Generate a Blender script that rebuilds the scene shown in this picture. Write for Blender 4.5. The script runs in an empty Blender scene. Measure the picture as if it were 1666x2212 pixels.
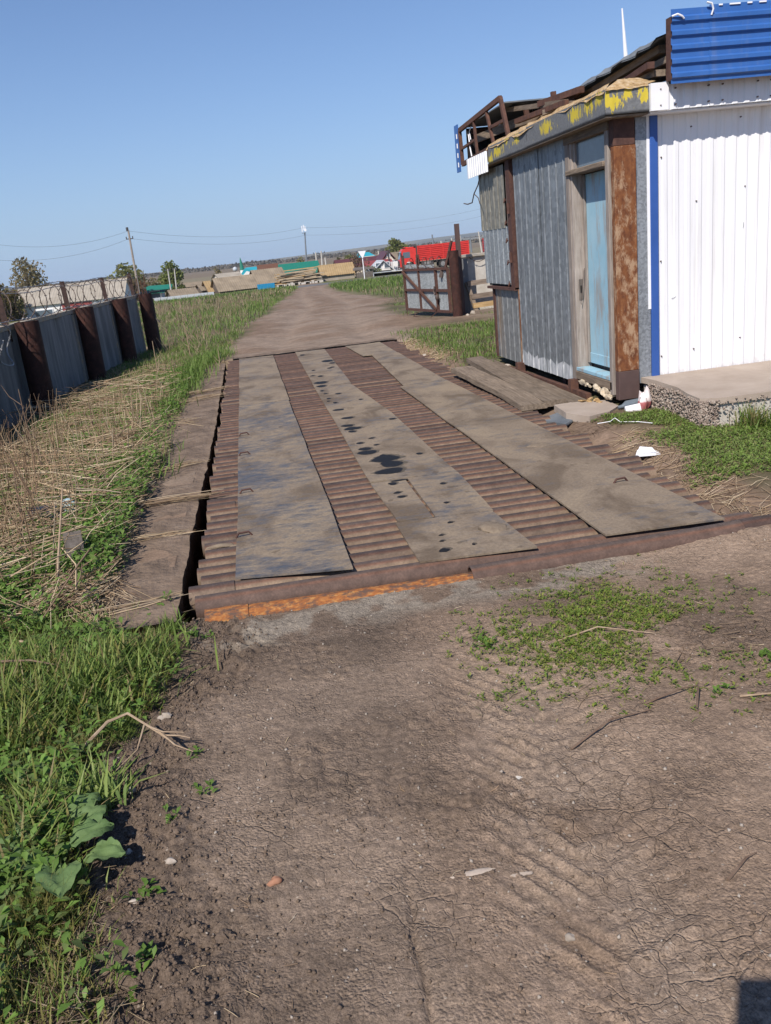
import bpy, math, random
import numpy as np
from math import radians, sin, cos, pi
from mathutils import Vector, Matrix

rng = np.random.default_rng(7)
random.seed(7)
scene = bpy.context.scene
COL = scene.collection

# ------------------------------------------------------------------ camera
CAM_Z = 1.6
PITCH, ROLL, YAW, FPX = radians(17.0), radians(-6.1), radians(7.45), 1850.0
_f = Vector((sin(YAW) * cos(PITCH), cos(YAW) * cos(PITCH), -sin(PITCH)))
_r0 = Vector((cos(YAW), -sin(YAW), 0))
_u0 = _r0.cross(_f)
_r = _r0 * cos(ROLL) + _u0 * sin(ROLL)
_u = -_r0 * sin(ROLL) + _u0 * cos(ROLL)
cam_data = bpy.data.cameras.new("camera")
cam = bpy.data.objects.new("camera", cam_data)
COL.objects.link(cam)
cam.matrix_world = Matrix(((_r.x, _u.x, -_f.x, 0), (_r.y, _u.y, -_f.y, 0), (_r.z, _u.z, -_f.z, CAM_Z), (0, 0, 0, 1)))
cam_data.sensor_fit = 'VERTICAL'
cam_data.sensor_height = 24.0
cam_data.lens = 24.0 * FPX / 2212.0
cam_data.clip_start = 0.05
cam_data.clip_end = 12000
scene.camera = cam

# ------------------------------------------------------------------ sky, sun, exposure
SUN_DIR = Vector((0.57, 0.81, -1.0)).normalized()        # the way the light travels
SUN_EL = math.asin(-SUN_DIR.z)
SUN_AZ = math.atan2(-SUN_DIR.x, -SUN_DIR.y)
world = bpy.data.worlds.new("World")
scene.world = world
world.use_nodes = True
wn = world.node_tree
sky = wn.nodes.new("ShaderNodeTexSky")
sky.sky_type = 'NISHITA'
sky.sun_disc = False
sky.sun_elevation = SUN_EL
sky.sun_rotation = SUN_AZ
sky.altitude = 100
sky.air_density = 1.0
sky.dust_density = 0.3
sky.ozone_density = 3.5
bg = wn.nodes["Background"]
bg.inputs["Strength"].default_value = 0.09
# pale spring air: the clear sky melts into an even light blue low down
_tc = wn.nodes.new("ShaderNodeTexCoord"); _sx = wn.nodes.new("ShaderNodeSeparateXYZ")
wn.links.new(_tc.outputs["Generated"], _sx.inputs[0])
_ab = wn.nodes.new("ShaderNodeMath"); _ab.operation = 'ABSOLUTE'; wn.links.new(_sx.outputs["Z"], _ab.inputs[0])
_ml = wn.nodes.new("ShaderNodeMath"); _ml.operation = 'MULTIPLY'; _ml.inputs[1].default_value = -7.5; wn.links.new(_ab.outputs[0], _ml.inputs[0])
_ex = wn.nodes.new("ShaderNodeMath"); _ex.operation = 'EXPONENT'; wn.links.new(_ml.outputs[0], _ex.inputs[0])
_m2 = wn.nodes.new("ShaderNodeMath"); _m2.operation = 'MULTIPLY'; _m2.inputs[1].default_value = .95; wn.links.new(_ex.outputs[0], _m2.inputs[0])
_mx = wn.nodes.new("ShaderNodeMix"); _mx.data_type = 'RGBA'
_tn = wn.nodes.new("ShaderNodeMix"); _tn.data_type = 'RGBA'; _tn.blend_type = 'MULTIPLY'; _tn.inputs[0].default_value = 1
_tn.inputs[7].default_value = (.80, .90, 1.10, 1)
wn.links.new(sky.outputs[0], _tn.inputs[6])
wn.links.new(_m2.outputs[0], _mx.inputs[0]); wn.links.new(_tn.outputs[2], _mx.inputs[6])
_mx.inputs[7].default_value = (.30 / .09, .425 / .09, .625 / .09, 1)
wn.links.new(_mx.outputs[2], bg.inputs["Color"])
sun_data = bpy.data.lights.new("sun", 'SUN')
sun_data.energy = 4.7
sun_data.angle = radians(0.5)
sun_data.color = (1.0, 0.93, 0.845)
sun = bpy.data.objects.new("sun", sun_data)
COL.objects.link(sun)
sun.rotation_euler = SUN_DIR.to_track_quat('-Z', 'Y').to_euler()
sun.location = (-20, -20, 40)
vs = scene.view_settings
vs.view_transform = 'Standard'
vs.look = 'None'
vs.exposure = 0.27
vs.gamma = 1.0
vs.use_curve_mapping = False
scene.cycles.max_bounces = 6
scene.cycles.diffuse_bounces = 3
scene.cycles.glossy_bounces = 3
scene.cycles.transmission_bounces = 4
scene.cycles.transparent_max_bounces = 6


def at(u, v, y):
    """world point at depth y for a point measured on the photograph (1666 x 2212)"""
    d = _f + _r * ((u - 833) / FPX) - _u * ((v - 1106) / FPX)
    return Vector((0, 0, CAM_Z)) + d * (y / d.y)


def p4(X, Y, y): return at(244 + .2604 * X, 461 + .2604 * Y, y)
def p5(X, Y, y): return at(650.8 + .2604 * X, 461 + .2604 * Y, y)
def pg(X, Y, y): return at(846 + .14322 * X, 488.1 + .14322 * Y, y)


# ------------------------------------------------------------------ numpy noise
def _h(ix, iy, s):
    n = (ix.astype(np.int64) * 374761393 + iy.astype(np.int64) * 668265263 + s * 974634777) & 0x7fffffff
    n = ((n ^ (n >> 13)) * 1274126177) & 0x7fffffff
    return ((n ^ (n >> 16)) & 0xffff) / 65535.0


def vnoise(x, y, s=0):
    ix, iy = np.floor(x), np.floor(y)
    fx, fy = x - ix, y - iy
    fx = fx * fx * (3 - 2 * fx); fy = fy * fy * (3 - 2 * fy)
    a, b = _h(ix, iy, s), _h(ix + 1, iy, s)
    c, d = _h(ix, iy + 1, s), _h(ix + 1, iy + 1, s)
    return (a + (b - a) * fx) * (1 - fy) + (c + (d - c) * fx) * fy


def fbm(x, y, f=1.0, o=4, s=0):
    t, a, n = 0.0, 1.0, 0.0
    for i in range(o):
        t = t + a * vnoise(x * f + 17.3 * i, y * f - 9.1 * i, s + i); n += a
        a *= 0.5; f *= 2.03
    return t / n


def worley(x, y, f, s=0):
    X, Y = x * f, y * f
    ix, iy = np.floor(X), np.floor(Y)
    f1 = np.full(np.shape(X), 9.0); f2 = f1.copy()
    for a in (-1, 0, 1):
        for b in (-1, 0, 1):
            cx, cy = ix + a, iy + b
            d = np.hypot(cx + _h(cx, cy, s) - X, cy + _h(cx, cy, s + 5) - Y)
            f2 = np.where(d < f1, f1, np.minimum(f2, d)); f1 = np.minimum(f1, d)
    return f1, f2 - f1


def sst(a, b, x):
    t = np.clip((np.asarray(x, float) - a) / (b - a), 0, 1)
    return t * t * (3 - 2 * t)


# ------------------------------------------------------------------ materials
def nmat(name):
    m = bpy.data.materials.new(name)
    m.use_nodes = True
    nt = m.node_tree
    return m, nt, nt.nodes["Principled BSDF"]


def N(nt, typ, **kw):
    n = nt.nodes.new(typ)
    for k, v in kw.items():
        if k in n.inputs: n.inputs[k].default_value = v
        else: setattr(n, k, v)
    return n


def coords(nt, scale=(1, 1, 1), rot=(0, 0, 0), world_space=False):
    if world_space:
        g = N(nt, "ShaderNodeNewGeometry"); out = g.outputs["Position"]
    else:
        g = N(nt, "ShaderNodeTexCoord"); out = g.outputs["Object"]
    mp = N(nt, "ShaderNodeMapping")
    mp.inputs["Scale"].default_value = scale
    mp.inputs["Rotation"].default_value = rot
    nt.links.new(out, mp.inputs["Vector"])
    return mp.outputs[0]


def noise(nt, vec, scale, detail=4, rough=.55, dist=0.0):
    n = N(nt, "ShaderNodeTexNoise")
    n.inputs["Scale"].default_value = scale; n.inputs["Detail"].default_value = detail
    n.inputs["Roughness"].default_value = rough; n.inputs["Distortion"].default_value = dist
    nt.links.new(vec, n.inputs["Vector"])
    return n.outputs["Fac"]


def ramp(nt, fac, stops):
    r = N(nt, "ShaderNodeValToRGB")
    e = r.color_ramp.elements
    while len(e) < len(stops): e.new(0.5)
    for i, (p, c) in enumerate(stops):
        e[i].position = p
        e[i].color = (*c, 1) if len(c) == 3 else c
    nt.links.new(fac, r.inputs[0])
    return r.outputs[0]


def g3(v): return (v, v, v)


def mix(nt, fac, a, b, mode='MIX'):
    m = N(nt, "ShaderNodeMix", data_type='RGBA', blend_type=mode)
    for sock, val in ((m.inputs[0], fac), (m.inputs[6], a), (m.inputs[7], b)):
        if isinstance(val, (int, float)): sock.default_value = val
        elif isinstance(val, tuple): sock.default_value = (*val, 1) if len(val) == 3 else val
        else: nt.links.new(val, sock)
    return m.outputs[2]


def math_(nt, op, a, b=0.5):
    m = N(nt, "ShaderNodeMath", operation=op)
    for s, v in ((m.inputs[0], a), (m.inputs[1], b)):
        if isinstance(v, (int, float)): s.default_value = v
        else: nt.links.new(v, s)
    return m.outputs[0]


def bump(nt, b, height, strength, dist):
    n = N(nt, "ShaderNodeBump"); n.inputs["Strength"].default_value = strength; n.inputs["Distance"].default_value = dist
    nt.links.new(height, n.inputs["Height"]); nt.links.new(n.outputs[0], b.inputs["Normal"])


def setp(nt, b, color=None, rough=None, metal=None, spec=None):
    for key, v in (("Base Color", color), ("Roughness", rough), ("Metallic", metal), ("Specular IOR Level", spec)):
        if v is None: continue
        if isinstance(v, tuple): b.inputs[key].default_value = (*v, 1)
        elif isinstance(v, (int, float)): b.inputs[key].default_value = v
        else: nt.links.new(v, b.inputs[key])


def objrand(nt, lo, hi):
    o = N(nt, "ShaderNodeObjectInfo")
    m = N(nt, "ShaderNodeMapRange"); m.inputs["To Min"].default_value = lo; m.inputs["To Max"].default_value = hi
    nt.links.new(o.outputs["Random"], m.inputs["Value"])
    return m.outputs[0]


def mottled(name, cols, scale=6, stretch=(1, 1, 1), rough=.85, metal=0.0, bump_s=.25, bump_d=.004, bump_scale=60, rand=None, detail=6, spec=.3, world_space=False):
    """general weathered surface: noise-ramped colour, fine relief"""
    m, nt, b = nmat(name)
    v = coords(nt, stretch, world_space=world_space)
    f = noise(nt, v, scale, detail, .62)
    n = len(cols)
    c = ramp(nt, f, [(.3 + .4 * i / max(1, n - 1), cols[i]) for i in range(n)])
    if rand:
        r = objrand(nt, *rand)
        c = mix(nt, 1.0, c, N_rgb(nt, r), 'MULTIPLY')
    setp(nt, b, c, rough, metal, spec)
    if bump_s: bump(nt, b, noise(nt, v, bump_scale, 5, .6), bump_s, bump_d)
    return m


def N_rgb(nt, val):
    c = N(nt, "ShaderNodeCombineColor")
    for i in range(3): nt.links.new(val, c.inputs[i])
    return c.outputs[0]


def flat(name, col, rough=.6, metal=0.0, spec=.4, var=.12, scale=12):
    return mottled(name, [tuple(x * (1 - var) for x in col), tuple(min(1, x * (1 + var)) for x in col)], scale, rough=rough, metal=metal, bump_s=0, spec=spec)


def vcol_mat(name, rough=.8, bump_fine=None, trans=0.0, detail=None, spec=.2):
    m, nt, b = nmat(name)
    a = N(nt, "ShaderNodeVertexColor"); a.layer_name = "col"
    c = a.outputs[0]
    if detail:
        v = coords(nt, world_space=True)
        for sc, lo, hi in detail:
            c = mix(nt, 1.0, c, ramp(nt, noise(nt, v, sc, 5, .65), [(.3, g3(lo)), (.7, g3(hi))]), 'MULTIPLY')
    setp(nt, b, c, rough, 0.0, spec)
    if bump_fine:
        v = coords(nt, world_space=True)
        hgt = noise(nt, v, bump_fine[0], 6, .7)
        if len(bump_fine) > 3:
            hgt = math_(nt, 'ADD', hgt, math_(nt, 'MULTIPLY', noise(nt, v, bump_fine[3], 4, .6), bump_fine[4]))
        bump(nt, b, hgt, bump_fine[1], bump_fine[2])
    if trans:
        t = N(nt, "ShaderNodeBsdfTranslucent"); nt.links.new(c, t.inputs["Color"])
        ms = N(nt, "ShaderNodeMixShader"); ms.inputs[0].default_value = trans
        nt.links.new(b.outputs[0], ms.inputs[1]); nt.links.new(t.outputs[0], ms.inputs[2])
        nt.links.new(ms.outputs[0], nt.nodes["Material Output"].inputs["Surface"])
    return m


def steel_pipe(name, tint, rand=(.8, 1.15)):
    """worn crown, rusty flanks and a pale dusty line painted as highlight come with the mesh's colour layer"""
    m, nt, b = nmat(name)
    v = coords(nt, (1, 1, 1), world_space=True)
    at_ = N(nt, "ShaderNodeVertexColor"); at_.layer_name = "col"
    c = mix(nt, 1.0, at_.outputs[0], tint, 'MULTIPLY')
    f = noise(nt, v, 16, 6, .65)
    c = mix(nt, 1.0, c, ramp(nt, f, [(.3, g3(.72)), (.7, g3(1.25))]), 'MULTIPLY')
    fine = noise(nt, v, 90, 4, .7)
    c = mix(nt, 1.0, c, ramp(nt, fine, [(.3, g3(.78)), (.7, g3(1.2))]), 'MULTIPLY')
    c = mix(nt, 1.0, c, N_rgb(nt, objrand(nt, *rand)), 'MULTIPLY')
    setp(nt, b, c, .7, 0, .3)
    bump(nt, b, fine, .25, .003)
    return m


M = {}
M['pipe'] = steel_pipe("pipe_steel", (1, 1, 1))
M['pipe_dark'] = steel_pipe("pipe_dark", (.8, .8, .84))

# steel deck plates: bare blue-grey steel under tracked-in dust
def plate_mat(name, cover):
    m, nt, b = nmat(name)
    v = coords(nt, (.75, 1.7, 1.0), (0, 0, radians(14)), world_space=True)
    f1 = noise(nt, v, 9, 9, .74, .3)
    f2 = noise(nt, coords(nt, world_space=True), 1.3, 3, .5)
    dm = math_(nt, 'ADD', math_(nt, 'MULTIPLY', f1, .65), math_(nt, 'MULTIPLY', f2, .35))
    mask = ramp(nt, dm, [(cover - .09, g3(1)), (cover + .06, g3(0))])
    grit = noise(nt, coords(nt, world_space=True), 55, 5, .75)
    dust = ramp(nt, grit, [(.3, (.155, .122, .09)), (.7, (.265, .21, .155))])
    dust = mix(nt, 1.0, dust, ramp(nt, noise(nt, coords(nt, (1, .7, 1), world_space=True), 2.2, 5, .6, .8), [(.36, (.62, .58, .54)), (.5, (1, .98, .95)), (.66, (1.22, 1.2, 1.12))]), 'MULTIPLY')
    steel = ramp(nt, noise(nt, v, 14, 5, .6), [(.3, (.075, .078, .088)), (.7, (.15, .147, .152))])
    c = mix(nt, mask, dust, steel)
    sp = ramp(nt, noise(nt, coords(nt, world_space=True), 9, 3, .5), [(.66, g3(0)), (.72, g3(1))])
    c = mix(nt, math_(nt, 'MULTIPLY', sp, .55), c, (.07, .05, .035))
    setp(nt, b, c, ramp(nt, mask, [(0, g3(.92)), (1, g3(.5))]), ramp(nt, mask, [(0, g3(0)), (1, g3(.35))]), .35)
    bump(nt, b, math_(nt, 'ADD', grit, math_(nt, 'MULTIPLY', f1, 2.0)), .3, .006)
    return m
M['plate'] = plate_mat("deck_plate", .485)
M['plate_dusty'] = plate_mat("deck_plate_dusty", .42)
M['oil'] = flat("spilled_oil", (.014, .013, .013), .6, 0, .15)
M['oil_rim'] = mottled("oil_soaked_dust", [(.060, .050, .040), (.13, .105, .078)], 40, bump_s=0, world_space=True)
M['mudpatch'] = mottled("dried_mud", [(.16, .12, .085), (.24, .19, .135)], 30, bump_s=.6, bump_d=.01, world_space=True)

def rusty(name, c1, c2, c3, scale=14, paint=None, amount=.5, stretch=(1, 1, 1), rough=.8):
    m, nt, b = nmat(name)
    v = coords(nt, stretch, world_space=True)
    f = noise(nt, v, scale, 8, .7, .3)
    c = ramp(nt, f, [(.3, c1), (.5, c2), (.7, c3)])
    if paint:
        mk = noise(nt, v, scale * .6, 8, .74, .12)
        c = mix(nt, ramp(nt, mk, [(amount - .06, g3(0)), (amount + .06, g3(1))]), c, paint)
    setp(nt, b, c, rough, 0, .3)
    bump(nt, b, noise(nt, v, scale * 4, 5, .7), .35, .004)
    return m
M['orange_rust'] = rusty("orange_rust", (.075, .042, .030), (.30, .105, .028), (.45, .25, .085), 55, (.10, .060, .044), .535, (.45, 1, 1))
M['rust'] = rusty("dark_rust", (.055, .030, .024), (.10, .050, .036), (.15, .072, .046), 12)
M['rust_post'] = rusty("flaking_post", (.085, .028, .014), (.17, .062, .024), (.25, .105, .04), 22, (.36, .235, .145), .555, (1, 1, .5))
M['post_rust'] = rusty("dark_red_rust", (.022, .010, .008), (.042, .017, .013), (.080, .031, .023), 10)
M['upright'] = rusty("dark_upright", (.030, .019, .017), (.05, .03, .026), (.08, .045, .036), 14)
M['primer'] = flat("brown_primer", (.085, .052, .046), .7)
M['iron'] = rusty("angle_iron", (.05, .026, .022), (.085, .042, .033), (.12, .062, .045), 20)

def galv(name, base, rib_dark=.8, spang=22, stain=None):
    m, nt, b = nmat(name)
    v = coords(nt, world_space=True)
    vo = N(nt, "ShaderNodeTexVoronoi"); vo.inputs["Scale"].default_value = spang
    nt.links.new(v, vo.inputs["Vector"])
    s = N(nt, "ShaderNodeSeparateColor"); nt.links.new(vo.outputs["Color"], s.inputs[0])
    k = ramp(nt, s.outputs[0], [(0, g3(.72)), (1, g3(1.15))])
    c = mix(nt, 1.0, base, k, 'MULTIPLY')
    c = mix(nt, 1.0, c, ramp(nt, noise(nt, coords(nt, (1, 1, .18), world_space=True), 6, 6, .6), [(.3, g3(.8)), (.7, g3(1.15))]), 'MULTIPLY')
    if stain:
        c = mix(nt, ramp(nt, noise(nt, coords(nt, (1, 1, .12), world_space=True), 4, 5, .6), [(.52, g3(0)), (.72, g3(.8))]), c, stain)
    setp(nt, b, c, .5, .35, .4)
    return m
M['galv'] = galv("galvanised_sheet", (.23, .25, .265))
M['galv_light'] = galv("galvanised_light", (.31, .335, .345), spang=45)
M['galv_tan'] = galv("galvanised_tan", (.27, .255, .21), stain=(.30, .25, .15))
M['galv_stain'] = galv("galvanised_stained", (.25, .26, .26), stain=(.30, .19, .09))
M['galv_strip'] = galv("galvanised_spangled", (.29, .31, .33), spang=60)
M['limewash'] = mottled("whitewash_splash", [(.22, .24, .25), (.55, .56, .57)], 14, (1, 1, .5), bump_s=0, world_space=True)

def yellow_fascia():
    m, nt, b = nmat("fascia_sheet")
    v = coords(nt, world_space=True)
    grey = ramp(nt, noise(nt, v, 40, 5, .6), [(.3, (.115, .12, .125)), (.7, (.185, .19, .195))])
    str_ = noise(nt, coords(nt, (1, 1, .28), world_space=True), 26, 6, .7)
    big = noise(nt, coords(nt, (1, 1, .4), world_space=True), 2.1, 2, .5)
    a = N(nt, "ShaderNodeVertexColor"); a.layer_name = "col"
    s = N(nt, "ShaderNodeSeparateColor"); nt.links.new(a.outputs[0], s.inputs[0])
    mk = math_(nt, 'ADD', math_(nt, 'ADD', math_(nt, 'MULTIPLY', str_, .95), math_(nt, 'MULTIPLY', big, .12)), math_(nt, 'MULTIPLY', s.outputs[0], .27))
    c = mix(nt, ramp(nt, mk, [(.70, g3(0)), (.73, g3(1))]), grey, (.56, .44, .045))
    setp(nt, b, c, .7, 0, .3)
    bump(nt, b, noise(nt, v, 30, 4, .6), .2, .004)
    return m
M['fascia'] = yellow_fascia()

def wood(name, c1, c2, c3, axis, scale=5, rand=(.8, 1.15), rough=.85):
    st = [9, 9, 9]; st[axis] = .7
    m, nt, b = nmat(name)
    v = coords(nt, tuple(st), world_space=True)
    f = noise(nt, v, scale, 7, .65, .6)
    c = ramp(nt, f, [(.3, c1), (.5, c2), (.7, c3)])
    c = mix(nt, 1.0, c, ramp(nt, noise(nt, coords(nt, world_space=True), 3, 4, .6), [(.3, g3(.8)), (.7, g3(1.15))]), 'MULTIPLY')
    c = mix(nt, 1.0, c, N_rgb(nt, objrand(nt, *rand)), 'MULTIPLY')
    setp(nt, b, c, rough, 0, .2)
    bump(nt, b, f, .5, .006)
    return m
M['wood_z'] = wood("weathered_wood_upright", (.18, .15, .13), (.29, .25, .22), (.37, .33, .295), 2)
M['wood_y'] = wood("weathered_wood_plank", (.105, .08, .06), (.20, .155, .115), (.28, .22, .165), 1)
M['wood_x'] = wood("weathered_wood_cross", (.11, .085, .065), (.20, .155, .12), (.28, .225, .18), 0)
M['wood_new'] = wood("yellow_timber", (.28, .17, .08), (.42, .28, .13), (.5, .36, .2), 0)
M['wood_grey_z'] = wood("grey_boards", (.075, .065, .058), (.14, .12, .105), (.2, .175, .155), 2)

def door_paint():
    m, nt, b = nmat("peeling_blue_paint")
    v = coords(nt, (1, 1, .22), world_space=True)
    f = noise(nt, v, 7, 8, .7, .4)
    w = ramp(nt, noise(nt, v, 30, 4, .6), [(.3, (.26, .24, .22)), (.7, (.36, .33, .30))])
    blue = ramp(nt, noise(nt, coords(nt, world_space=True), 4, 5, .6), [(.3, (.24, .44, .55)), (.7, (.33, .51, .60))])
    c = mix(nt, ramp(nt, f, [(.50, g3(0)), (.62, g3(.8))]), blue, w)
    setp(nt, b, c, .55, 0, .35)
    bump(nt, b, f, .15, .003)
    return m
M['door'] = door_paint()
M['glass'] = flat("dusty_glass", (.13, .155, .175), .18, 0, .5)
M['dark'] = flat("dark_void", (.012, .011, .011), .9)  # near-black colour standing in for the shade inside openings
def cladding(name, c1, c2, dirt, foot=None, rough=.42):
    m, nt, b = nmat(name)
    v = coords(nt, world_space=True)
    c = ramp(nt, noise(nt, coords(nt, (1, 1, .3), world_space=True), 2, 4, .6), [(.3, c1), (.7, c2)])
    stk = ramp(nt, noise(nt, coords(nt, (1, 1, .05), world_space=True), 16, 6, .65), [(.52, g3(0)), (.78, g3(.55))])
    c = mix(nt, stk, c, dirt)
    if foot:
        sx_ = N(nt, "ShaderNodeSeparateXYZ"); nt.links.new(v, sx_.inputs[0])
        h = math_(nt, 'SUBTRACT', math_(nt, 'ADD', foot, math_(nt, 'MULTIPLY', noise(nt, v, 22, 6, .75), .38)), sx_.outputs[2])
        c = mix(nt, ramp(nt, h, [(.0, g3(0)), (.22, g3(.55))]), c, (.36, .28, .21))
    setp(nt, b, c, ramp(nt, stk, [(0, g3(rough)), (1, g3(.7))]), 0, .4)
    return m
M['white_sheet'] = cladding("white_cladding", (.74, .74, .76), (.83, .83, .84), (.52, .49, .45), .12)
M['white_trim'] = flat("white_trim", (.8, .8, .82), .45, var=.04)
M['blue_trim'] = mottled("blue_trim", [(.028, .085, .30), (.038, .105, .36)], 3, rough=.4, bump_s=0, spec=.45, world_space=True)
M['blue_sheet'] = cladding("blue_cladding", (.030, .108, .34), (.044, .14, .41), (.11, .17, .34), None, .4)
M['slate'] = mottled("grey_roofing", [(.10, .115, .13), (.19, .205, .22)], 4, bump_s=.2, world_space=True)
M['foam'] = mottled("weathered_foam", [(.22, .13, .055), (.48, .33, .17), (.58, .47, .33)], 22, (1, 1, 1), .95, bump_s=.9, bump_d=.03, bump_scale=35, world_space=True)
M['foam_pale'] = mottled("foam_lump", [(.45, .36, .24), (.62, .54, .42)], 30, bump_s=.7, bump_d=.02, world_space=True)
M['concrete'] = mottled("weathered_concrete", [(.20, .19, .18), (.30, .29, .275)], 5, (1, 1, .5), .9, bump_s=.4, bump_d=.006, bump_scale=30, rand=(.88, 1.1), world_space=True)
M['fence_conc'] = mottled("fence_concrete", [(.12, .122, .12), (.19, .19, .188), (.29, .288, .28)], 5, (1, 1, .16), .9, bump_s=.35, bump_d=.008, bump_scale=18, rand=(.85, 1.1), world_space=True)
M['coping'] = mottled("mossy_concrete", [(.22, .21, .19), (.34, .31, .26), (.42, .27, .12)], 9, bump_s=.5, bump_d=.008, world_space=True)
M['slab'] = mottled("sandy_concrete", [(.31, .25, .20), (.41, .34, .28)], 3, rough=.92, bump_s=.4, bump_d=.008, bump_scale=40, world_space=True)
M['slab_side'] = mottled("pale_concrete", [(.40, .36, .31), (.56, .53, .48)], 6, rough=.92, bump_s=.5, bump_d=.008, bump_scale=30, world_space=True)
M['pebble'] = mottled("aggregate", [(.13, .09, .07), (.30, .24, .2), (.42, .36, .3)], 30, rough=.85, bump_s=.3, world_space=True)
M['stone'] = mottled("field_stone", [(.30, .25, .2), (.48, .42, .36)], 20, rough=.9, bump_s=.4, bump_d=.006, rand=(.7, 1.25), world_space=True)
M['brick'] = mottled("brick_chip", [(.26, .12, .07), (.36, .19, .12)], 40, bump_s=.4, world_space=True)
M['clod'] = mottled("soil_clod", [(.105, .075, .054), (.175, .127, .092)], 25, bump_s=.8, bump_d=.012, world_space=True)
M['kerb'] = mottled("muddy_concrete", [(.115, .083, .060), (.175, .126, .091), (.245, .182, .133)], 5, (1, 1, 1), .95, bump_s=1.0, bump_d=.03, bump_scale=18, world_space=True)
M['pitwall'] = flat("pit_wall", (.10, .085, .07), .95)
def dirt_mat():
    m, nt, b = nmat("dry_dirt")
    a = N(nt, "ShaderNodeVertexColor"); a.layer_name = "col"
    v = coords(nt, world_space=True)
    c = a.outputs[0]
    for sc, lo, hi in ((5, .86, 1.12), (42, .70, 1.28), (150, .66, 1.34), (420, .78, 1.22)):
        c = mix(nt, 1.0, c, ramp(nt, noise(nt, v, sc, 5, .65), [(.3, g3(lo)), (.7, g3(hi))]), 'MULTIPLY')
    # pale specks of grit and lime
    vo = N(nt, "ShaderNodeTexVoronoi"); vo.inputs["Scale"].default_value = 75
    nt.links.new(v, vo.inputs["Vector"])
    sp = N(nt, "ShaderNodeSeparateColor"); nt.links.new(vo.outputs["Color"], sp.inputs[0])
    sm = math_(nt, 'MULTIPLY', math_(nt, 'GREATER_THAN', sp.outputs[0], .965), math_(nt, 'LESS_THAN', vo.outputs["Distance"], .30))
    c = mix(nt, math_(nt, 'MULTIPLY', sm, .7), c, (.38, .32, .26))
    setp(nt, b, c, .95, 0, .08)
    # crumbs of three sizes and fine drying cracks
    h = math_(nt, 'MULTIPLY', noise(nt, v, 34, 6, .75), 1.0)
    vb = N(nt, "ShaderNodeTexVoronoi"); vb.inputs["Scale"].default_value = 110; nt.links.new(v, vb.inputs["Vector"])
    crumb = ramp(nt, noise(nt, v, 6, 4, .6), [(.40, g3(0)), (.6, g3(1))])
    h = math_(nt, 'ADD', h, math_(nt, 'MULTIPLY', math_(nt, 'MULTIPLY', vb.outputs["Distance"], crumb), -.55))
    wv = N(nt, "ShaderNodeVectorMath", operation='ADD')
    nz = N(nt, "ShaderNodeTexNoise"); nz.inputs["Scale"].default_value = 7; nz.inputs["Detail"].default_value = 4; nt.links.new(v, nz.inputs["Vector"])
    sc_ = N(nt, "ShaderNodeVectorMath", operation='SCALE'); sc_.inputs["Scale"].default_value = .09; nt.links.new(nz.outputs["Color"], sc_.inputs[0])
    nt.links.new(v, wv.inputs[0]); nt.links.new(sc_.outputs[0], wv.inputs[1])
    for scale, wdt, amt, lo in ((9, .03, .42, .50), (21, .05, .22, .47)):
        ve = N(nt, "ShaderNodeTexVoronoi", feature='DISTANCE_TO_EDGE'); ve.inputs["Scale"].default_value = scale; nt.links.new(wv.outputs[0], ve.inputs["Vector"])
        ck = ramp(nt, ve.outputs["Distance"], [(0, g3(1)), (wdt, g3(0))])
        mk = ramp(nt, noise(nt, v, 1.6, 4, .6), [(lo - .02, g3(0)), (lo + .08, g3(1))])
        h = math_(nt, 'SUBTRACT', h, math_(nt, 'MULTIPLY', math_(nt, 'MULTIPLY', ck, mk), amt))
    bump(nt, b, h, .9, .012)
    return m
M['dirt'] = dirt_mat()
M['ground'] = vcol_mat("open_ground", .95, (30, .5, .010, 90, .5), detail=[(1.2, .82, 1.16), (9, .76, 1.24), (60, .8, 1.2)], spec=.1)
M['asphalt'] = flat("asphalt", (.13, .128, .125), .9)
M['leaf'] = vcol_mat("leaf", .55, trans=.40, spec=.3)
M['crown'] = vcol_mat("young_leaf", .7, trans=.5, spec=.1)
M['straw'] = vcol_mat("straw", .8, trans=.08, spec=.2)
M['bark'] = mottled("bark", [(.10, .08, .065), (.2, .17, .14)], 20, (1, 1, .3), bump_s=.5, bump_d=.01)
M['stem'] = mottled("dry_stem", [(.24, .165, .105), (.38, .29, .2)], 30, bump_s=.3, world_space=True)
M['stem_dark'] = mottled("brown_stem", [(.12, .075, .05), (.2, .14, .1)], 30, bump_s=.3, world_space=True)
M['wire'] = flat("barbed_steel", (.30, .30, .31), .5, .6)
M['wire_dark'] = flat("rusty_wire", (.10, .075, .065), .7, .3)
M['tank'] = flat("zinc", (.4, .41, .42), .5, .4)


# ------------------------------------------------------------------ objects
def tag(o, label=None, cat=None, group=None, kind=None):
    if label: o['label'] = label
    if cat: o['category'] = cat
    if group: o['group'] = group
    if kind: o['kind'] = kind
    return o


def empty(name, loc, label, cat, group=None, rz=0.0):
    o = bpy.data.objects.new(name, None)
    COL.objects.link(o)
    o.empty_display_size = .1
    o.location = loc
    o.rotation_euler = (0, 0, rz)
    return tag(o, label, cat, group)


def wloc(o):
    v = Vector((0, 0, 0))
    while o is not None:
        v = v + Vector(o.location); o = o.parent
    return v


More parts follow.
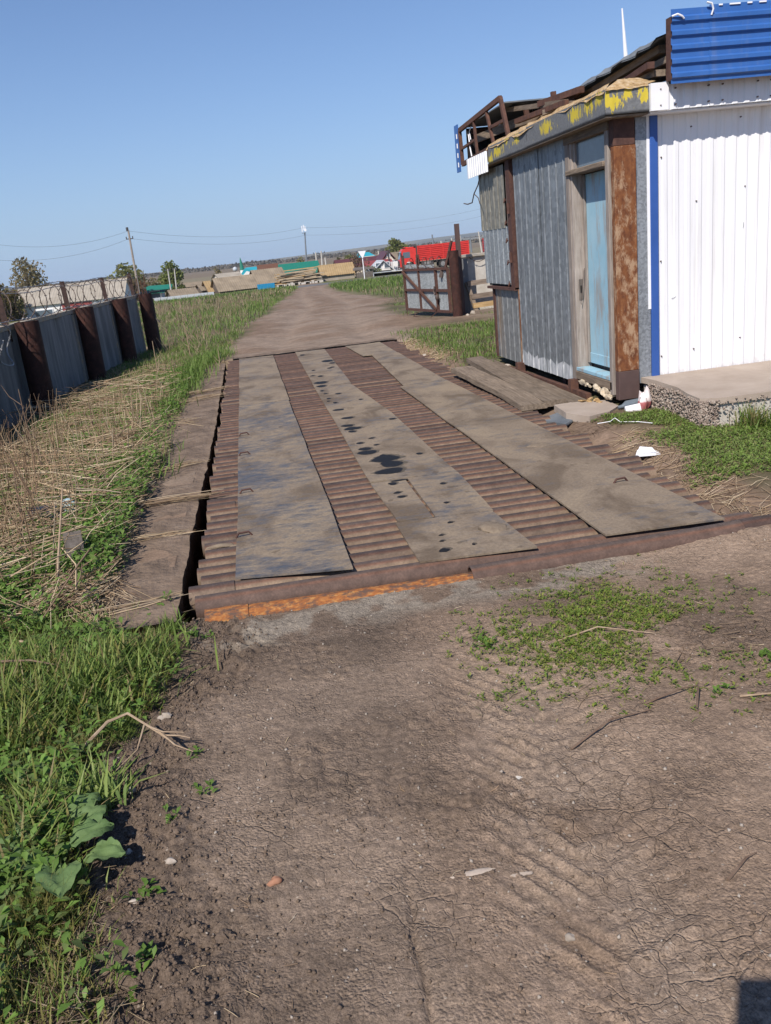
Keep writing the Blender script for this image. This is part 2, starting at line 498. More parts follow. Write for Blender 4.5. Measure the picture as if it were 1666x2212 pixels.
def np_mesh(name, verts, faces_quads=None, faces_tris=None, col=None, smooth=False):
    me = bpy.data.meshes.new(name)
    v = np.asarray(verts, np.float32).reshape(-1, 3)
    me.vertices.add(len(v)); me.vertices.foreach_set("co", v.ravel())
    loops, starts, tot = [], [], 0
    if faces_quads is not None and len(faces_quads):
        q = np.asarray(faces_quads, np.int32).reshape(-1, 4)
        loops.append(q.ravel()); starts.append(np.arange(len(q)) * 4); tot = len(q) * 4
    if faces_tris is not None and len(faces_tris):
        t = np.asarray(faces_tris, np.int32).reshape(-1, 3)
        loops.append(t.ravel()); starts.append(tot + np.arange(len(t)) * 3)
    L = np.concatenate(loops); S = np.concatenate(starts)
    me.loops.add(len(L)); me.loops.foreach_set("vertex_index", L.astype(np.int32))
    me.polygons.add(len(S)); me.polygons.foreach_set("loop_start", S.astype(np.int32))
    if smooth: me.polygons.foreach_set("use_smooth", np.ones(len(S), bool))
    if col is not None:
        a = me.color_attributes.new("col", 'FLOAT_COLOR', 'POINT')
        c = np.ones((len(v), 4), np.float32); c[:, :3] = np.asarray(col, np.float32).reshape(-1, 3)
        a.data.foreach_set("color", c.ravel())
    me.update(calc_edges=True); me.validate()
    return me


def link(name, me, mat, parent=None):
    o = bpy.data.objects.new(name, me)
    COL.objects.link(o)
    if mat is not None and not me.materials: me.materials.append(mat)
    if parent is not None: o.parent = parent
    return o


class MB:
    """collects shapes, then makes ONE mesh object of them"""
    def __init__(s): s.v = []; s.f = []; s.c = []
    def add(s, vs_, fs, col=None):
        b = len(s.v); s.v += [tuple(p) for p in vs_]; s.f += [tuple(b + i for i in f) for f in fs]
        s.c += [col or (1, 1, 1)] * len(vs_)
        return s
    def box(s, x0, x1, y0, y1, z0, z1, ch=0.0, col=None):
        if not ch:
            v = [(x, y, z) for z in (z0, z1) for y in (y0, y1) for x in (x0, x1)]
            return s.add(v, [(0, 2, 3, 1), (4, 5, 7, 6), (0, 1, 5, 4), (2, 6, 7, 3), (0, 4, 6, 2), (1, 3, 7, 5)], col)
        # chamfered box
        v, idx = [], {}
        for i, x in enumerate((x0, x1)):
            for j, y in enumerate((y0, y1)):
                for k, z in enumerate((z0, z1)):
                    dx, dy, dz = ch * (1 - 2 * i), ch * (1 - 2 * j), ch * (1 - 2 * k)
                    idx[i, j, k, 0] = len(v); v.append((x, y + dy, z + dz))
                    idx[i, j, k, 1] = len(v); v.append((x + dx, y, z + dz))
                    idx[i, j, k, 2] = len(v); v.append((x + dx, y + dy, z))
        I = idx; f = []
        for i in (0, 1):
            f.append((I[i, 0, 0, 0], I[i, 1, 0, 0], I[i, 1, 1, 0], I[i, 0, 1, 0]))
            f.append((I[0, i, 0, 1], I[1, i, 0, 1], I[1, i, 1, 1], I[0, i, 1, 1]))
            f.append((I[0, 0, i, 2], I[1, 0, i, 2], I[1, 1, i, 2], I[0, 1, i, 2]))
            for j in (0, 1):
                f.append((I[i, j, 0, 0], I[i, j, 1, 0], I[i, j, 1, 1], I[i, j, 0, 1]))
                f.append((I[i, 0, j, 0], I[i, 1, j, 0], I[i, 1, j, 2], I[i, 0, j, 2]))
                f.append((I[0, i, j, 1], I[1, i, j, 1], I[1, i, j, 2], I[0, i, j, 2]))
                for k in (0, 1): f.append((I[i, j, k, 0], I[i, j, k, 1], I[i, j, k, 2]))
        return s.add(v, f, col)
    def obox(s, p, q, w, h, up=(0, 0, 1), col=None):
        """bar from p to q with width w and height h"""
        p, q = Vector(p), Vector(q); d = (q - p).normalized(); u = Vector(up)
        if abs(d.dot(u)) > .98: u = Vector((0, 1, 0))
        sd = d.cross(u).normalized(); u = sd.cross(d).normalized()
        v = [c + sd * a * w / 2 + u * b * h / 2 for c in (p, q) for b in (-1, 1) for a in (-1, 1)]
        return s.add(v, [(0, 2, 3, 1), (4, 5, 7, 6), (0, 1, 5, 4), (2, 6, 7, 3), (0, 4, 6, 2), (1, 3, 7, 5)], col)
    def tube(s, pts, r, n=8, caps=True, col=None):
        pts = [Vector(p) for p in pts]; m = len(pts)
        rs = r if isinstance(r, (list, tuple)) else [r] * m
        vs_, fs = [], []
        ref = None
        for i, p in enumerate(pts):
            d = (pts[min(i + 1, m - 1)] - pts[max(i - 1, 0)]).normalized()
            if ref is None:
                ref = Vector((0, 0, 1)) if abs(d.z) < .9 else Vector((1, 0, 0))
            a = d.cross(ref)
            if a.length < 1e-4: a = d.cross(Vector((0, 1, 0.3)))
            a.normalize(); b = a.cross(d).normalized(); ref = b
            for k in range(n):
                t = 2 * pi * k / n
                vs_.append(p + a * cos(t) * rs[i] + b * sin(t) * rs[i])
        for i in range(m - 1):
            for k in range(n):
                fs.append((i * n + k, i * n + (k + 1) % n, (i + 1) * n + (k + 1) % n, (i + 1) * n + k))
        if caps:
            fs.append(tuple(range(n - 1, -1, -1))); fs.append(tuple((m - 1) * n + k for k in range(n)))
        return s.add(vs_, fs, col)
    def poly(s, pts, thick, col=None):
        """polygon (list of xyz) extruded by vector thick"""
        t = Vector(thick); n = len(pts); v = [Vector(p) for p in pts]; v = v + [p + t for p in v]
        return s.add(v, [tuple(range(n)), tuple(range(2 * n - 1, n - 1, -1))] + [(i, n + i, n + (i + 1) % n, (i + 1) % n) for i in range(n)], col)
    def sheet(s, o, a, b, nrm, prof, depth, nb=1, thick=.0015, warp=0.0):
        """profiled sheet: prof = [(t along a in metres, 0..1 height)], b = other edge vector"""
        o, a, b, nrm = Vector(o), Vector(a).normalized(), Vector(b), Vector(nrm).normalized()
        vs_, fs = [], []; n = len(prof)
        for j in range(nb + 1):
            for t, h in prof:
                w = warp * (random.random() - .5)
                vs_.append(o + a * t + b * (j / nb) + nrm * (h * depth + w))
        for j in range(nb):
            for i in range(n - 1):
                fs.append((j * n + i, j * n + i + 1, (j + 1) * n + i + 1, (j + 1) * n + i))
        return s.add(vs_, fs)
    def build(s, name, mat, parent=None, label=None, smooth=None, local=False, vcol=False):
        me = bpy.data.meshes.new(name)
        off = Vector((0, 0, 0)) if (local or parent is None) else wloc(parent)
        me.from_pydata([tuple(Vector(p) - off) for p in s.v], [], s.f)
        if vcol:
            a = me.color_attributes.new("col", 'FLOAT_COLOR', 'POINT')
            for i, c in enumerate(s.c): a.data[i].color = (*c, 1)
        me.materials.append(mat)
        me.update(); me.validate()
        if smooth:
            me.polygons.foreach_set("use_smooth", np.ones(len(me.polygons), bool))
            me.set_sharp_from_angle(angle=radians(smooth))
        o = bpy.data.objects.new(name, me); COL.objects.link(o)
        if parent is not None: o.parent = parent
        if label: o['label'] = label
        return o


def based(o):
    """move a top-level mesh's origin to its base, geometry stays where it is"""
    me = o.data; n = len(me.vertices); a = np.zeros(n * 3, np.float32); me.vertices.foreach_get("co", a); a = a.reshape(-1, 3)
    c = np.array([(a[:, 0].min() + a[:, 0].max()) / 2, (a[:, 1].min() + a[:, 1].max()) / 2, a[:, 2].min()])
    me.vertices.foreach_set("co", (a - c).astype(np.float32).ravel()); me.update()
    o.location = c
    return o


def copy_tree(o, parent=None):
    c = o.copy(); COL.objects.link(c)
    c.parent = parent
    for ch in list(o.children): copy_tree(ch, c)
    return c


def ribs(length, pitch, flat_w, top_w, slope, start=0.0):
    """trapezoid rib profile"""
    p = [(0.0, 0)]; t = start
    while t + top_w + 2 * slope < length:
        if t > p[-1][0]: p.append((t, 0))
        p += [(t + slope, 1), (t + slope + top_w, 1), (t + 2 * slope + top_w, 0)]
        t += pitch
    if p[-1][0] < length: p.append((length, 0))
    return p


def waves(length, pitch, n=6):
    k = max(2, int(length / pitch * n))
    return [(length * i / k, .5 + .5 * cos(2 * pi * (length * i / k) / pitch)) for i in range(k + 1)]


# ------------------------------------------------------------------ terrain
PX0, PX1, PY0, PY1 = -.60, 2.405, 4.035, 15.66      # weighing pit


def terr(x, y):
    """broad lie of the land"""
    x = np.asarray(x, float); y = np.asarray(y, float)
    z = -1.8 * np.clip((y - 16) / 89.0, 0, 1)
    side = sst(-1.0, -2.5, x) * sst(3.2, 5.5, y) * (1 - sst(22, 34, y))
    z = z - .22 * side
    # yard drops a little to the pit's front threshold, more at its left end
    fr = sst(2.3, 4.0, y) * (1 - sst(4.06, 4.3, y)) * sst(-1.3, -.7, x)
    z = z - fr * (.066 - .012 * sst(.3, 1.2, x) - .05 * sst(1.9, 2.7, x))
    rt = sst(2.2, 2.4, x) * sst(3.95, 4.3, y) * (1 - sst(15.4, 17, y))
    z = z - rt * .115 * (1 - sst(2.5, 2.95, x))
    # fields beyond the village, low rise on the horizon
    z = z + 1.2 * sst(400, 2600, y)
    return z


def terr1(x, y): return float(terr(x, y))


EDGE_Y = [1.0, 1.71, 1.94, 2.19, 2.63, 2.99, 3.22, 3.6, 3.94, 4.1]
EDGE_X = [-.38, -.45, -.51, -.60, -.65, -.63, -.46, -.44, -.47, -.52]
def edge_x(y): return np.interp(y, EDGE_Y, EDGE_X)
ROADL_Y = [15, 17.5, 20, 26, 31, 40, 49, 65, 106]
ROADL_X = [-.55, -.44, -.37, -.05, .34, 1.0, 1.68, 2.97, 6.2]
ROADR_Y = [15, 17, 19.5, 21.3, 30.5, 36, 45, 61, 80, 100, 106]
ROADR_X = [3.0, 3.25, 3.45, 3.73, 4.72, 6.0, 6.2, 6.45, 7.6, 9.2, 10.0]
def road_l(y): return np.interp(y, ROADL_Y, ROADL_X)
def road_r(y): return np.interp(y, ROADR_Y, ROADR_X)
def main_road(x): return 110.0 + .22 * (np.asarray(x, float) - 3) * sst(3, 26, x) + .0 * np.asarray(x)


def dirt_detail(x, y):
    """small relief of the yard: clods, tyre tread, cracks"""
    lf = 1 - sst(0.08, .36, x - edge_x(y) + .1 * (fbm(x, y, 4, 2, 33) - .5))                      # loose strip along the grass
    z = .010 * (fbm(x, y, 2.2, 3, 1) - .5) * 2
    f1, e = worley(x + .05 * vnoise(x * 9, y * 9, 3), y + .05 * vnoise(x * 9, y * 9, 4), 15, 11)
    f1b, eb = worley(x, y, 34, 19)
    clod = (.55 - f1) * .055 * vnoise(x * 7, y * 7, 8) ** 1.3 + (.5 - f1b) * .018
    loose = np.clip(lf + .55 * sst(.55, .75, fbm(x, y, 2.4, 3, 21)), 0, 1)
    z = z + clod * loose + .075 * lf * (fbm(x, y, 6, 4, 31) - .42)
    z = z + .006 * (fbm(x, y, 24, 3, 41) - .5) + .0035 * (vnoise(x * 70, y * 70, 44) - .5) * (1 + loose)
    # cracked crust in the middle and right
    wx, wy = x + .06 * (vnoise(x * 6, y * 6, 51) - .5), y + .06 * (vnoise(x * 6, y * 6, 52) - .5)
    _, ce = worley(wx, wy, 9.5, 61)
    _, ce2 = worley(wx, wy, 4.2, 71)
    cm = sst(.47, .6, fbm(x, y, 1.1, 3, 81)) * sst(.25, .6, x) * (1 - loose * .6)
    z = z - .006 * cm * (1 - sst(.0, .06, ce)) - .010 * cm * (1 - sst(.0, .035, ce2))
    # wheel track with lugs curving through the foreground
    u = x - (.62 + .10 * (y - 1.3))
    wt = np.exp(-(u / .23) ** 4) * (1 - sst(2.7, 3.5, y))
    lug = np.sin((y * 1.0 - .9 * np.abs(u) + x * .5) * 2 * pi / .105 + 2 * vnoise(x * 4, y * 4, 91))
    z = z - .024 * wt + .015 * wt * sst(.1, .8, lug) * sst(.25, .8, fbm(x, y, 9, 3, 94))
    u2 = x - (.17 + .03 * (y - 1.3))
    z = z - .012 * np.exp(-((u2 + .02 * (vnoise(y * 9, y * 0, 95) - .5)) / .008) ** 2) * (1 - sst(1.75, 1.95, y))
    return z, loose, cm, wt


def dirt_color(x, y, loose, cm, wt):
    base = np.array([.222, .163, .120]); dark = np.array([.112, .083, .063]); pale = np.array([.275, .204, .151])
    n = fbm(x, y, 1.0, 4, 101)[..., None]; n2 = fbm(x, y, 5.5, 4, 111)[..., None]
    c = base + (pale - base) * sst(.48, .66, n) + (dark - base) * sst(.50, .34, n) * .45
    c = c * (.84 + .34 * n2)
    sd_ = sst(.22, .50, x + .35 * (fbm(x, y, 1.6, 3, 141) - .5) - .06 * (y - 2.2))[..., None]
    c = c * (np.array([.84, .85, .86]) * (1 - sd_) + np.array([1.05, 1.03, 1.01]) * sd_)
    c = c + (dark - c) * (np.clip(loose, 0, 1)[..., None] * .72)
    c = c + (np.array([.265, .200, .150]) - c) * (wt[..., None] * .75 * sst(.3, .55, n2))
    # concrete sill showing through along the front of the pit
    sill = sst(3.55, 3.8, y + .25 * (fbm(x, y, 3, 3, 121) - .5)) * (1 - sst(1.6, 2.0, x)) * sst(-.55, -.3, x) * sst(.38, .56, fbm(x, y, 7, 3, 131))
    c = c + (np.array([.27, .235, .19]) - c) * sill[..., None] * .75
    return c


def grid_mesh(xs, ys, zf, cf, name):
    X, Y = np.meshgrid(xs, ys)
    Z = zf(X, Y)
    nx, ny = len(xs), len(ys)
    V = np.stack([X, Y, Z], -1).reshape(-1, 3)
    i = np.arange(nx - 1)[None, :] + nx * np.arange(ny - 1)[:, None]
    Q = np.stack([i, i + 1, i + 1 + nx, i + nx], -1).reshape(-1, 4)
    return np_mesh(name, V, Q, None, cf(X, Y).reshape(-1, 3), smooth=True)


def growth(a, step, end, k=1.12):
    out = [a]
    while out[-1] < end:
        step *= k; out.append(out[-1] + step)
    return out


# the yard in front of the weighbridge, fine enough for clods and cracks
YX0, YX1, YY0, YY1 = -1.25, 2.55, 1.02, 4.03
def yard_z(X, Y):
    d, lo, cm, wt = dirt_detail(X, Y)
    m = np.minimum(np.minimum(sst(YX0, YX0 + .15, X), 1 - sst(YX1 - .12, YX1, X)), np.minimum(sst(YY0, YY0 + .1, Y), 1))
    return terr(X, Y) + d * m
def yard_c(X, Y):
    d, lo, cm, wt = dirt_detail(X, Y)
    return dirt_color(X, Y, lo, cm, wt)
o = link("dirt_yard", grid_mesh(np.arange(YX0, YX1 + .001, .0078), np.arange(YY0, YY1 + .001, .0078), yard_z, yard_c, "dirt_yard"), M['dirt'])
tag(o, kind='structure')

# the wide ground
gx = sorted([-v for v in growth(4.0, .05, 4600)]) [:-1] + list(np.arange(-4, 5.6, .045)) + [PX0, PX0 - .015, PX1, PX1 + .015, YX0, YX1] + growth(5.6, .05, 4600)
gy = sorted([-v for v in growth(-.2, .06, 40)])[:0] + [-30, -12, -6, -3, -1.5, -.6, 0, .4, .7, .9] + list(np.arange(1.0, 17, .06)) + [PY0, PY0 - .02, PY1, PY1 + .02, YY0, YY1] + growth(17, .07, 4600, 1.035)
gx = np.unique(np.round(gx, 4)); gy = np.unique(np.round(gy, 4))
def in_pit(X, Y): return (X >= PX0 - 1e-4) & (X <= PX1 + 1e-4) & (Y >= PY0 - 1e-4) & (Y <= PY1 + 1e-4)
def ground_z(X, Y):
    z = terr(X, Y)
    near = (1 - sst(30, 60, Y))
    left = sst(-.9, -1.3, X)
    z = z + ((.035 - .032 * sst(15, 18, Y)) * (fbm(X, Y, 1.1, 4, 201) - .5) + .018 * (fbm(X, Y, 7, 3, 211) - .5) * (1 + left) * (1 - .95 * sst(15, 18, Y))) * near * (1 - .7 * sst(-1.05, -.95, X) * (1 - sst(-.6, -.4, X)))
    # two worn wheel ruts of the dirt road
    c = (road_l(Y) + road_r(Y)) / 2
    rut = (np.exp(-((X - c + .85) / .3) ** 2) + np.exp(-((X - c - .85) / .3) ** 2)) * sst(15.8, 17.5, Y) * (1 - sst(80, 100, Y))
    z = z - .05 * rut
    inside = (X > YX0 + .01) & (X < YX1 - .01) & (Y > YY0 + .01) & (Y < YY1 - .002)
    z = np.where(inside, z - .12, z)
    edge = (X >= YX0 - .05) & (X <= YX1 + .05) & (Y >= YY0 - .05) & (Y <= YY1 + .05) & ~inside
    z = np.where(edge, terr(X, Y), z)
    return np.where(in_pit(X, Y), -.95, z)
def ground_c(X, Y):
    dirt = np.array([.20, .141, .101]); turf = np.array([.10, .092, .05]); litter = np.array([.155, .118, .075]); pale = np.array([.24, .182, .138])
    n = fbm(X, Y, .7, 4, 301)[..., None]; n2 = fbm(X, Y, 4.5, 3, 311)[..., None]
    c = (dirt + (pale - dirt) * sst(.42, .68, n)) * (.82 + .36 * n2)
    lw = 1.5 * (fbm(X, Y, .55, 4, 321) - .5)
    # left verge and right verge are turf with dead litter
    L = np.where(Y < 4.03, sst(.05, -.1, X - edge_x(Y)), np.where(Y < 15.4, sst(-.9, -1.0, X), sst(.25, -.15, X - road_l(Y) + lw)))
    R = np.where(Y < 15, sst(2.75, 2.95, X + .35 * lw) * sst(4.0, 4.9, Y - .45 * (X - 2.8)), sst(-.3, .3, X - road_r(Y) + lw)) * (1 - .8 * np.exp(-((Y - 19.6 - .4 * lw) / 1.6) ** 2) * (X > 3.2)) 
    t = np.maximum(L, R)[..., None]
    tc = turf + (litter - turf) * sst(.4, .6, fbm(X, Y, 1.3, 4, 331))[..., None]
    far = sst(30, 60, Y)[..., None]
    tc = tc + (np.array([.12, .14, .05]) - tc) * far * .65
    tc = tc * (.8 + .4 * n2)
    c = c + (tc - c) * t
    cr_ = (road_l(Y) + road_r(Y)) / 2
    tr_ = (np.exp(-((X - cr_ + .85) / .32) ** 2) + np.exp(-((X - cr_ - .85) / .32) ** 2)) * sst(16, 19, Y) * (1 - sst(95, 106, Y))
    c = c + (np.array([.27, .205, .155]) - c) * (tr_ * .55)[..., None] * (1 - t)
    # ploughed and stubble fields past the village
    fld = sst(118, 128, Y)[..., None]
    band = sst(.42, .58, fbm(X * .25, Y, .004, 2, 341))[..., None]
    fc = np.array([.175, .138, .098]) + (np.array([.20, .172, .115]) - np.array([.175, .138, .098])) * band
    return c + (fc - c) * fld
o = link("ground", grid_mesh(gx, gy, ground_z, ground_c, "ground"), M['ground'])
tag(o, kind='structure')

# main road across the end of the dirt road
b = MB()
xs = np.linspace(-260, 330, 60)
pts = [(x, float(main_road(x))) for x in xs]
for (xa, ya), (xb, yb) in zip(pts[:-1], pts[1:]):
    b.add([(xa, ya - 3, -1.77), (xb, yb - 3, -1.77), (xb, yb + 3, -1.77), (xa, ya + 3, -1.77)], [(0, 1, 2, 3)])
    b.add([(xa, ya - 3.6, -1.9), (xb, yb - 3.6, -1.9), (xb, yb - 3, -1.77), (xa, ya - 3, -1.77)], [(0, 1, 2, 3)])
tag(b.build("road", M['asphalt']), kind='structure')

# concrete ledge along the left of the pit, and the sill under the front pipe
def rough_box(x0, x1, y0, y1, z0, z1, step, amp, seed, edge_amp=.02):
    nx = max(2, int((x1 - x0) / step) + 1); ny = max(2, int((y1 - y0) / step) + 1)
    xs, ys = np.linspace(x0, x1, nx), np.linspace(y0, y1, ny)
    X, Y = np.meshgrid(xs, ys)
    e = np.minimum(np.minimum(X - x0, x1 - X), np.minimum(Y - y0, y1 - Y))
    Z = z1 + amp * (fbm(X, Y, 4, 4, seed) - .5) * 2 - .012 * (e < step * .5)
    Xj = X + np.where((X - x0 < 1e-6) | (x1 - X < 1e-6), edge_amp * (fbm(Y, X, 5, 3, seed + 9) - .5) * 2, 0)
    V = np.stack([Xj, Y, Z], -1).reshape(-1, 3); n = len(V)
    i = np.arange(nx - 1)[None, :] + nx * np.arange(ny - 1)[:, None]
    Q = [np.stack([i, i + 1, i + 1 + nx, i + nx], -1).reshape(-1, 4)]
    ring = list(range(nx)) + [nx * j + nx - 1 for j in range(1, ny)] + [nx * (ny - 1) + k for k in range(nx - 2, -1, -1)] + [nx * j for j in range(ny - 2, 0, -1)]
    low = V[ring].copy(); low[:, 2] = z0
    m = len(ring)
    a = np.array(ring); bq = np.arange(n, n + m)
    Q.append(np.stack([a, bq, np.roll(bq, -1), np.roll(a, -1)], -1)[:, ::-1])
    return np.vstack([V, low]), np.vstack(Q)
V, Q = rough_box(-.96, -.515, 3.93, 15.25, -.9, .004, .045, .016, 401, .016)
V[:, 0] -= np.where(V[:, 0] > -.6, .045 * (1 - sst(4.5, 9.5, V[:, 1])), 0)
tag(link("kerb", np_mesh("kerb", V, Q, None, None, True), M['kerb']), kind='structure')
V, Q = rough_box(-.60, 2.42, 3.90, 4.032, -.9, -.080, .04, .01, 411, 0)
tag(link("pit_sill", np_mesh("pit_sill", V, Q, None, None, True), M['kerb']), kind='structure')
V, Q = rough_box(-.4, 2.6, 15.66, 15.95, -.5, .015, .05, .016, 421, .02)
tag(link("far_sill", np_mesh("far_sill", V, Q, None, None, True), M['kerb']), kind='structure')

# ================================================================== weighbridge
wb = empty("weighbridge", (1.0, 9.8, -.3), "rusty vehicle weighbridge decked with steel pipes and three long plate tracks", "weighbridge")
b = MB()
for x in (-.3, .55, 1.5, 2.3): b.box(x - .06, x + .06, 4.2, 15.55, -.36, -.155)
for y in (4.6, 8, 12, 15): b.box(-.4, 2.3, y - .06, y + .06, -.8, -.362)
b.build("support_beam", M['iron'], wb)
PITCH_P, RP = .1468, .0715


def pipe_mesh(length, r, wall=.008, n=24, name="pipe", segs=4, front=False):
    v, f = [], []
    for si in range(segs + 1):
        x = length * si / segs
        for k in range(n):
            t = 2 * pi * k / n
            v.append((x, r * cos(t), r * sin(t)))
    for si in range(segs):
        for k in range(n): f.append((si * n + k, (si + 1) * n + k, (si + 1) * n + (k + 1) % n, si * n + (k + 1) % n))
    for e, x in ((0, 0), (1, length)):
        base = e * segs * n; a = len(v)
        for k in range(n):
            t = 2 * pi * k / n; v.append((x, (r - wall) * cos(t), (r - wall) * sin(t)))
        c = len(v)
        for k in range(n):
            t = 2 * pi * k / n; v.append((x + (.12 if e == 0 else -.12), (r - wall) * cos(t), (r - wall) * sin(t)))
        for k in range(n):
            q = (base + k, base + (k + 1) % n, a + (k + 1) % n, a + k); f.append(q if e == 0 else q[::-1])
            q = (a + k, a + (k + 1) % n, c + (k + 1) % n, c + k); f.append(q if e == 0 else q[::-1])
    me = bpy.data.meshes.new(name); me.from_pydata(v, [], f)
    me.polygons.foreach_set("use_smooth", np.ones(len(f), bool)); me.set_sharp_from_angle(angle=radians(45)); me.update()
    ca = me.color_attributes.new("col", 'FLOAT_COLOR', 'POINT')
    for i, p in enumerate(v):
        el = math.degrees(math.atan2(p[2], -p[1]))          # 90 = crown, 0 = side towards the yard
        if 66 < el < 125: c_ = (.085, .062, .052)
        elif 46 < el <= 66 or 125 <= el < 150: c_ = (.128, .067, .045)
        elif -20 < el <= 46: c_ = (.185, .130, .088) if not front else (.092, .058, .045)  # pale dusty band also paints the highlight along each pipe's lower edge
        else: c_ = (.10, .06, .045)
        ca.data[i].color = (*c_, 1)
    return me


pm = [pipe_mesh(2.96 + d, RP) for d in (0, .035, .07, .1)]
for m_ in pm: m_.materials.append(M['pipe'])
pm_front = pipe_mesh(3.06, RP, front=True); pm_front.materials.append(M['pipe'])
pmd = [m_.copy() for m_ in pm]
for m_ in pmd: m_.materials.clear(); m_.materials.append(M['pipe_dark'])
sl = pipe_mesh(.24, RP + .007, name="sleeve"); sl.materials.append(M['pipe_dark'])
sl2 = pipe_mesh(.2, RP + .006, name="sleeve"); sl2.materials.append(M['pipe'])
base = wloc(wb)
SLEEVE = {1: -.455, 7: -.46, 12: -.45, 14: -.45, 17: -.44, 18: -.46, 20: -.45, 26: -.46, 31: -.45, 44: -.45}
pipes = []
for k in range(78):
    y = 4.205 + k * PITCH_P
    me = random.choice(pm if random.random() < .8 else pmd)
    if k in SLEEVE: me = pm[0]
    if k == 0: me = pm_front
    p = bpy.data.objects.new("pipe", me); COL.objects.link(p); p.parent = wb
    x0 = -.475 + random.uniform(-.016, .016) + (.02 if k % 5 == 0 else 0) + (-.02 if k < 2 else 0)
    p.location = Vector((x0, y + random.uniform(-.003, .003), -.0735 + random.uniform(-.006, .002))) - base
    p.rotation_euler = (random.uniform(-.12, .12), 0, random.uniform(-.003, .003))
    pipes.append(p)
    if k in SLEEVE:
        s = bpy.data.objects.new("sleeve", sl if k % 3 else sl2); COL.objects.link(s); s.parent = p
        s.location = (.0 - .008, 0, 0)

# the two edge pipes at the front
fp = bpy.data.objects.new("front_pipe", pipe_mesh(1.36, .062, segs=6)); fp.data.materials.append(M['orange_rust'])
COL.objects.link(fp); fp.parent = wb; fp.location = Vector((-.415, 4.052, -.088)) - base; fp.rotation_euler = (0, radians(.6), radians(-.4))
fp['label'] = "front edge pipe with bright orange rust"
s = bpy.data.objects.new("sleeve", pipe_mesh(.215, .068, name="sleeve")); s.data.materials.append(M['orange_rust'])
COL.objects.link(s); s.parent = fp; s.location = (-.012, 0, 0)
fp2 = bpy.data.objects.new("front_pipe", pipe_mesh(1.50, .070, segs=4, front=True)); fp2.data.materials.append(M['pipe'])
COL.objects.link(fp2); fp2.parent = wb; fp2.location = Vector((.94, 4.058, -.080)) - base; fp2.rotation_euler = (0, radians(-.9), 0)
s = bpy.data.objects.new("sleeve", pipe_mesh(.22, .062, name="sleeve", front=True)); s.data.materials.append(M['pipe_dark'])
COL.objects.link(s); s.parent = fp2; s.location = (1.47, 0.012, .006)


def plate(corners, mat, seed, t=.011, lift=.003, warp=.006):
    """corners: front-left, front-right, back-left, back-right (x, y)"""
    (ax, ay), (bx, by), (cx, cy), (dx, dy) = corners
    L = cy - ay; ny = max(6, int(L / .09)); nx = 9
    u = np.linspace(0, 1, nx)[None, :]; w = np.linspace(0, 1, ny)[:, None]
    X = (ax * (1 - u) + bx * u) * (1 - w) + (cx * (1 - u) + dx * u) * w
    Y = (ay * (1 - u) + by * u) * (1 - w) + (cy * (1 - u) + dy * u) * w
    wob = .008 * (fbm(Y, X * 0, 1.4, 3, seed) - .5) * 2
    X = X + wob * np.where((u == 0) | (u == 1), 1, .4)
    Z = lift + warp * (fbm(X, Y, 1.6, 3, seed + 3) - .3) + t
    top = np.stack([X, Y, Z], -1).reshape(-1, 3); bot = top.copy(); bot[:, 2] -= t
    n = nx * ny
    i = np.arange(nx - 1)[None, :] + nx * np.arange(ny - 1)[:, None]
    Qt = np.stack([i, i + 1, i + 1 + nx, i + nx], -1).reshape(-1, 4)
    ring = list(range(nx)) + [nx * j + nx - 1 for j in range(1, ny)] + [nx * (ny - 1) + k for k in range(nx - 2, -1, -1)] + [nx * j for j in range(ny - 2, 0, -1)]
    a = np.array(ring); sd = np.stack([a, a + n, np.roll(a, -1) + n, np.roll(a, -1)], -1)
    V = np.vstack([top, bot]) - np.array(base)
    me = np_mesh("plate", V, np.vstack([Qt, Qt[:, ::-1] + n, sd]), None, None, True)
    me.set_sharp_from_angle(angle=radians(40))
    return link("plate", me, mat, wb)


PL = [plate(((-.265, 4.36), (.355, 4.24), (-.265, 10.19), (.32, 10.16)), M['plate'], 1),
      plate(((-.262, 10.215), (.33, 10.19), (-.275, 15.5), (.32, 15.4)), M['plate_dusty'], 2),
      plate(((.70, 4.19), (1.33, 4.14), (.69, 4.90), (1.285, 4.86)), M['plate_dusty'], 3, lift=.000),
      plate(((.715, 4.925), (.93, 4.905), (.69, 5.90), (.94, 5.88)), M['plate_dusty'], 11, lift=.000),
      plate(((.945, 4.90), (1.30, 4.87), (.955, 5.88), (1.32, 5.86)), M['plate_dusty'], 4, lift=.003),
      plate(((.69, 5.925), (1.32, 5.88), (.69, 8.70), (1.28, 8.55)), M['plate_dusty'], 5),
      plate(((.69, 8.72), (1.28, 8.57), (.69, 10.88), (1.15, 10.88)), M['plate_dusty'], 6),
      plate(((.69, 10.9), (1.16, 10.9), (.72, 15.45), (1.24, 15.4)), M['plate_dusty'], 7),
      plate(((1.72, 4.15), (2.39, 4.12), (1.65, 10.08), (2.235, 10.16)), M['plate_dusty'], 8, lift=.005),
      plate(((1.70, 10.1), (2.23, 10.18), (1.83, 13.66), (2.24, 13.52)), M['plate_dusty'], 9, lift=.006),
      plate(((1.70, 13.68), (2.24, 13.54), (1.62, 15.45), (2.25, 15.48)), M['plate_dusty'], 10)]

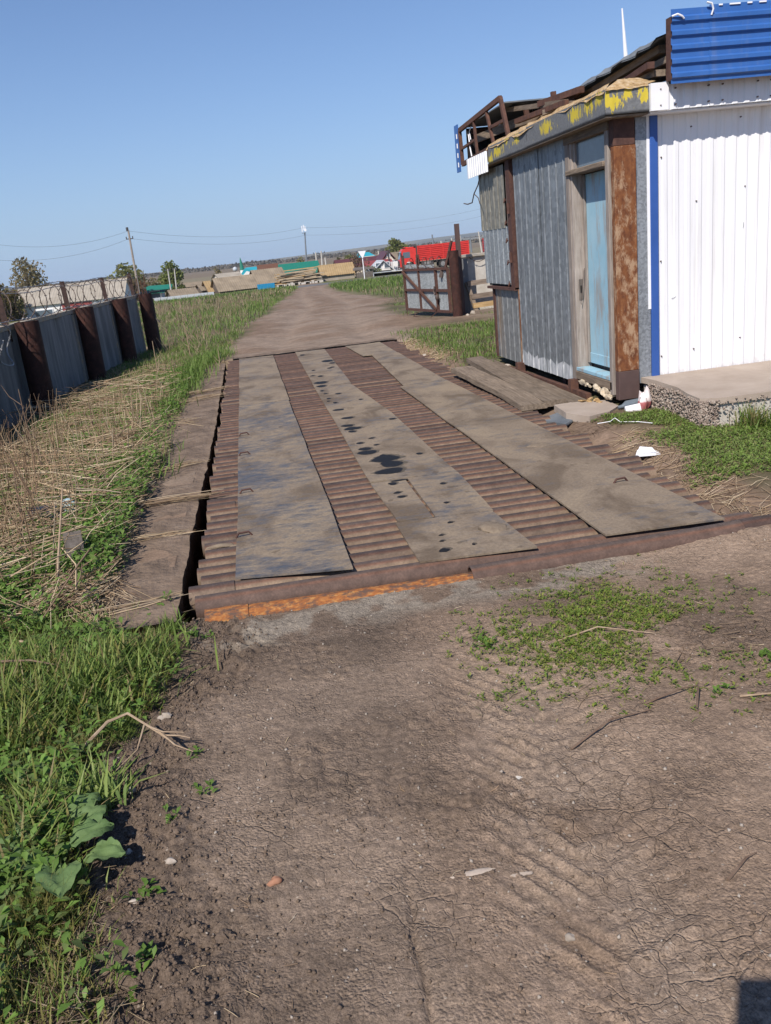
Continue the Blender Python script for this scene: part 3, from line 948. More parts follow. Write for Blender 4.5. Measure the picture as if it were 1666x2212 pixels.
OIL = [(1.11, 13.55, .1, .14), (.8, 11.24, .1, .12), (.78, 10.93, .07, .09), (.83, 8.51, .07, .06), (.78, 8.11, .07, .06), (.81, 7.94, .1, .08), (.79, 7.8, .04, .05), (.79, 7.25, .035, .04), (.8, 7.0, .061, .06), (.80, 6.86, .095, .08), (.9, 6.56, .129, .12), (.92, 6.36, .1, .12), (.87, 6.15, .12, .1), (.83, 5.8, .036, .04), (.89, 5.865, .065, .02), (.82, 5.55, .03, .027), (.83, 5.44, .034, .03), (.9, 4.55, .019, .016), (.86, 4.3, .035, .035), (1.15, 5.6, .025, .028), (1.07, 5.15, .021, .02), (.88, 4.45, .018, .015), (.91, 7.1, .025, .028), (.91, 7.39, .029, .031), (1.23, 8.16, .039, .047), (.8, 9.04, .078, .056), (.77, 9.86, .03, .053), (.81, 9.52, .029, .05), (.91, 10.14, .039, .056), (1.1, 9.53, .025, .037), (.75, 10.53, .03, .06), (.77, 10.26, .03, .043), (.80, 14.85, .044, .11), (.81, 12.6, .027, .064), (1.05, 12.64, .038, .065), (1.15, 13.21, .05, .09), (.9, 6.68, .03, .038), (1.0, 4.75, .02, .018), (1.18, 6.57, .029, .037), (.75, 12.02, .036, .058), (.85, 11.88, .041, .076), (1.1, 12.71, .033, .065), (.75, 9.69, .025, .038), (1.03, 4.32, .012, .018)]
for ox, oy, ra, rb in OIL:
    n = 22; ph = random.random() * 9
    zz = .0255
    for c_ in PL[2:8]: pass
    v = []
    for k in range(n):
        t = 2 * pi * k / n
        q = .8 + .35 * (vnoise(np.array(ph + 1.6 * cos(t)), np.array(ph + 1.6 * sin(t)), 3) - .3)
        v.append((ox + ra * q * cos(t), oy + rb * q * sin(t), 0))
    halo = [(ox + (p[0] - ox) * (1.22 + .12 * sin(3 * k + ph)) + .01, oy + (p[1] - oy) * (1.22 + .12 * cos(2 * k + ph)) + .01, -.0008) for k, p in enumerate(v)]
    # drape the stain and its soaked rim on the plate below it
    st = MB(); st.add(v, [tuple(range(n))])
    so = st.build("oil_stain", M['oil'], wb)
    hb = MB(); hb.add(halo, [tuple(range(n))]); ho = hb.build("oil_rim", M['oil_rim'], so)
    seedp = 3 if oy < 4.9 else (11 if oy < 5.9 and ox < .94 else (4 if oy < 5.88 else (5 if oy < 8.6 else (6 if oy < 10.89 else 7))))
    lf = {3: 0, 11: 0, 4: .003}.get(seedp, .003)
    for vt in so.data.vertices:
        X, Y = vt.co.x + base.x, vt.co.y + base.y
        vt.co.z = lf + .006 * (float(fbm(np.array(X), np.array(Y), 1.6, 3, seedp + 3)) - .3) + .011 + .0018 - base.z
    so.data.update()
    for vt in ho.data.vertices:
        X, Y = vt.co.x + base.x, vt.co.y + base.y
        vt.co.z = lf + .006 * (float(fbm(np.array(X), np.array(Y), 1.6, 3, seedp + 3)) - .3) + .011 + .0009 - base.z
    ho.data.update()
# caked mud on the front pipes
def lump(name, c, rx, ry, rz, mat, parent=None, seed=0, n=12, m=7, rough=.35, local=False):
    v, f = [], []
    for j in range(m + 1):
        ph = pi * j / m
        for i in range(n):
            t = 2 * pi * i / n
            d = Vector((sin(ph) * cos(t), sin(ph) * sin(t), cos(ph)))
            k = 1 + rough * (float(vnoise(np.array(d.x * 1.7 + d.z + seed * 3.1), np.array(d.y * 1.7 - d.z * .7 + seed), seed)) - .5) * 2
            v.append((c[0] + d.x * rx * k, c[1] + d.y * ry * k, c[2] + d.z * rz * k))
    for j in range(m):
        for i in range(n): f.append((j * n + i, (j + 1) * n + i, (j + 1) * n + (i + 1) % n, j * n + (i + 1) % n))
    mb = MB(); mb.add(v, f)
    return mb.build(name, mat, parent, smooth=50, local=local)
for c, rx, ry, rz, sd in (((-.36, 5.0, -.005), .075, .022, .012, 3), ((-.27, 4.98, -.02), .05, .03, .02, 4), ((1.21, 4.55, .012), .09, .09, .02, 5), ((.05, 5.25, .012), .09, .05, .009, 6), ((2.08, 6.3, .014), .08, .08, .012, 7), ((.9, 9.05, .012), .06, .09, .012, 8)):
    lump("mud_patch", c, rx, ry, rz, M['mudpatch'], wb, sd)
b = MB()
for px, py in ((-.22, 5.06), (-.2, 6.1), (-.21, 7.4), (-.21, 8.3), (2.2, 5.04)):
    b.tube([(px - .05, py, .012), (px - .03, py, .04), (px + .03, py + .01, .04), (px + .05, py + .01, .012)], .007, 6)
b.build("lifting_loop", M['iron'], wb)

# ================================================================== weigh house
XF = 3.2                        # facade plane facing the weighbridge
wh = empty("weigh_house", (4.6, 9.4, .0), "white and grey sheet metal weigh house with light blue door and blue parapet", "building")
W = lambda name, mb, mat, lab=None, sm=None, par=None: mb.build(name, mat, par or wh, lab, sm)
# inner shell (dark behind gaps), floor, far and right side
b = MB(); b.box(3.36, 7.6, 7.46, 11.42, .14, 2.42); W("inner_wall", b, M['wood_grey_z'])
b = MB(); b.box(3.24, 7.6, 7.44, 11.45, .10, .138); W("floor", b, M['wood_y'])
b = MB()
for y in (7.8, 9.0, 10.6): b.box(3.3, 7.5, y - .05, y + .05, -.05, .098)
W("floor_joist", b, M['iron'])
b = MB(); b.box(7.55, 7.6, 7.36, 11.45, .1, 2.6); W("side_wall", b, M['galv'])
# facade sheets, ribs running upright
def facade_sheet(y0, y1, z0, z1, mat, x=XF, pitch=.205, start=.06, lab=None, nb=6, warp=.0006, rib=.012, depth=.0085, name="wall_sheet"):
    b = MB()
    b.sheet((x, y0, z0), (0, 1, 0), (0, 0, z1 - z0), (-1, 0, 0), ribs(y1 - y0, pitch, 0, rib, .008, start), depth, nb, warp=warp)
    return W(name, b, mat, lab)
facade_sheet(8.43, 9.245, .10, 2.46, M['galv'], start=.07)
facade_sheet(9.235, 10.10, .10, 2.46, M['galv'], x=XF - .006, start=.06, pitch=.19)
facade_sheet(10.13, 11.14, .09, .965, M['galv_stain'], start=.08, pitch=.2, lab="rust streaked lower sheet under the shutter")
# whitewash splashed along the sheets' lower edge
b = MB()
for y0, y1, z0, st, pt, xx in ((8.43, 9.245, .101, .07, .205, XF), (9.235, 10.10, .101, .06, .19, XF - .006)):
    prof = ribs(y1 - y0, pt, 0, .012, .008, st)
    n0 = len(b.v)
    b.sheet((xx - .0025, y0, z0), (0, 1, 0), (0, 0, .001), (-1, 0, 0), prof, .0085, 1)
    m_ = len(prof)
    for i in range(m_):
        x_, y_, z_ = b.v[n0 + m_ + i]; b.v[n0 + m_ + i] = (x_, y_, z0 + .13 + .05 * random.random() - .04 * (i % 3 == 0))
W("whitewash_splash", b, M['limewash'])
# shutter over the window: two sheets on a frame standing proud of the wall
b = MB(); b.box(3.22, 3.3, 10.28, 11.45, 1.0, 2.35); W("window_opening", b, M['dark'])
facade_sheet(10.40, 11.5, 1.69, 2.40, M['galv_tan'], x=XF - .03, pitch=.19, start=.05, lab="yellowed upper shutter sheet", name="shutter_sheet", warp=.002)
facade_sheet(10.33, 11.45, 1.03, 1.705, M['galv_light'], x=XF - .024, pitch=.19, start=.06, name="shutter_sheet", warp=.001)
b = MB(); b.box(XF - .015, XF + .02, 10.33, 10.39, 1.02, 2.4, .004); W("shutter_edge_board", b, M['wood_z'])
b = MB(); b.box(XF - .05, XF + .01, 10.12, 10.20, .98, 2.42); b.box(XF - .05, XF - .042, 10.20, 10.26, .98, 2.42); W("angle_iron", b, M['iron'])
b = MB(); b.box(XF - .012, XF + .005, 10.10, 10.135, .09, .98); W("angle_iron", b, M['rust_post'])
b = MB(); b.box(XF - .06, XF + .03, 10.12, 11.3, .968, 1.0); W("shutter_sill", b, M['iron'])
b = MB(); b.box(XF - .02, XF + .03, 11.14, 11.2, .09, .97); W("corner_angle", b, M['iron'])
b = MB()
for z in (1.35, 1.9): b.tube([(XF - .06, 10.18, z - .06), (XF - .06, 10.18, z + .06)], .02, 8)
for z in (1.05, 1.3, 1.55, 1.75, 2.0): b.tube([(XF - .06, 10.26, z), (XF - .075, 10.29, z - .03), (XF - .05, 10.33, z + .02)], .008, 5)
W("hinge", b, M['iron'])
# door side: jamb plank, recess, frame
b = MB(); b.box(XF - .012, XF + .03, 8.345, 8.44, .10, 2.43, .006); W("jamb_plank", b, M['wood_z'])
b = MB(); b.box(XF + .0, XF + .15, 8.305, 8.345, .16, 2.40, .004); W("door_jamb", b, M['wood_z'])
b = MB(); b.box(3.235, 3.275, 8.300, 8.304, .92, 1.12); W("lock_plate", b, M['wood_grey_z'])
b = MB(); b.box(3.247, 3.262, 8.296, 8.2995, .99, 1.06); W("keyhole", b, M['dark'])
b = MB(); b.tube([(3.29, 8.29, 1.22), (3.27, 8.27, 1.16), (3.25, 8.26, 1.0), (3.235, 8.265, .9), (3.24, 8.27, .88)], .003, 6); W("door_wire_pull", b, M['wire_dark'])
door = MB(); door.box(3.325, 3.365, 7.40, 8.305, .30, 2.075, .004); dr = W("door", door, M['door'])
b = MB(); b.box(3.317, 3.3249, 7.42, 8.295, .30, .40, .003); b.build("bottom_rail", M['door'], dr)
b = MB(); b.box(3.30, 3.3249, 8.27, 8.303, .30, 2.07, .003); b.build("edge_strip", M['wood_z'], dr)
b = MB(); b.box(XF - .005, 3.325, 7.5, 8.345, .225, .262, .004); W("threshold", b, M['door'])
b = MB(); b.box(XF - .01, 3.32, 7.46, 8.43, .14, .222, .006); W("threshold_beam", b, M['wood_y'])
b = MB(); b.box(XF - .01, XF + .035, 7.435, 7.505, .10, 2.43, .006); W("door_post", b, M['wood_z'])
b = MB(); b.box(XF - .03, XF + .17, 7.5, 8.40, 2.082, 2.128, .006); W("transom_bar", b, M['wood_y'])
b = MB(); b.box(XF + .04, XF + .055, 7.505, 8.305, 2.128, 2.36); tr_ = W("transom_window", b, M['glass'])
b = MB(); b.box(XF + .02, XF + .04, 7.505, 7.535, 2.13, 2.36); b.box(XF + .02, XF + .04, 8.26, 8.305, 2.13, 2.36); b.build("sash", M['wood_z'], tr_)
b = MB(); b.box(XF - .02, XF + .17, 7.42, 8.45, 2.36, 2.44, .006); W("header_beam", b, M['wood_y'])
# corner: flaking post, galvanised strip, white edge, blue trim
b = MB(); b.box(3.20, 3.395, 7.325, 7.40, .33, 2.22, .004); W("corner_post", b, M['rust_post'])
b = MB(); b.box(3.20, 3.397, 7.322, 7.40, .07, .329, .004); W("post_foot", b, M['primer'])
b = MB(); b.box(3.20, 3.39, 7.33, 7.43, 2.221, 2.45, .004); W("post_head", b, M['iron'])
b = MB(); b.box(3.40, 3.52, 7.345, 7.40, .2, 2.46); W("galvanised_strip", b, M['galv_strip'])
b = MB(); b.box(3.497, 3.522, 7.338, 7.3445, .85, 2.45); W("white_edge_strip", b, M['white_trim'])
b = MB(); b.box(3.522, 3.592, 7.325, 7.37, .225, 2.50, .004); W("blue_corner_trim", b, M['blue_trim'])
# white wall, three lapped sheets
for i, (x0, x1) in enumerate(((3.585, 4.645), (4.64, 5.70), (5.695, 7.6))):
    b = MB(); b.sheet((x0, 7.352 + .002 * i, .235), (1, 0, 0), (0, 0, 2.4), (0, -1, 0), ribs(x1 - x0, .1055, 0, .034, .010, .05), .006, 4, warp=.0004)
    W("wall_sheet", b, M['white_sheet'])
for x, z in ((3.62, .42), (3.93, .45), (4.38, .5), (3.62, 1.25), (3.95, 1.72), (4.4, 1.8), (3.63, 2.1), (3.9, 2.32), (4.35, 2.36)):
    b = MB(); b.tube([(x, 7.352, z), (x, 7.338, z)], .006, 6); W("wall_screw", b, M['primer'])
b = MB()
for x, z, dx, dz in ((3.72, .92, .04, .010), (4.39, 1.45, .006, .05)):
    b.tube([(x, 7.347, z), (x + dx * .5, 7.342, z + dz * .4), (x + dx, 7.347, z + dz)], .0022, 5)
W("wall_scratch", b, M['galv'])
# fascia sheets round the booth roof, with flakes of yellow paint
YB = [(10.2, .25, 2.47), (9.7, .15, 2.55), (8.7, .28, 2.53), (7.75, .25, 2.57), (7.45, .12, 2.57)]
def fascia_panel(p, q, z0, z1, dy, spots, name="fascia_panel"):
    p, q = Vector((p[0], p[1], 0)), Vector((q[0], q[1], 0)); n = 36; mrows = 8
    d = q - p; nr = Vector((d.y, -d.x, 0)).normalized()
    V, C_ = [], []
    for j in range(mrows + 1):
        for i in range(n + 1):
            c = p + d * (i / n); z = z0 + (z1 - z0) * j / mrows
            w = .006 * (float(vnoise(np.array(i * .35), np.array(z * 9.0), 5)) - .5)
            c = c + nr * (w if 0 < j < mrows else 0); V.append((c.x, c.y, z))
            k = 0
            for s_, wd, zc in spots:
                k = max(k, math.exp(-(((d.length * i / n) - s_) / wd) ** 2 - ((z - zc) / .075) ** 2))
            C_.append((k, k, k))
    nt_ = len(V); inn = [(Vector(v) - nr * .03) for v in V]
    Q = []
    for j in range(mrows):
        for i in range(n):
            a = j * (n + 1) + i; Q.append((a, a + 1, a + n + 2, a + n + 1))
    V2 = [v - wloc(wh) for v in map(Vector, V)]
    k0 = len(V2)
    for i in range(n + 1): V2.append(Vector(inn[i]) - wloc(wh))
    for i in range(n): Q.append((i, k0 + i, k0 + i + 1, i + 1))
    C_ += [(0, 0, 0)] * (n + 1)
    me = np_mesh(name, [tuple(v) for v in V2], Q, None, C_, False)
    return link(name, me, M['fascia'], wh)
fascia_panel((3.08, 10.67), (3.08, 9.22), 2.44, 2.625, 0, [(.42, .26, 2.53), (1.1, .12, 2.58), (.1, .16, 2.48), (.75, .12, 2.6)])
fascia_panel((3.078, 9.215), (3.078, 7.20), 2.445, 2.64, 0, [(.62, .22, 2.56), (1.35, .18, 2.56), (1.68, .14, 2.57), (1.9, .1, 2.6)])
fascia_panel((3.078, 7.198), (3.455, 7.175), 2.45, 2.64, 0, [(.05, .09, 2.54), (.19, .05, 2.6), (.33, .07, 2.57)])
b = MB(); b.box(3.085, 3.45, 7.21, 11.45, 2.43, 2.444); W("soffit_board", b, M['wood_y'])
# foam and rotten insulation bulging over the fascia
def ridge(name, pts, mat, n=46, w=5, seed=0, rough=.035):
    pts = [[Vector(p) for p in row] for row in pts]; rows = len(pts); V, Q = [], []
    for r in range(rows):
        for i in range(n + 1):
            t = i / n * (len(pts[r]) - 1); k = min(int(t), len(pts[r]) - 2); p = pts[r][k].lerp(pts[r][k + 1], t - k)
            nz = rough * (float(fbm(np.array(i * .45), np.array(r * 1.3), 1.0, 3, seed)) - .5) * 2
            V.append((p.x + nz * .4, p.y, p.z + nz))
    for r in range(rows - 1):
        for i in range(n): Q.append((r * (n + 1) + i, r * (n + 1) + i + 1, (r + 1) * (n + 1) + i + 1, (r + 1) * (n + 1) + i))
    mb = MB(); mb.add(V, Q); return mb.build(name, mat, wh, smooth=60)
ridge("roof_insulation", [[(3.075, 10.75, 2.60), (3.07, 9.2, 2.61), (3.07, 7.19, 2.63)], [(3.12, 10.75, 2.66), (3.12, 9.2, 2.675), (3.13, 7.24, 2.675)], [(3.24, 10.75, 2.69), (3.25, 9.2, 2.71), (3.27, 7.36, 2.735)], [(3.42, 10.75, 2.70), (3.42, 9.2, 2.72), (3.44, 7.42, 2.75)], [(3.6, 10.75, 2.68), (3.62, 9.2, 2.70), (3.68, 7.45, 2.72)]], M['foam'], seed=5)
ridge("roof_insulation", [[(3.07, 7.18, 2.62), (3.3, 7.168, 2.63), (3.44, 7.17, 2.635)], [(3.12, 7.24, 2.67), (3.3, 7.24, 2.68), (3.46, 7.22, 2.66)], [(3.26, 7.36, 2.73), (3.4, 7.36, 2.735), (3.6, 7.34, 2.70)]], M['foam'], n=14, seed=9, rough=.015)
# white flashing and the strip under the parapet
b = MB(); b.box(3.448, 3.60, 7.145, 7.185, 2.445, 2.65); W("white_flashing", b, M['white_trim'])
for x0, x1 in ((3.60, 4.62), (4.61, 6.0), (5.99, 7.6)):
    b = MB(); b.sheet((x0, 7.165, 2.445), (1, 0, 0), (0, 0, .19), (0, -1, 0), ribs(x1 - x0, .1055, 0, .04, .010, .03), .008, 2); W("eave_sheet", b, M['white_sheet'])
b = MB(); b.box(3.46, 7.6, 7.19, 7.35, 2.43, 2.444); W("eave_soffit", b, M['white_trim'])
for x in (3.53, 3.66, 3.95, 4.07, 4.38, 4.5):
    for z in (2.48, 2.6): b = MB(); b.tube([(x, 7.166, z), (x, 7.140, z)], .006, 6); W("eave_screw", b, M['primer'])
# blue parapet: two sheets with lying ribs
def hprof(h): return [(t, v) for t, v in ribs(h, .1, 0, .028, .014, .028)]
for x0, x1, dy, dz in ((3.565, 3.895, 0, .0), (3.885, 5.0, -.004, .012), (4.99, 7.6, 0, .012)):
    b = MB(); b.sheet((x0, 7.035 + dy, 2.615), (0, 0, 1), (x1 - x0, 0, 0), (0, -1, 0), hprof(.53 + dz), .02, 3, warp=.002)
    b.sheet((x0, 7.038 + dy, 2.615), (0, 0, 1), (x1 - x0, 0, 0), (0, -1, 0), hprof(.53 + dz), .02, 1)
    W("parapet_sheet", b, M['blue_sheet'])
b = MB(); b.box(3.575, 7.6, 7.05, 7.14, 2.65, 2.69); b.box(3.575, 7.6, 7.05, 7.14, 3.06, 3.1); b.box(3.575, 3.61, 7.05, 7.14, 2.69, 3.06); W("parapet_frame", b, M['iron'])
b = MB()
for pts in ([(3.56, 7.01, 3.09), (3.6, 6.995, 3.1), (3.64, 7.0, 3.085), (3.66, 7.01, 3.07)], [(3.85, 7.01, 3.17), (3.885, 7.0, 3.16), (3.9, 7.0, 3.12), (3.89, 7.01, 3.08)]):
    b.tube(pts, .008, 6)
W("tie_wire", b, M['white_trim'], sm=60)
b = MB()
for x, w_ in ((3.96, .03), (4.05, .09), (4.2, .04), (4.3, .06), (4.62, .1), (4.9, .05)):
    b.box(x, x + w_, 7.022, 7.028, 3.145, 3.156)
W("peeled_edge", b, M['white_trim'])
# main roof: grey sheet running back from the parapet, tattered lower edge, timbers under it
b = MB()
n = 26; rows = [(3.52, 2.955), (3.585, 3.01), (3.62, 3.015), (5.4, 3.3), (7.6, 2.95)]
V, Q = [], []
for r, (x, z) in enumerate(rows):
    for i in range(n + 1):
        y = 7.2 + (10.2 - 7.2) * i / n
        sag = -.035 * sin(i / n * pi * .5) ** 2 + (.018 * (random.random() - .5) if r < 2 else 0)
        V.append((x + (.05 * (random.random() - .4) if r == 0 and i > 2 else 0) + .10 * (i / n) , y, z + sag + (.025 if r == 0 and i < 1 else 0)))
for r in range(len(rows) - 1):
    for i in range(n): Q.append((r * (n + 1) + i, r * (n + 1) + i + 1, (r + 1) * (n + 1) + i + 1, (r + 1) * (n + 1) + i))
b.add(V, Q)
nv = len(V); b.add([(x, y, z - .012) for x, y, z in V], [q[::-1] for q in Q])
W("roof_sheet", b, M['slate'])
for (p, q, w_, h_) in (((3.66, 7.35, 2.93), (3.75, 9.9, 2.86), .09, .06), ((3.72, 7.2, 2.84), (3.68, 10.4, 2.80), .14, .05), ((3.6, 7.3, 2.745), (3.62, 9.3, 2.74), .1, .05), ((3.55, 8.0, 2.78), (4.9, 8.2, 2.92), .07, .07), ((3.5, 9.1, 2.76), (4.9, 9.2, 2.9), .07, .07), ((3.45, 9.75, 2.79), (3.5, 10.9, 2.86), .05, .05), ((3.5, 9.0, 2.80), (3.38, 9.45, 2.795), .08, .05)):
    b = MB(); b.obox(p, q, w_, h_); W("roof_timber", b, M['wood_y'])
b = MB(); b.obox((3.5, 7.25, 2.80), (3.62, 8.2, 2.79), .06, .05); W("roof_channel", b, M['iron'])
b = MB(); b.box(3.6, 7.5, 7.4, 11.5, 2.60, 2.69); W("ceiling_deck", b, M['wood_y'])
# skeleton of the lost parapet at the far end: rusty frame standing over the facade
fr = MB()
A_, B_, C_, D_ = (3.16, 12.25, 3.02), (3.2, 10.44, 3.115), (3.2, 10.2, 2.66), (3.16, 12.2, 2.585)
for p, q in ((A_, B_), (B_, C_), (C_, D_), (D_, A_)): fr.obox(p, q, .04, .055)
lerp = lambda p, q, t: tuple(Vector(p).lerp(Vector(q), t))
fr.obox(lerp(A_, B_, .38), lerp(D_, C_, .36), .03, .04)
fr.obox(lerp(A_, B_, .68), lerp(D_, C_, .72), .03, .045)
fr.obox(lerp(D_, A_, .45), lerp(lerp(A_, B_, .38), lerp(D_, C_, .36), .55), .03, .03)
fr.obox(lerp(lerp(A_, B_, .68), lerp(D_, C_, .72), .5), lerp(B_, C_, .55), .03, .035)
W("parapet_frame", fr, M['rust'])
for (p, q, w_, h_) in (((3.3, 12.2, 2.98), (5.2, 12.2, 3.0), .05, .05), ((3.3, 12.1, 2.6), (5.4, 12.1, 2.6), .05, .05), ((3.35, 10.35, 2.84), (3.4, 8.9, 2.80), .06, .05), ((3.42, 9.75, 2.92), (3.55, 8.85, 2.9), .05, .06), ((3.6, 10.6, 2.66), (3.55, 10.6, 3.0), .05, .05), ((3.62, 9.8, 2.72), (3.6, 9.8, 3.04), .05, .05), ((3.5, 9.25, 2.78), (3.62, 9.05, 2.93), .05, .05), ((3.25, 11.2, 2.62), (4.6, 11.2, 2.66), .05, .05)):
    b = MB(); b.obox(p, q, w_, h_); W("roof_bar", b, M['rust'])
for (p, q, w_, h_) in (((3.45, 10.95, 3.05), (3.45, 9.05, 2.825), .06, .05), ((3.3, 11.9, 2.86), (3.6, 10.6, 2.9), .03, .1), ((3.6, 12.0, 2.75), (4.6, 10.4, 2.95), .06, .05)):
    b = MB(); b.obox(p, q, w_, h_); W("roof_timber", b, M['wood_y'])
b = MB(); b.poly([(3.7, 12.3, 2.65), (3.7, 10.3, 2.72), (3.75, 10.3, 3.02), (3.75, 12.3, 3.02)], (.02, 0, 0)); W("roof_backing", b, M['dark'])  # near-black sheets added to paint in the dark of the roof space
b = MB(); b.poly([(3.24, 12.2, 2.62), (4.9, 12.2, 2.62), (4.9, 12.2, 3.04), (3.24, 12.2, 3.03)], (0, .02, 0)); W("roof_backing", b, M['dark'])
b = MB(); b.poly([(3.24, 12.2, 2.60), (4.9, 12.2, 2.60), (4.9, 10.5, 2.66), (3.4, 10.5, 2.66)], (0, 0, .015)); W("roof_backing", b, M['wood_grey_z'])
b = MB(); b.poly([(3.22, 12.25, 3.045), (3.3, 10.6, 3.08), (4.9, 10.4, 3.06), (4.9, 12.25, 3.05)], (0, 0, .015)); W("roof_sheet", b, M['slate'])
b = MB(); b.box(3.135, 3.15, 12.272, 12.45, 2.5, 3.1); W("parapet_sheet", b, M['blue_sheet'], "blue sheet seen end on at the far parapet")
for z in (2.56, 2.68, 2.80, 2.92):
    b = MB(); b.box(3.115, 3.128, 12.28, 12.287, z, z + .06); W("parapet_clip", b, M['white_trim'])
b = MB(); b.sheet((3.075, 10.69, 2.355), (0, 1, 0), (0, 0, .235), (-1, 0, 0), ribs(.98, .1, 0, .04, .012, .03), .02, 3, warp=.004)
W("fascia_panel", b, M['white_sheet'], "short white ribbed fascia piece under the rusty frame")
b = MB(); b.tube([(3.13, 11.25, 2.36), (3.11, 11.32, 2.25), (3.10, 11.5, 2.16), (3.1, 11.62, 2.06), (3.07, 11.75, 2.05), (3.06, 11.9, 2.07)], .008, 5)
b.tube([(3.10, 11.5, 2.16), (3.12, 11.38, 2.1), (3.1, 11.25, 2.02)], .006, 5); W("loose_wire", b, M['wire_dark'])
b = MB(); b.tube([(3.2, 11.95, 2.93), (3.17, 11.8, 2.75), (3.16, 11.7, 2.62)], .008, 5); b.tube([(3.2, 11.85, 2.85), (3.2, 11.9, 2.95), (3.2, 11.8, 3.0)], .006, 5); W("loose_cable", b, M['white_trim'])
# under the booth: rusty skid rail, foam lumps
b = MB(); b.obox((3.13, 11.0, .0), (3.16, 7.95, .02), .05, .06); b.box(3.11, 3.2, 10.05, 10.15, -.01, .12); b.box(3.12, 3.2, 8.32, 8.40, .0, .14); W("skid_rail", b, M['rust'])
for i, c in enumerate(((3.2, 8.2, .125), (3.2, 8.05, .12), (3.19, 7.8, .115), (3.19, 7.62, .105), (3.19, 7.52, .08))):
    lump("foam_lump", c, .03, .075, .028, M['foam_pale'], wh, i, n=16, m=9, rough=.8)
# rivets/stain
# concrete platform in front of the white wall
cp = empty("concrete_platform", (4.9, 6.7, 0), "sandy concrete platform with broken pebbly end below white wall", "platform")
def slab_poly(n_pts, z0, z1): pass
SP = [(3.42, 7.34), (3.44, 7.1), (3.47, 6.75), (3.40, 6.45), (3.37, 6.2), (3.5, 6.13), (4.2, 6.10), (5.2, 6.05), (7.6, 6.0), (7.6, 7.34)]
b = MB(); b.poly([(x, y, .185 + .018 * (y > 7)) for x, y in SP], (0, 0, .05))
b.build("slab", M['slab'], cp, smooth=30)
b = MB(); b.poly([(x + (.025 if x < 3.6 else 0), y + (.02 if y < 7 else 0), -.25) for x, y in SP], (0, 0, .434))
b.build("slab_side", M['slab_side'], cp)
V, T = [], []
PV = np.array([(0, 0, 1), (1, 0, 0), (0, 1, 0), (-1, 0, 0), (0, -1, 0), (0, 0, -1)], float)
PT = np.array([(0, 1, 2), (0, 2, 3), (0, 3, 4), (0, 4, 1), (5, 2, 1), (5, 3, 2), (5, 4, 3), (5, 1, 4)])
k = 0
def pebble_at(p, s):
    global k
    R = Matrix.Rotation(random.random() * 6, 3, 'X') @ Matrix.Rotation(random.random() * 6, 3, 'Z')
    q = PV * np.array([s * random.uniform(.7, 1.2), s * random.uniform(.7, 1.2), s * random.uniform(.6, 1)])
    V.append(q @ np.array(R) + np.array(p)); T.append(PT + 6 * k); k += 1
END = [(3.43, 7.2), (3.44, 7.0), (3.46, 6.75), (3.41, 6.45), (3.375, 6.2), (3.42, 6.14), (3.5, 6.13)]
for _ in range(1500):
    t = random.random() * (len(END) - 1); i = int(t); p = Vector((*END[i], 0)).lerp(Vector((*END[i + 1], 0)), t - i)
    z = random.uniform(-.05, .215); pebble_at((p.x - .02 - .05 * (.22 - z) * random.random() + .012, p.y, z), random.uniform(.006, .017))
for _ in range(420):
    x = random.uniform(3.4, 5.0); pebble_at((x, 6.115 - .008 * (x - 3.4), random.choice([random.uniform(.12, .22), random.uniform(-.04, .2)])), random.uniform(.004, .012))
me = np_mesh("aggregate", np.vstack(V) - np.array(wloc(cp)), None, np.vstack(T))
tag(link("aggregate", me, M['pebble'], cp), kind='stuff')

# planks, broken concrete, mat and litter by the door
def plank(name, pts, w, t, label, group="planks lying in front of the booth", mat='wood_y'):
    n = 14; V, Q = [], []
    P = [Vector(p) for p in pts]
    for i in range(n + 1):
        s_ = i / n * (len(P) - 1); j = min(int(s_), len(P) - 2); c = P[j].lerp(P[j + 1], s_ - j)
        d = (P[j + 1] - P[j]).normalized(); sd = Vector((d.y, -d.x, 0)).normalized()
        e = .01 * (random.random() - .5)
        for a, z in ((-1, 0), (1, 0), (1, 1), (-1, 1)):
            V.append(c + sd * a * (w / 2 + e) + Vector((0, 0, z * t + .006 * (random.random() - .5))))
    for i in range(n):
        for k_ in range(4): Q.append((i * 4 + k_, (i + 1) * 4 + k_, (i + 1) * 4 + (k_ + 1) % 4, i * 4 + (k_ + 1) % 4))
    Q += [(0, 1, 2, 3), (n * 4 + 3, n * 4 + 2, n * 4 + 1, n * 4)]
    mb = MB(); mb.add(V, Q); o = mb.build(name, M[mat])
    return tag(based(o), label, "plank", group)
plank("wooden_plank", [(2.56, 7.82, -.01), (2.55, 8.8, .02), (2.52, 9.6, .035), (2.50, 10.45, .05)], .25, .055, "bowed weathered plank nearest the pipe ends of the weighbridge")
plank("wooden_plank", [(2.77, 7.82, -.005), (2.80, 9.2, .015), (2.92, 11.4, .02)], .22, .06, "long weathered plank in the middle of the three by the booth")
plank("wooden_plank", [(2.97, 7.72, -.0), (3.0, 9.4, .01), (3.06, 11.3, .01)], .17, .03, "splintered dark plank lying closest to the rusty skid rail")
b = MB(); b.poly([(2.72, 7.72, -.04), (2.68, 7.3, -.04), (2.79, 7.02, -.04), (3.02, 7.12, -.04), (3.18, 7.3, -.04), (3.2, 7.62, -.04), (3.0, 7.75, -.04)], (0, 0, .07))
o = b.build("concrete_chunk", M['slab']); tag(based(o), "flat broken concrete chunk under the blue door step", "concrete chunk")
b = MB(); rows = 16
for i in range(rows):
    p = Vector((2.47, 7.42, -.035)).lerp(Vector((2.72, 7.62, -.035)), i / rows); q = Vector((2.60, 7.1, -.035)).lerp(Vector((2.78, 7.3, -.035)), i / rows)
    b.obox(p, q, .014, .02)
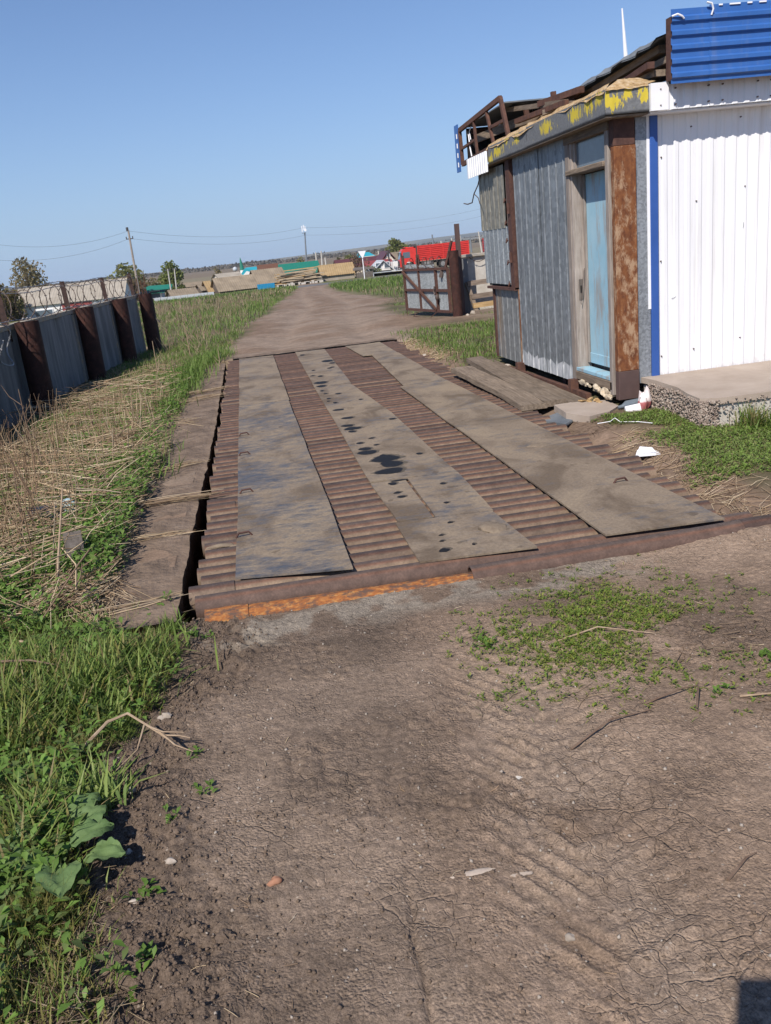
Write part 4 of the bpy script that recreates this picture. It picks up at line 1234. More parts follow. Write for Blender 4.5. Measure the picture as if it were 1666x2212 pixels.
b.poly([(2.47, 7.42, -.05), (2.60, 7.1, -.05), (2.78, 7.3, -.05), (2.72, 7.62, -.05)], (0, 0, .012))
o = b.build("ribbed_mat", M['slate']); tag(based(o), "grey ribbed door mat beside the pipe ends", "door mat")
b = MB()
for i in range(7):
    p = Vector((3.0 + .02 * i, 7.72 - .03 * i, .03 + .008 * (i % 3)))
    b.obox(p, p + Vector((random.uniform(-.08, .08), random.uniform(-.06, .06), .012)), .03, .012)
o = b.build("wood_splinters", M['wood_new']); tag(based(o), "small heap of yellow broken wood chips at the end of planks", "wood chips")
# crumpled red and blue bag, white cup, flattened bottle
def crumple(name, c, rx, ry, rz, mat, seed, label, cat, n=14, m=9, rough=.55):
    o = lump(name, c, rx, ry, rz, mat, None, seed, n, m, rough)
    return tag(based(o), label, cat)
def bag_mat():
    m, nt, bb = nmat("printed_bag")
    s = N(nt, "ShaderNodeSeparateXYZ"); nt.links.new(coords(nt), s.inputs[0])
    f = math_(nt, 'ADD', s.outputs[2], math_(nt, 'MULTIPLY', noise(nt, coords(nt), 18, 3, .6), .06))
    c = ramp(nt, math_(nt, 'MULTIPLY', f, 4.2), [(.36, (.20, .42, .62)), (.42, (.70, .70, .70)), (.46, (.42, .12, .12)), (.74, (.40, .13, .13)), (.80, (.7, .62, .6))])
    setp(nt, bb, c, .4, 0, .4); return m
crumple("plastic_bag", (3.345, 7.13, .06), .045, .06, .12, bag_mat(), 4, "crumpled red, white and blue plastic bag at the slab corner", "bag")
b = MB(); b.tube([(3.18, 7.16, .01), (3.33, 7.13, .02)], [.035, .045], 12); o = b.build("plastic_cup", M['white_trim'], smooth=40); tag(based(o), "white plastic cup lying under the rusty corner post", "cup")
b = MB(); b.tube([(3.14, 7.22, .03), (3.18, 7.22, .035), (3.22, 7.22, .045), (3.36, 7.24, .05)], [.014, .018, .038, .038], 12); o = b.build("plastic_bottle", M['glass'], smooth=40); tag(based(o), "dull grey bottle with pale cap lying by the corner post", "bottle")
b = MB(); b.poly([(2.62, 5.74, -.03), (2.80, 5.70, -.03), (2.82, 5.80, -.025), (2.70, 5.88, -.02)], (0, 0, .004)); b.poly([(2.66, 5.80, -.02), (2.78, 5.74, -.016), (2.79, 5.82, .0), (2.72, 5.88, .004)], (0, 0, .003)); b.poly([(2.80, 5.70, -.03), (2.86, 5.68, -.03), (2.87, 5.73, -.01)], (0, 0, .003))
o = b.build("paper_scrap", M['white_trim']); tag(based(o), "folded white paper lying by the pipe ends on right", "paper")
b = MB(); b.tube([(2.75, 6.75, .02), (2.85, 6.72, .03), (2.9, 6.74, .05), (2.93, 6.70, .02), (3.05, 6.62, .02), (3.12, 6.5, .02)], .0032, 5)
o = b.build("cord", M['white_trim']); tag(based(o), "thin white cord lying on grass near the concrete chunk", "cord")

# ================================================================== concrete fence on the left
fe = empty("concrete_fence", (-3.1, 15.5, -.3), "grey concrete panel fence with rusty pipe posts and barbed wire on top", "fence")
FP = [(-3.66, 9.35), (-3.45, 13.45), (-3.32, 17.5), (-3.14, 21.1), (-2.84, 23.75)]
TOP = 1.11
def fence_panel(p, q, idx):
    p, q = Vector((*p, 0)), Vector((*q, 0)); d = q - p; L = d.length; d.normalize(); nr = Vector((d.y, -d.x, 0))   # towards the weighbridge
    b = MB(); prof = [(0, 0)]
    t = .0; nseg = 3; w = L / nseg
    for i in range(nseg):
        a = i * w
        prof += [(a + .10 * w, 0), (a + .22 * w, .7), (a + .78 * w, .7), (a + .90 * w, 0)]
    prof.append((L, 0))
    dip = .0
    b.sheet(p + Vector((0, 0, -.55)), d, Vector((0, 0, 1.58)), nr, prof, .09, 3, warp=.004)
    b.sheet(p - nr * .12 + Vector((0, 0, -.55)), d, Vector((0, 0, 1.58)), -nr, prof, .02, 1)
    b.build("panel", M['fence_conc'], fe)
    c = MB(); c.obox(p + nr * -.02 + Vector((0, 0, TOP - .04)), q + nr * -.02 + Vector((0, 0, TOP - .04)), .16, .07); c.build("coping", M['coping'], fe)
    if idx > 0:
        e = MB(); s0 = q - d * .25
        e.obox(s0 + nr * .07 + Vector((0, 0, -.5)), s0 + nr * .05 + Vector((0, 0, TOP - .1)), .06, .1); e.build("joint_strip", M['coping'], fe)
for i in range(4): fence_panel(FP[i], FP[i + 1], i)
fence_panel((-3.92, 4.2), FP[0], 0)
# gaps: dark slot near the last posts
for i, (x, y) in enumerate(FP):
    top = terr1(x, y) + 1.0
    b = MB(); r = .17
    b.tube([(x + .25, y, -.6), (x + .25, y, TOP + .01)], r, 20, caps=False)
    b.tube([(x + .25, y, TOP + .01), (x + .25, y, TOP - .2)], r - .012, 20, caps=False)
    b.build("pipe_post", M['post_rust'], fe, smooth=40)
    if i >= 0:
        u = MB(); ht = .52 if i < 4 else .56
        ux, uy = x - .02, y - .05
        u.obox((ux, uy, TOP - .25), (ux - .02, uy - .02, TOP + ht), .085, .014); u.obox((ux - .042, uy + .04, TOP - .25), (ux - .062, uy + .022, TOP + ht), .014, .085)
        u.build("steel_upright", M['upright'], fe)
x, y = FP[4]
b = MB()
for dx, h in ((.10, .42), (.2, .35), (.30, .46), (.26, .3)): b.tube([(x + dx, y + .1 * dx, TOP - .3), (x + dx + .01, y, TOP + h)], .014, 6)
b.build("rebar", M['rust'], fe)
b = MB(); b.obox((x + .42, y + .1, -.4), (x + .40, y + .1, TOP - .05), .06, .05); b.obox((x + .38, y, .55), (x + .52, y - .05, .35), .03, .03); b.build("side_batten", M['wood_grey_z'], fe)
b = MB(); b.obox((x - .18, y - .12, -.4), (x - .18, y - .12, TOP - .02), .05, .04); b.build("side_batten", M['white_trim'], fe)
# barbed wire: loops of concertina and two straight strands
def barbs(b, pts, every, size):
    acc = 0
    for p, q in zip(pts[:-1], pts[1:]):
        p, q = Vector(p), Vector(q); acc += (q - p).length
        if acc > every:
            acc = 0; d = Vector((random.uniform(-1, 1), random.uniform(-1, 1), random.uniform(-1, 1))).normalized() * size
            b.tube([p - d, p + d], .006, 4, caps=False)
def on_fence(t):
    P = [Vector((-3.92, 4.2, 0))] + [Vector((a, c, 0)) for a, c in FP]
    L = [(P[i + 1] - P[i]).length for i in range(len(P) - 1)]; s_ = t
    for i, l in enumerate(L):
        if s_ <= l or i == len(L) - 1: return P[i].lerp(P[i + 1], s_ / l)
        s_ -= l
b = MB(); pts = []
th = 0; s_ = 3.0
while s_ < 20.3:
    p = on_fence(s_); R_ = .26 + .03 * sin(s_ * 1.7)
    pts.append((p.x - .05 + .8 * R_ * cos(th), p.y, TOP + .22 + R_ * sin(th)))
    th += .38; s_ += .046 + .012 * sin(s_ * 2.3)
b.tube(pts, .008, 4, caps=False); barbs(b, pts, .1, .022); b.build("barbed_coil", M['wire_dark'], fe)
b = MB()
for z, off in ((TOP + .03, .1), (TOP + .42, -.02), (TOP + .5, -.04)):
    pts = []
    for i in range(90):
        s_ = .5 + i * .218; p = on_fence(s_); pts.append((p.x + off, p.y, z + .02 * sin(s_ * 1.6) + .008 * random.random()))
    b.tube(pts, .006, 4, caps=False); barbs(b, pts, .2, .02)
b.build("barbed_strand", M['wire'], fe)
b = MB()
for cx, cy, r_, tilt in ((-3.36, 11.35, .30, .3), (-3.34, 11.8, .36, -.2), (-3.26, 12.3, .28, .5)):
    pts = [(cx + .05 * sin(3 * t), cy + r_ * cos(t) * .9, TOP - .22 + r_ * sin(t) * .95 + tilt * .1 * cos(t)) for t in np.linspace(-3.6, 1.5, 26)]
    b.tube(pts, .009, 5, caps=False); barbs(b, pts, .055, .018)
b.build("barbed_loop", M['wire'], fe)

# ================================================================== gate, its post and the wall behind
GH, GE = Vector((4.72, 20.2, .0)), Vector((4.16, 22.8, .0))       # hinge end, free end
ga = empty("metal_gate", (4.72, 20.2, -.08), "open rusty framed gate with ribbed zinc sheets and diagonal brace", "gate")
gd = (GE - GH); GL = gd.length; gd.normalize(); gn = Vector((gd.y, -gd.x, 0))
if gn.y > 0: gn = -gn
def gp(s_, z, off=0.0): return GH + gd * s_ + gn * off + Vector((0, 0, z))
Z0, Z1 = .03, 1.02
for s_, nm in ((.0, "frame_post"), (GL, "frame_post"), (GL * .64, "frame_stile"), (GL * .26, "frame_stile")):
    b = MB(); b.obox(gp(s_, Z0 - .02, .03), gp(s_, Z1 + (.36 if s_ > GL * .5 else .0), .03), .07, .05); b.build(nm, M['iron'], ga)
for z, a0, a1 in ((Z0, 0, GL), (.52, 0, GL), (Z1, 0, GL)):
    b = MB(); b.obox(gp(a0, z, .045), gp(a1, z, .045), .05, .06); b.build("frame_rail", M['iron'], ga)
b = MB(); b.obox(gp(GL, Z1 - .04, .075), gp(GL * .26, Z0 + .03, .075), .04, .06); b.build("brace", M['rust'], ga)
for s0, s1, z0, z1 in ((GL * .66, GL * .98, .55, Z1 - .02), (GL * .28, GL * .62, .55, Z1 - .02), (GL * .02, GL * .24, .55, Z1 - .05), (GL * .66, GL * .98, .05, .50), (GL * .28, GL * .62, .05, .50), (GL * .02, GL * .24, .05, .5), (GL * .66, GL * .97, Z1 + .03, Z1 + .13), (GL * .28, GL * .62, Z1 + .03, Z1 + .1)):
    b = MB(); b.sheet(gp(s0, z0, .0), gd, Vector((0, 0, z1 - z0)), gn, waves(s1 - s0, .09, 6), .03, 2, warp=.003); b.build("gate_sheet", M['galv_light'], ga)
b = MB(); b.obox(gp(.15, Z1 - .05, .03), gp(-.05, 1.62, -.1), .05, .05); b.build("wire_arm", M['iron'], ga)
b = MB(); b.obox(gp(.3, Z1 - .03, .03), gp(.33, Z1 - .2, .07), .05, .08); b.tube([gp(.66, .62, .1), gp(.68, .5, .12), gp(.6, .42, .13)], .02, 6); b.build("latch", M['wire_dark'], ga)
lump("padlock", gp(.56, .36, .1), .05, .05, .07, M['wire_dark'], ga, 3, 8, 5, .1)
b = MB(); b.tube([gp(GL * .98, Z0, .04), gp(GL * .96, -.16, .1)], .009, 5); b.tube([gp(GL * .66, Z0, .04), gp(GL * .66, -.1, .25), gp(.7, -.12, .28), gp(.7, Z0, .04)], .009, 5); b.build("ground_stay", M['iron'], ga)
b = MB(); pts = []
for i in range(60):
    t = i * .55; pts.append(gp(.3 + i * .037, Z1 + .16 + .12 * sin(t), .04 + .1 * cos(t)))
b.tube(pts, .009, 4, caps=False); barbs(b, pts, .12, .025); b.build("barbed_coil", M['wire_dark'], ga)
b = MB(); b.tube([(4.84, 20.12, -.4), (4.84, 20.12, 1.40)], .118, 20); o = b.build("gate_post", M['post_rust'], smooth=40); tag(based(o), "thick rusty pipe post holding the gate", "post")
b = MB(); b.obox((5.02, 20.35, -.2), (5.02, 20.35, 1.98), .10, .10); o = b.build("steel_pole", M['primer']); tag(based(o), "square dark steel pole standing behind the thick gate post", "pole")
bw = empty("boundary_wall", (6.6, 21.6, -.1), "low cream plastered wall behind the gate post", "wall")
b = MB(); b.box(5.1, 8.6, 21.0, 21.22, -.3, 1.2); b.build("wall_face", M['slab_side'], bw)
b = MB(); b.box(5.05, 8.6, 20.92, 21.3, 1.2, 1.27, .01); b.build("coping", M['coping'], bw)
b = MB(); b.box(5.08, 5.32, 20.75, 20.998, -.3, 1.18); b.build("pier", M['fence_conc'], bw)
b = MB(); pts = [(5.4 + .6 * t, 20.9, 1.2 - .12 * abs(sin(t * 4))) for t in np.linspace(0, 3, 40)]; b.tube(pts, .008, 4, caps=False); barbs(b, pts, .1, .02); b.build("barbed_strand", M['wire_dark'], bw)
# broken pallet leaning on the wall
pa = empty("wooden_pallet", (5.55, 20.4, -.1), "weathered wooden pallet frame leaning against the cream wall", "pallet", rz=0.0)
for dx in (-.42, .42):
    b = MB(); b.obox((5.75 + dx, 20.15, -.12), (5.68 + dx, 20.75, .62), .09, .07); b.build("stringer", M['wood_y'], pa)
for k_, (z, yy) in enumerate(((.60, 20.66), (.30, 20.42), (.10, 20.26), (-.06, 20.13))):
    b = MB(); b.obox((5.26, yy, z), (6.24, yy, z + .03), .09, .11); b.build("board", M['wood_x'] if k_ != 2 else M['wood_new'], pa)
for i, (x, y, r_) in enumerate(((5.25, 20.2, .09), (5.5, 20.25, .07), (5.02, 19.9, .04), (2.62, 13.4, .05), (3.15, 10.6, .05), (3.5, 6.9, .07))):
    o = lump("stone", (x, y, terr1(x, y) + r_ * .3), r_, r_ * .9, r_ * .65, M['stone'], None, 40 + i, 10, 6, .4)
    tag(based(o), ["pale rubble block at the foot of the gate post", "rubble piece against the cream wall base", "small stone beside the gate post", "stone at the far edge of the straw by the pit", "pale stone beyond the planks", "grey stone beside the broken platform end"][i], "stone")

# ================================================================== far side of the road
M['red_paint'] = mottled("red_truck_paint", [(.52, .030, .022), (.66, .042, .032)], 2, rough=.4, bump_s=0, spec=.5)
M['red_dull'] = mottled("red_trailer_paint", [(.42, .040, .036), (.52, .055, .05)], 2, rough=.5, bump_s=0)
M['tyre'] = flat("tyre", (.035, .034, .034), .8)
M['rim'] = flat("dusty_rim", (.25, .24, .23), .5, .3)
M['chassis'] = flat("chassis", (.06, .055, .055), .7)
M['truck_glass'] = flat("windscreen", (.10, .13, .16), .12, 0, .6)
M['asbestos'] = mottled("old_slate_roof", [(.17, .135, .095), (.28, .225, .16)], .8, (1, 1, 1), .9, bump_s=0, rand=(.9, 1.1), world_space=True)
M['asbestos_pale'] = mottled("pale_slate_roof", [(.27, .235, .185), (.40, .36, .30)], .5, (1, 1, .4), .9, bump_s=0, world_space=True)
M['asbestos_orange'] = mottled("ochre_slate_roof", [(.26, .175, .085), (.37, .265, .14)], .9, rough=.9, bump_s=0, world_space=True)
M['teal'] = flat("teal_roof", (.028, .33, .40), .4)
M['green_roof'] = flat("green_roof", (.018, .17, .115), .4)
M['maroon'] = flat("maroon_roof", (.10, .035, .038), .5)
M['red_roof'] = flat("red_roof", (.24, .055, .05), .5)
M['white_wall'] = flat("white_wall", (.72, .71, .68), .8, var=.06)
M['cream_wall'] = flat("cream_wall", (.60, .54, .44), .85)
M['log_wall'] = wood("dark_plank_wall", (.07, .055, .045), (.13, .105, .085), (.18, .15, .125), 2, 2)
M['brown_brick'] = flat("brown_brick", (.17, .085, .06), .9)
M['blue_fence'] = flat("blue_fence", (.018, .22, .40), .5)
M['grey_fence'] = flat("grey_fence", (.42, .45, .48), .6)
M['timber_pile'] = mottled("stacked_boards", [(.24, .19, .14), (.50, .40, .27)], 3, (.3, 3, 9), bump_s=0, world_space=True)
M['pole_wood'] = mottled("pole_timber", [(.24, .20, .17), (.36, .31, .27)], 3, bump_s=0, world_space=True)
M['pole_conc'] = flat("pole_concrete", (.45, .43, .39), .9)
M['mast'] = flat("mast_grey", (.16, .18, .2), .6)
GZ = -1.8

# give-way sign seen from this side
s0 = at(788.5, 606, 104); sx, sy = s0.x, 104.0
sg = empty("road_sign", (sx, sy, GZ), "white inverted triangle road sign on white post at the junction", "sign")
b = MB(); b.tube([(sx, sy, GZ - .2), (sx, sy, at(788, 556, 104).z)], .055, 10); b.build("post", M['white_trim'], sg)
zt, zb = at(788, 541.5, 104).z, at(790, 556.5, 104).z
b = MB(); b.poly([(sx - .47, sy - .07, zt), (sx + .47, sy - .07, zt), (sx + .05, sy - .07, zb - .02), (sx - .05, sy - .07, zb - .02)], (0, -.02, 0)); b.build("sign_plate", M['white_trim'], sg)
b = MB(); b.poly([(sx - .5, sy - .065, zt + .03), (sx + .5, sy - .065, zt + .03), (sx + .06, sy - .065, zb - .05), (sx - .06, sy - .065, zb - .05)], (0, .015, 0)); b.build("rim", M['chassis'], sg)

# ---- red truck and trailer
TY = 121.0
tk_p = at(897, 583.5, TY)
tk = empty("dump_truck", (tk_p.x - .8, TY, tk_p.z), "bright red cab truck with tall ribbed red cargo body on the far road", "truck", rz=radians(-3))
def L(mb, name, mat, par=tk, sm=None): return mb.build(name, mat, par, None, sm, local=True)
# local axes: -x is forward, front axle at x = 0, z = 0 on the road
cab = MB()
prof = [(-1.32, .55), (-1.36, 1.3), (-1.28, 1.65), (-.98, 2.75), (-.75, 2.95), (.95, 2.95), (.95, .75), (.62, .75), (.5, 1.05), (.25, 1.22), (-.25, 1.22), (-.5, 1.05), (-.62, .55)]
cab.poly([(x, -1.22, z) for x, z in prof], (0, 2.44, 0)); L(cab, "cab", M['red_paint'])
b = MB(); b.poly([(-1.30, -1.08, 1.62), (-1.03, -1.08, 2.62), (-1.03, 1.08, 2.62), (-1.30, 1.08, 1.62)], (-.02, 0, .01)); L(b, "windscreen", M['truck_glass'])
b = MB(); b.poly([(-1.02, -1.235, 1.72), (-.82, -1.235, 2.5), (.1, -1.235, 2.5), (.1, -1.235, 1.72)], (0, .02, 0)); L(b, "side_window", M['truck_glass'])
b = MB(); b.box(-1.42, -1.34, -.8, .8, .78, 1.42); L(b, "grille", M['chassis'])
b = MB(); b.poly([(-1.43, -.02, 1.2), (-1.43, .06, 1.02), (-1.43, -.1, 1.02)], (-.01, 0, 0)); L(b, "emblem", M['rim'])
b = MB(); b.box(-1.45, -.95, -1.24, 1.24, .22, .60, .03); L(b, "bumper", M['chassis'])
for sy_ in (-1.02, .78):
    b = MB(); b.box(-1.475, -1.451, sy_, sy_ + .24, .38, .52); L(b, "headlight", M['white_trim'])
b = MB(); b.box(-.4, .75, -1.0, 1.0, 2.955, 3.1, .05); b.box(-.55, -.1, -.9, .9, 3.1, 3.16); L(b, "roof_spoiler", M['red_paint'])
for sy_ in (-1.42, 1.3):
    b = MB(); b.box(-1.25, -1.12, sy_, sy_ + .12, 2.0, 2.5, .02); L(b, "mirror", M['chassis'])
b = MB(); b.box(.5, 9.0, -.45, .45, .75, 1.05); b.box(1.6, 3.3, -1.15, -.6, .55, 1.05); L(b, "chassis_frame", M['chassis'])
b = MB(); b.box(2.0, 2.9, -1.2, -1.15, .6, 1.0, .02); L(b, "fuel_tank", M['rim'])
bd = MB()
BX0, BX1, BZ0, BZ1 = 1.15, 8.3, 1.15, 3.15
bd.box(BX0, BX1, -1.22, 1.22, BZ0, BZ1); body = L(bd, "cargo_body", M['red_paint'])
b = MB()
for x in np.linspace(BX0 + .06, BX1 - .06, 5): b.box(x - .06, x + .06, -1.35, -1.221, BZ0 - .02, BZ1 + .03)
b.box(BX0, BX1, -1.27, -1.221, BZ1 - .12, BZ1 + .02); b.box(BX0, BX1, -1.27, -1.221, BZ0, BZ0 + .1); L(b, "stake", M['red_paint'], body)
for i, z in enumerate(np.linspace(BZ0 + .28, BZ1 - .28, 7)):
    b = MB(); b.box(BX0 + .1, BX1 - .1, -1.30, -1.222, z - .075, z + .075, .02); L(b, "board", M['red_paint'], body)
b = MB(); b.box(.98, 1.12, -1.15, 1.15, 1.1, 3.25); b.box(.55, 1.0, -.9, .9, 3.12, 3.42); L(b, "bulkhead", M['chassis'])
def wheel(parent, x, y, r=.52):
    w = MB(); w.tube([(x, y - .15, r), (x, y + .15, r)], r, 20); wo = L(w, "wheel", M['tyre'], parent, 40)
    w = MB(); w.tube([(x, y - .17, r), (x, y - .151, r)], r * .6, 14); w.tube([(x, y - .22, r), (x, y - .17, r)], r * .2, 10); L(w, "rim", M['rim'], wo)
for x in (0, 4.6 - .05, 6.0): wheel(tk, x, -1.05); wheel(tk, x, 1.05)
tr_p = at(1043, 568.5, TY + 1.0)
tl = empty("truck_trailer", (tk_p.x + 9.9, TY + .55, tk_p.z), "dull red ribbed trailer coupled behind the red truck", "trailer", rz=radians(-3))
b = MB(); b.box(.3, 8.0, -1.22, 1.22, 1.35, 3.25); bd2 = L(b, "cargo_body", M['red_dull'], tl)
b = MB()
for z in np.linspace(1.6, 3.05, 5): b.box(.25, .299, -1.1, 1.1, z - .07, z + .07)
for z in (1.45, 2.3, 3.15): b.box(.3, 8.0, -1.27, -1.221, z - .06, z + .06)
for x in np.linspace(.35, 7.9, 5): b.box(x - .06, x + .06, -1.30, -1.221, 1.3, 3.28)
L(b, "stake", M['red_dull'], bd2)
b = MB(); b.box(.2, 8, -.45, .45, .95, 1.3); b.box(-1.4, .3, -.08, .08, .8, .95); L(b, "chassis_frame", M['chassis'], tl)
for x in (1.6, 6.6): wheel(tl, x, -1.05); wheel(tl, x, 1.05)

# ---- houses and sheds
def wave_roof(b, x0, x1, y0, z0, y1, z1, pitch=.30, amp=.018):
    k = int((x1 - x0) / pitch * 3)
    V, Q = [], []
    for i in range(k + 1):
        x = x0 + (x1 - x0) * i / k; h = amp * cos(2 * pi * i / 3)
        V += [(x, y0, z0 + h), (x, y1, z1 + h)]
    for i in range(k): Q.append((2 * i, 2 * i + 2, 2 * i + 3, 2 * i + 1))
    b.add(V, Q)


def gable(name, label, cat, x0, x1, y, dp, ze, zr, roof, wall, wins=(), door=None, zb=GZ, over=.25, corr=True, group=None, ridge_back=.5, chimney=None, gable_mat=None):
    """building with its ridge along x; front eave at depth y"""
    t = empty(name, ((x0 + x1) / 2, y + dp / 2, zb), label, cat, group)
    yr = y + dp * ridge_back
    b = MB()
    b.box(x0, x1, y, y + dp, zb - .4, ze - .02)
    b.poly([(x0 + .02, y + .02, ze - .02), (x0 + .02, y + dp - .02, ze - .02), (x0 + .02, yr, zr - .08)], (x1 - x0 - .04, 0, 0))
    b.build("wall", wall, t)
    b = MB()
    sl_ = (zr - ze) / (yr - y); zo = ze - over * sl_
    if corr:
        wave_roof(b, x0 - over, x1 + over, y - over, zo, yr, zr); wave_roof(b, x0 - over, x1 + over, yr, zr, y + dp + over, zo)
    else:
        for ya, za, yb_, zb_ in ((y - over, zo, yr, zr), (y + dp + over, zo, yr, zr)):
            b.poly([(x0 - over, ya, za), (x1 + over, ya, za), (x1 + over, yb_, zb_), (x0 - over, yb_, zb_)], (0, 0, .07))
    rf = b.build("roof", roof, t)
    for (wx, wz, ww, wh_) in wins:
        f = MB(); f.box(wx - ww / 2 - .08, wx + ww / 2 + .08, y - .06, y - .003, wz - .08, wz + wh_ + .08); fo = f.build("window", M['white_trim'], t)
        g = MB(); g.box(wx - ww / 2, wx + ww / 2, y - .075, y - .061, wz, wz + wh_); g.build("pane", M['truck_glass'], fo)
    if door:
        dx, dw, dh, dm = door
        f = MB(); f.box(dx - dw / 2, dx + dw / 2, y - .07, y - .004, zb, zb + dh); f.build("door", dm, t)
    if chimney:
        cx, cy_, cw, ch_ = chimney
        f = MB(); f.box(cx - cw / 2, cx + cw / 2, cy_ - cw / 2, cy_ + cw / 2, zr - .8, zr + ch_); f.build("chimney", M['brown_brick'], rf)
    return t


D = 95
L_, R_ = at(55, 665, D), at(264, 635, D)
zt_ = at(140 * .1628, 515 + 655 * .1628, D)
zr_ = (at(30, 624, D).z + at(250, 604, D).z) / 2
gable("long_barn", "long white barn with pale ribbed slate roof behind the concrete fence", "barn", at(28, 660, D).x, R_.x, D, 9, (L_.z + R_.z) / 2, zr_, M['asbestos_pale'], M['white_wall'],
      wins=[(at(95, 672, D).x, (L_.z + R_.z) / 2 - 1.4, 1.7, .8), (at(155, 664, D).x - 5.6, (L_.z + R_.z) / 2 - 1.4, 1.2, .8), (at(225, 655, D).x, (L_.z + R_.z) / 2 - 1.4, 1.4, .8)], door=(at(168, 665, D).x, 3.0, (L_.z + R_.z) / 2 + 1.6, M['red_roof']))
D = 128
a, c = p4(300, 712, D), p4(412, 702, D)
gable("small_house", "small white house with green roof past the end of the fence", "house", a.x - .6, c.x, D, 5, p4(350, 655, D).z, p4(350, 612, D).z, M['green_roof'], M['white_wall'], wins=[(p4(355, 690, D).x, p4(355, 700, D).z, 1.3, .9)], corr=False, over=.5)
b = MB(); b.poly([(a.x - 1.2, D - .8, p4(280, 640, D).z), (c.x + 1.6, D - .8, p4(440, 630, D).z), (c.x + 1.6, D + 1, p4(440, 596, D).z), (a.x - 1.2, D + 1, p4(280, 605, D).z)], (0, 0, .06)); o = b.build("roof_canopy", M['green_roof']); tag(based(o), "green sheet canopy above the small white house", "canopy")
for (X0, X1, Yr, Ye, Yb, D, lab, rm, wm) in (
        (440, 690, 628, 690, 700, 116.5, "low tan slate roofed shed nearest the left end of the grey fence", 'asbestos', 'log_wall'),
        (562, 742, 572, 606, 660, 138, "brown roofed shed standing behind the other sheds", 'asbestos', 'log_wall'),
        (825, 1185, 522, 628, 668, 119, "largest tan slate roofed shed with dark plank wall at the roadside", 'asbestos', 'log_wall'),
        (1150, 1430, 458, 570, 612, 125, "tan slate roofed shed behind the blue fence", 'asbestos', 'log_wall'),
        (835, 1050, 494, 528, 560, 140, "grey brown roofed shed left of the teal roofed house", 'asbestos_pale', 'cream_wall'),
        (748, 815, 562, 648, 672, 122, "narrow ochre ribbed lean-to beside the largest shed", 'asbestos_orange', 'log_wall'),
        (690, 752, 592, 640, 668, 124, "small dark shed with open front by the ochre lean-to", 'asbestos', 'log_wall')):
    xm = (X0 + X1) / 2
    gable("shed", lab, "shed", p4(X0, Ye, D).x + .25, p4(X1, Ye, D).x - .25, D, 5.5, p4(xm, Ye, D).z, p4(xm, Yr, D).z, M[rm], M[wm], group=None).rotation_euler = (0, 0, radians(13))
D = 150
hx0, hx1 = p4(1065, 480, D).x, p4(1262, 460, D).x
gable("house", "white house with bright teal roof behind the sheds", "house", hx0 + 1, hx1, D, 7, p4(1160, 490, D).z, p4(1160, 448, D).z, M['teal'], M['white_wall'], corr=False)
b = MB(); b.poly([(hx0 - .3, D - 1, p4(1062, 515, D).z), (hx0 + 4.6, D - 1, p4(1115, 508, D).z), (hx0 + .6, D - 1, p4(1066, 460, D).z)], (0, 1.2, 0)); o = b.build("gable_dormer", M['teal']); tag(based(o), "pointed teal dormer gable at the left of the teal roof", "dormer")
b = MB(); b.poly([(hx0 + .2, D - 1.06, p4(1070, 514, D).z), (hx0 + 2.6, D - 1.06, p4(1090, 510, D).z), (hx0 + .9, D - 1.06, p4(1073, 482, D).z)], (0, .05, 0)); o = b.build("gable_board", M['white_wall']); tag(based(o), "white board in the teal dormer gable", "gable board")
D = 230
mt = empty("minaret", (p4(1072, 455, D).x, D, GZ), "slim dark green spire of a village mosque on the skyline", "tower")
b = MB(); x_ = p4(1072, 455, D).x; b.tube([(x_, D, GZ), (x_, D, p4(1073, 470, D).z)], .6, 8); b.build("shaft", M['white_wall'], mt)
b = MB(); b.tube([(x_, D, p4(1073, 470, D).z), (x_ - .1, D, p4(1066, 395, D).z), (x_ - .15, D, p4(1063, 365, D).z)], [.62, .25, .04], 8); b.build("spire", M['green_roof'], mt)
D = 210; q = p4(1014, 463, D)
o = lump("blue_dome", (q.x, D, q.z), .55, .55, .55, M['grey_fence'], None, 3, 14, 8, .02); tag(based(o), "small blue grey dome roof in front of the brown field", "dome")
D = 138
gx0, gx1 = p4(1312, 440, D).x, p5(142, 440, D).x
gable("long_house", "long building with dark green sheet roof", "building", gx0, gx1, D, 8, (p4(1500, 500, D).z + p5(100, 490, D).z) / 2, (p4(1500, 418, D).z + p5(60, 400, D).z) / 2, M['green_roof'], M['log_wall'], corr=False, over=.4)
D = 137; q = p4(1285, 452, D)
b = MB(); b.box(q.x - 1.6, q.x + 1.6, D, D + 2, q.z - 2, p4(1285, 420, D).z); o = b.build("brick_chimney", M['brown_brick']); tag(based(o), "square red brown brick stack at the left end of the green roof", "chimney")
D = 117.2
bl = empty("sheet_fence", (p4(1272, 625, D).x, D, GZ), "bright blue sheet fence beside the largest shed", "fence")
x0, x1 = p4(1200, 620, D).x, p4(1345, 605, D).x
for i in range(4):
    xa, xb = x0 + (x1 - x0) * i / 4, x0 + (x1 - x0) * (i + 1) / 4
    b = MB(); b.sheet((xa, D, GZ), (1, 0, 0), (0, 0, p4(1272, 582, D).z - GZ), (0, -1, 0), ribs(xb - xa, .2, 0, .05, .02, .02), .03); b.build("fence_sheet", M['blue_fence'], bl)
D = 115.5
gf = empty("panel_fence", (p4(590, 690, D).x, D, GZ), "long low pale grey panel fence along the road", "fence")
x0, x1 = p4(345, 725, D).x, p4(843, 668, D).x
for i in range(9):
    xa, xb = x0 + (x1 - x0) * i / 9, x0 + (x1 - x0) * (i + 1) / 9 - .04
    b = MB(); b.box(xa, xb, D, D + .05, GZ - .1, p4(590, 677, D).z); b.build("fence_panel", M['grey_fence'], gf)
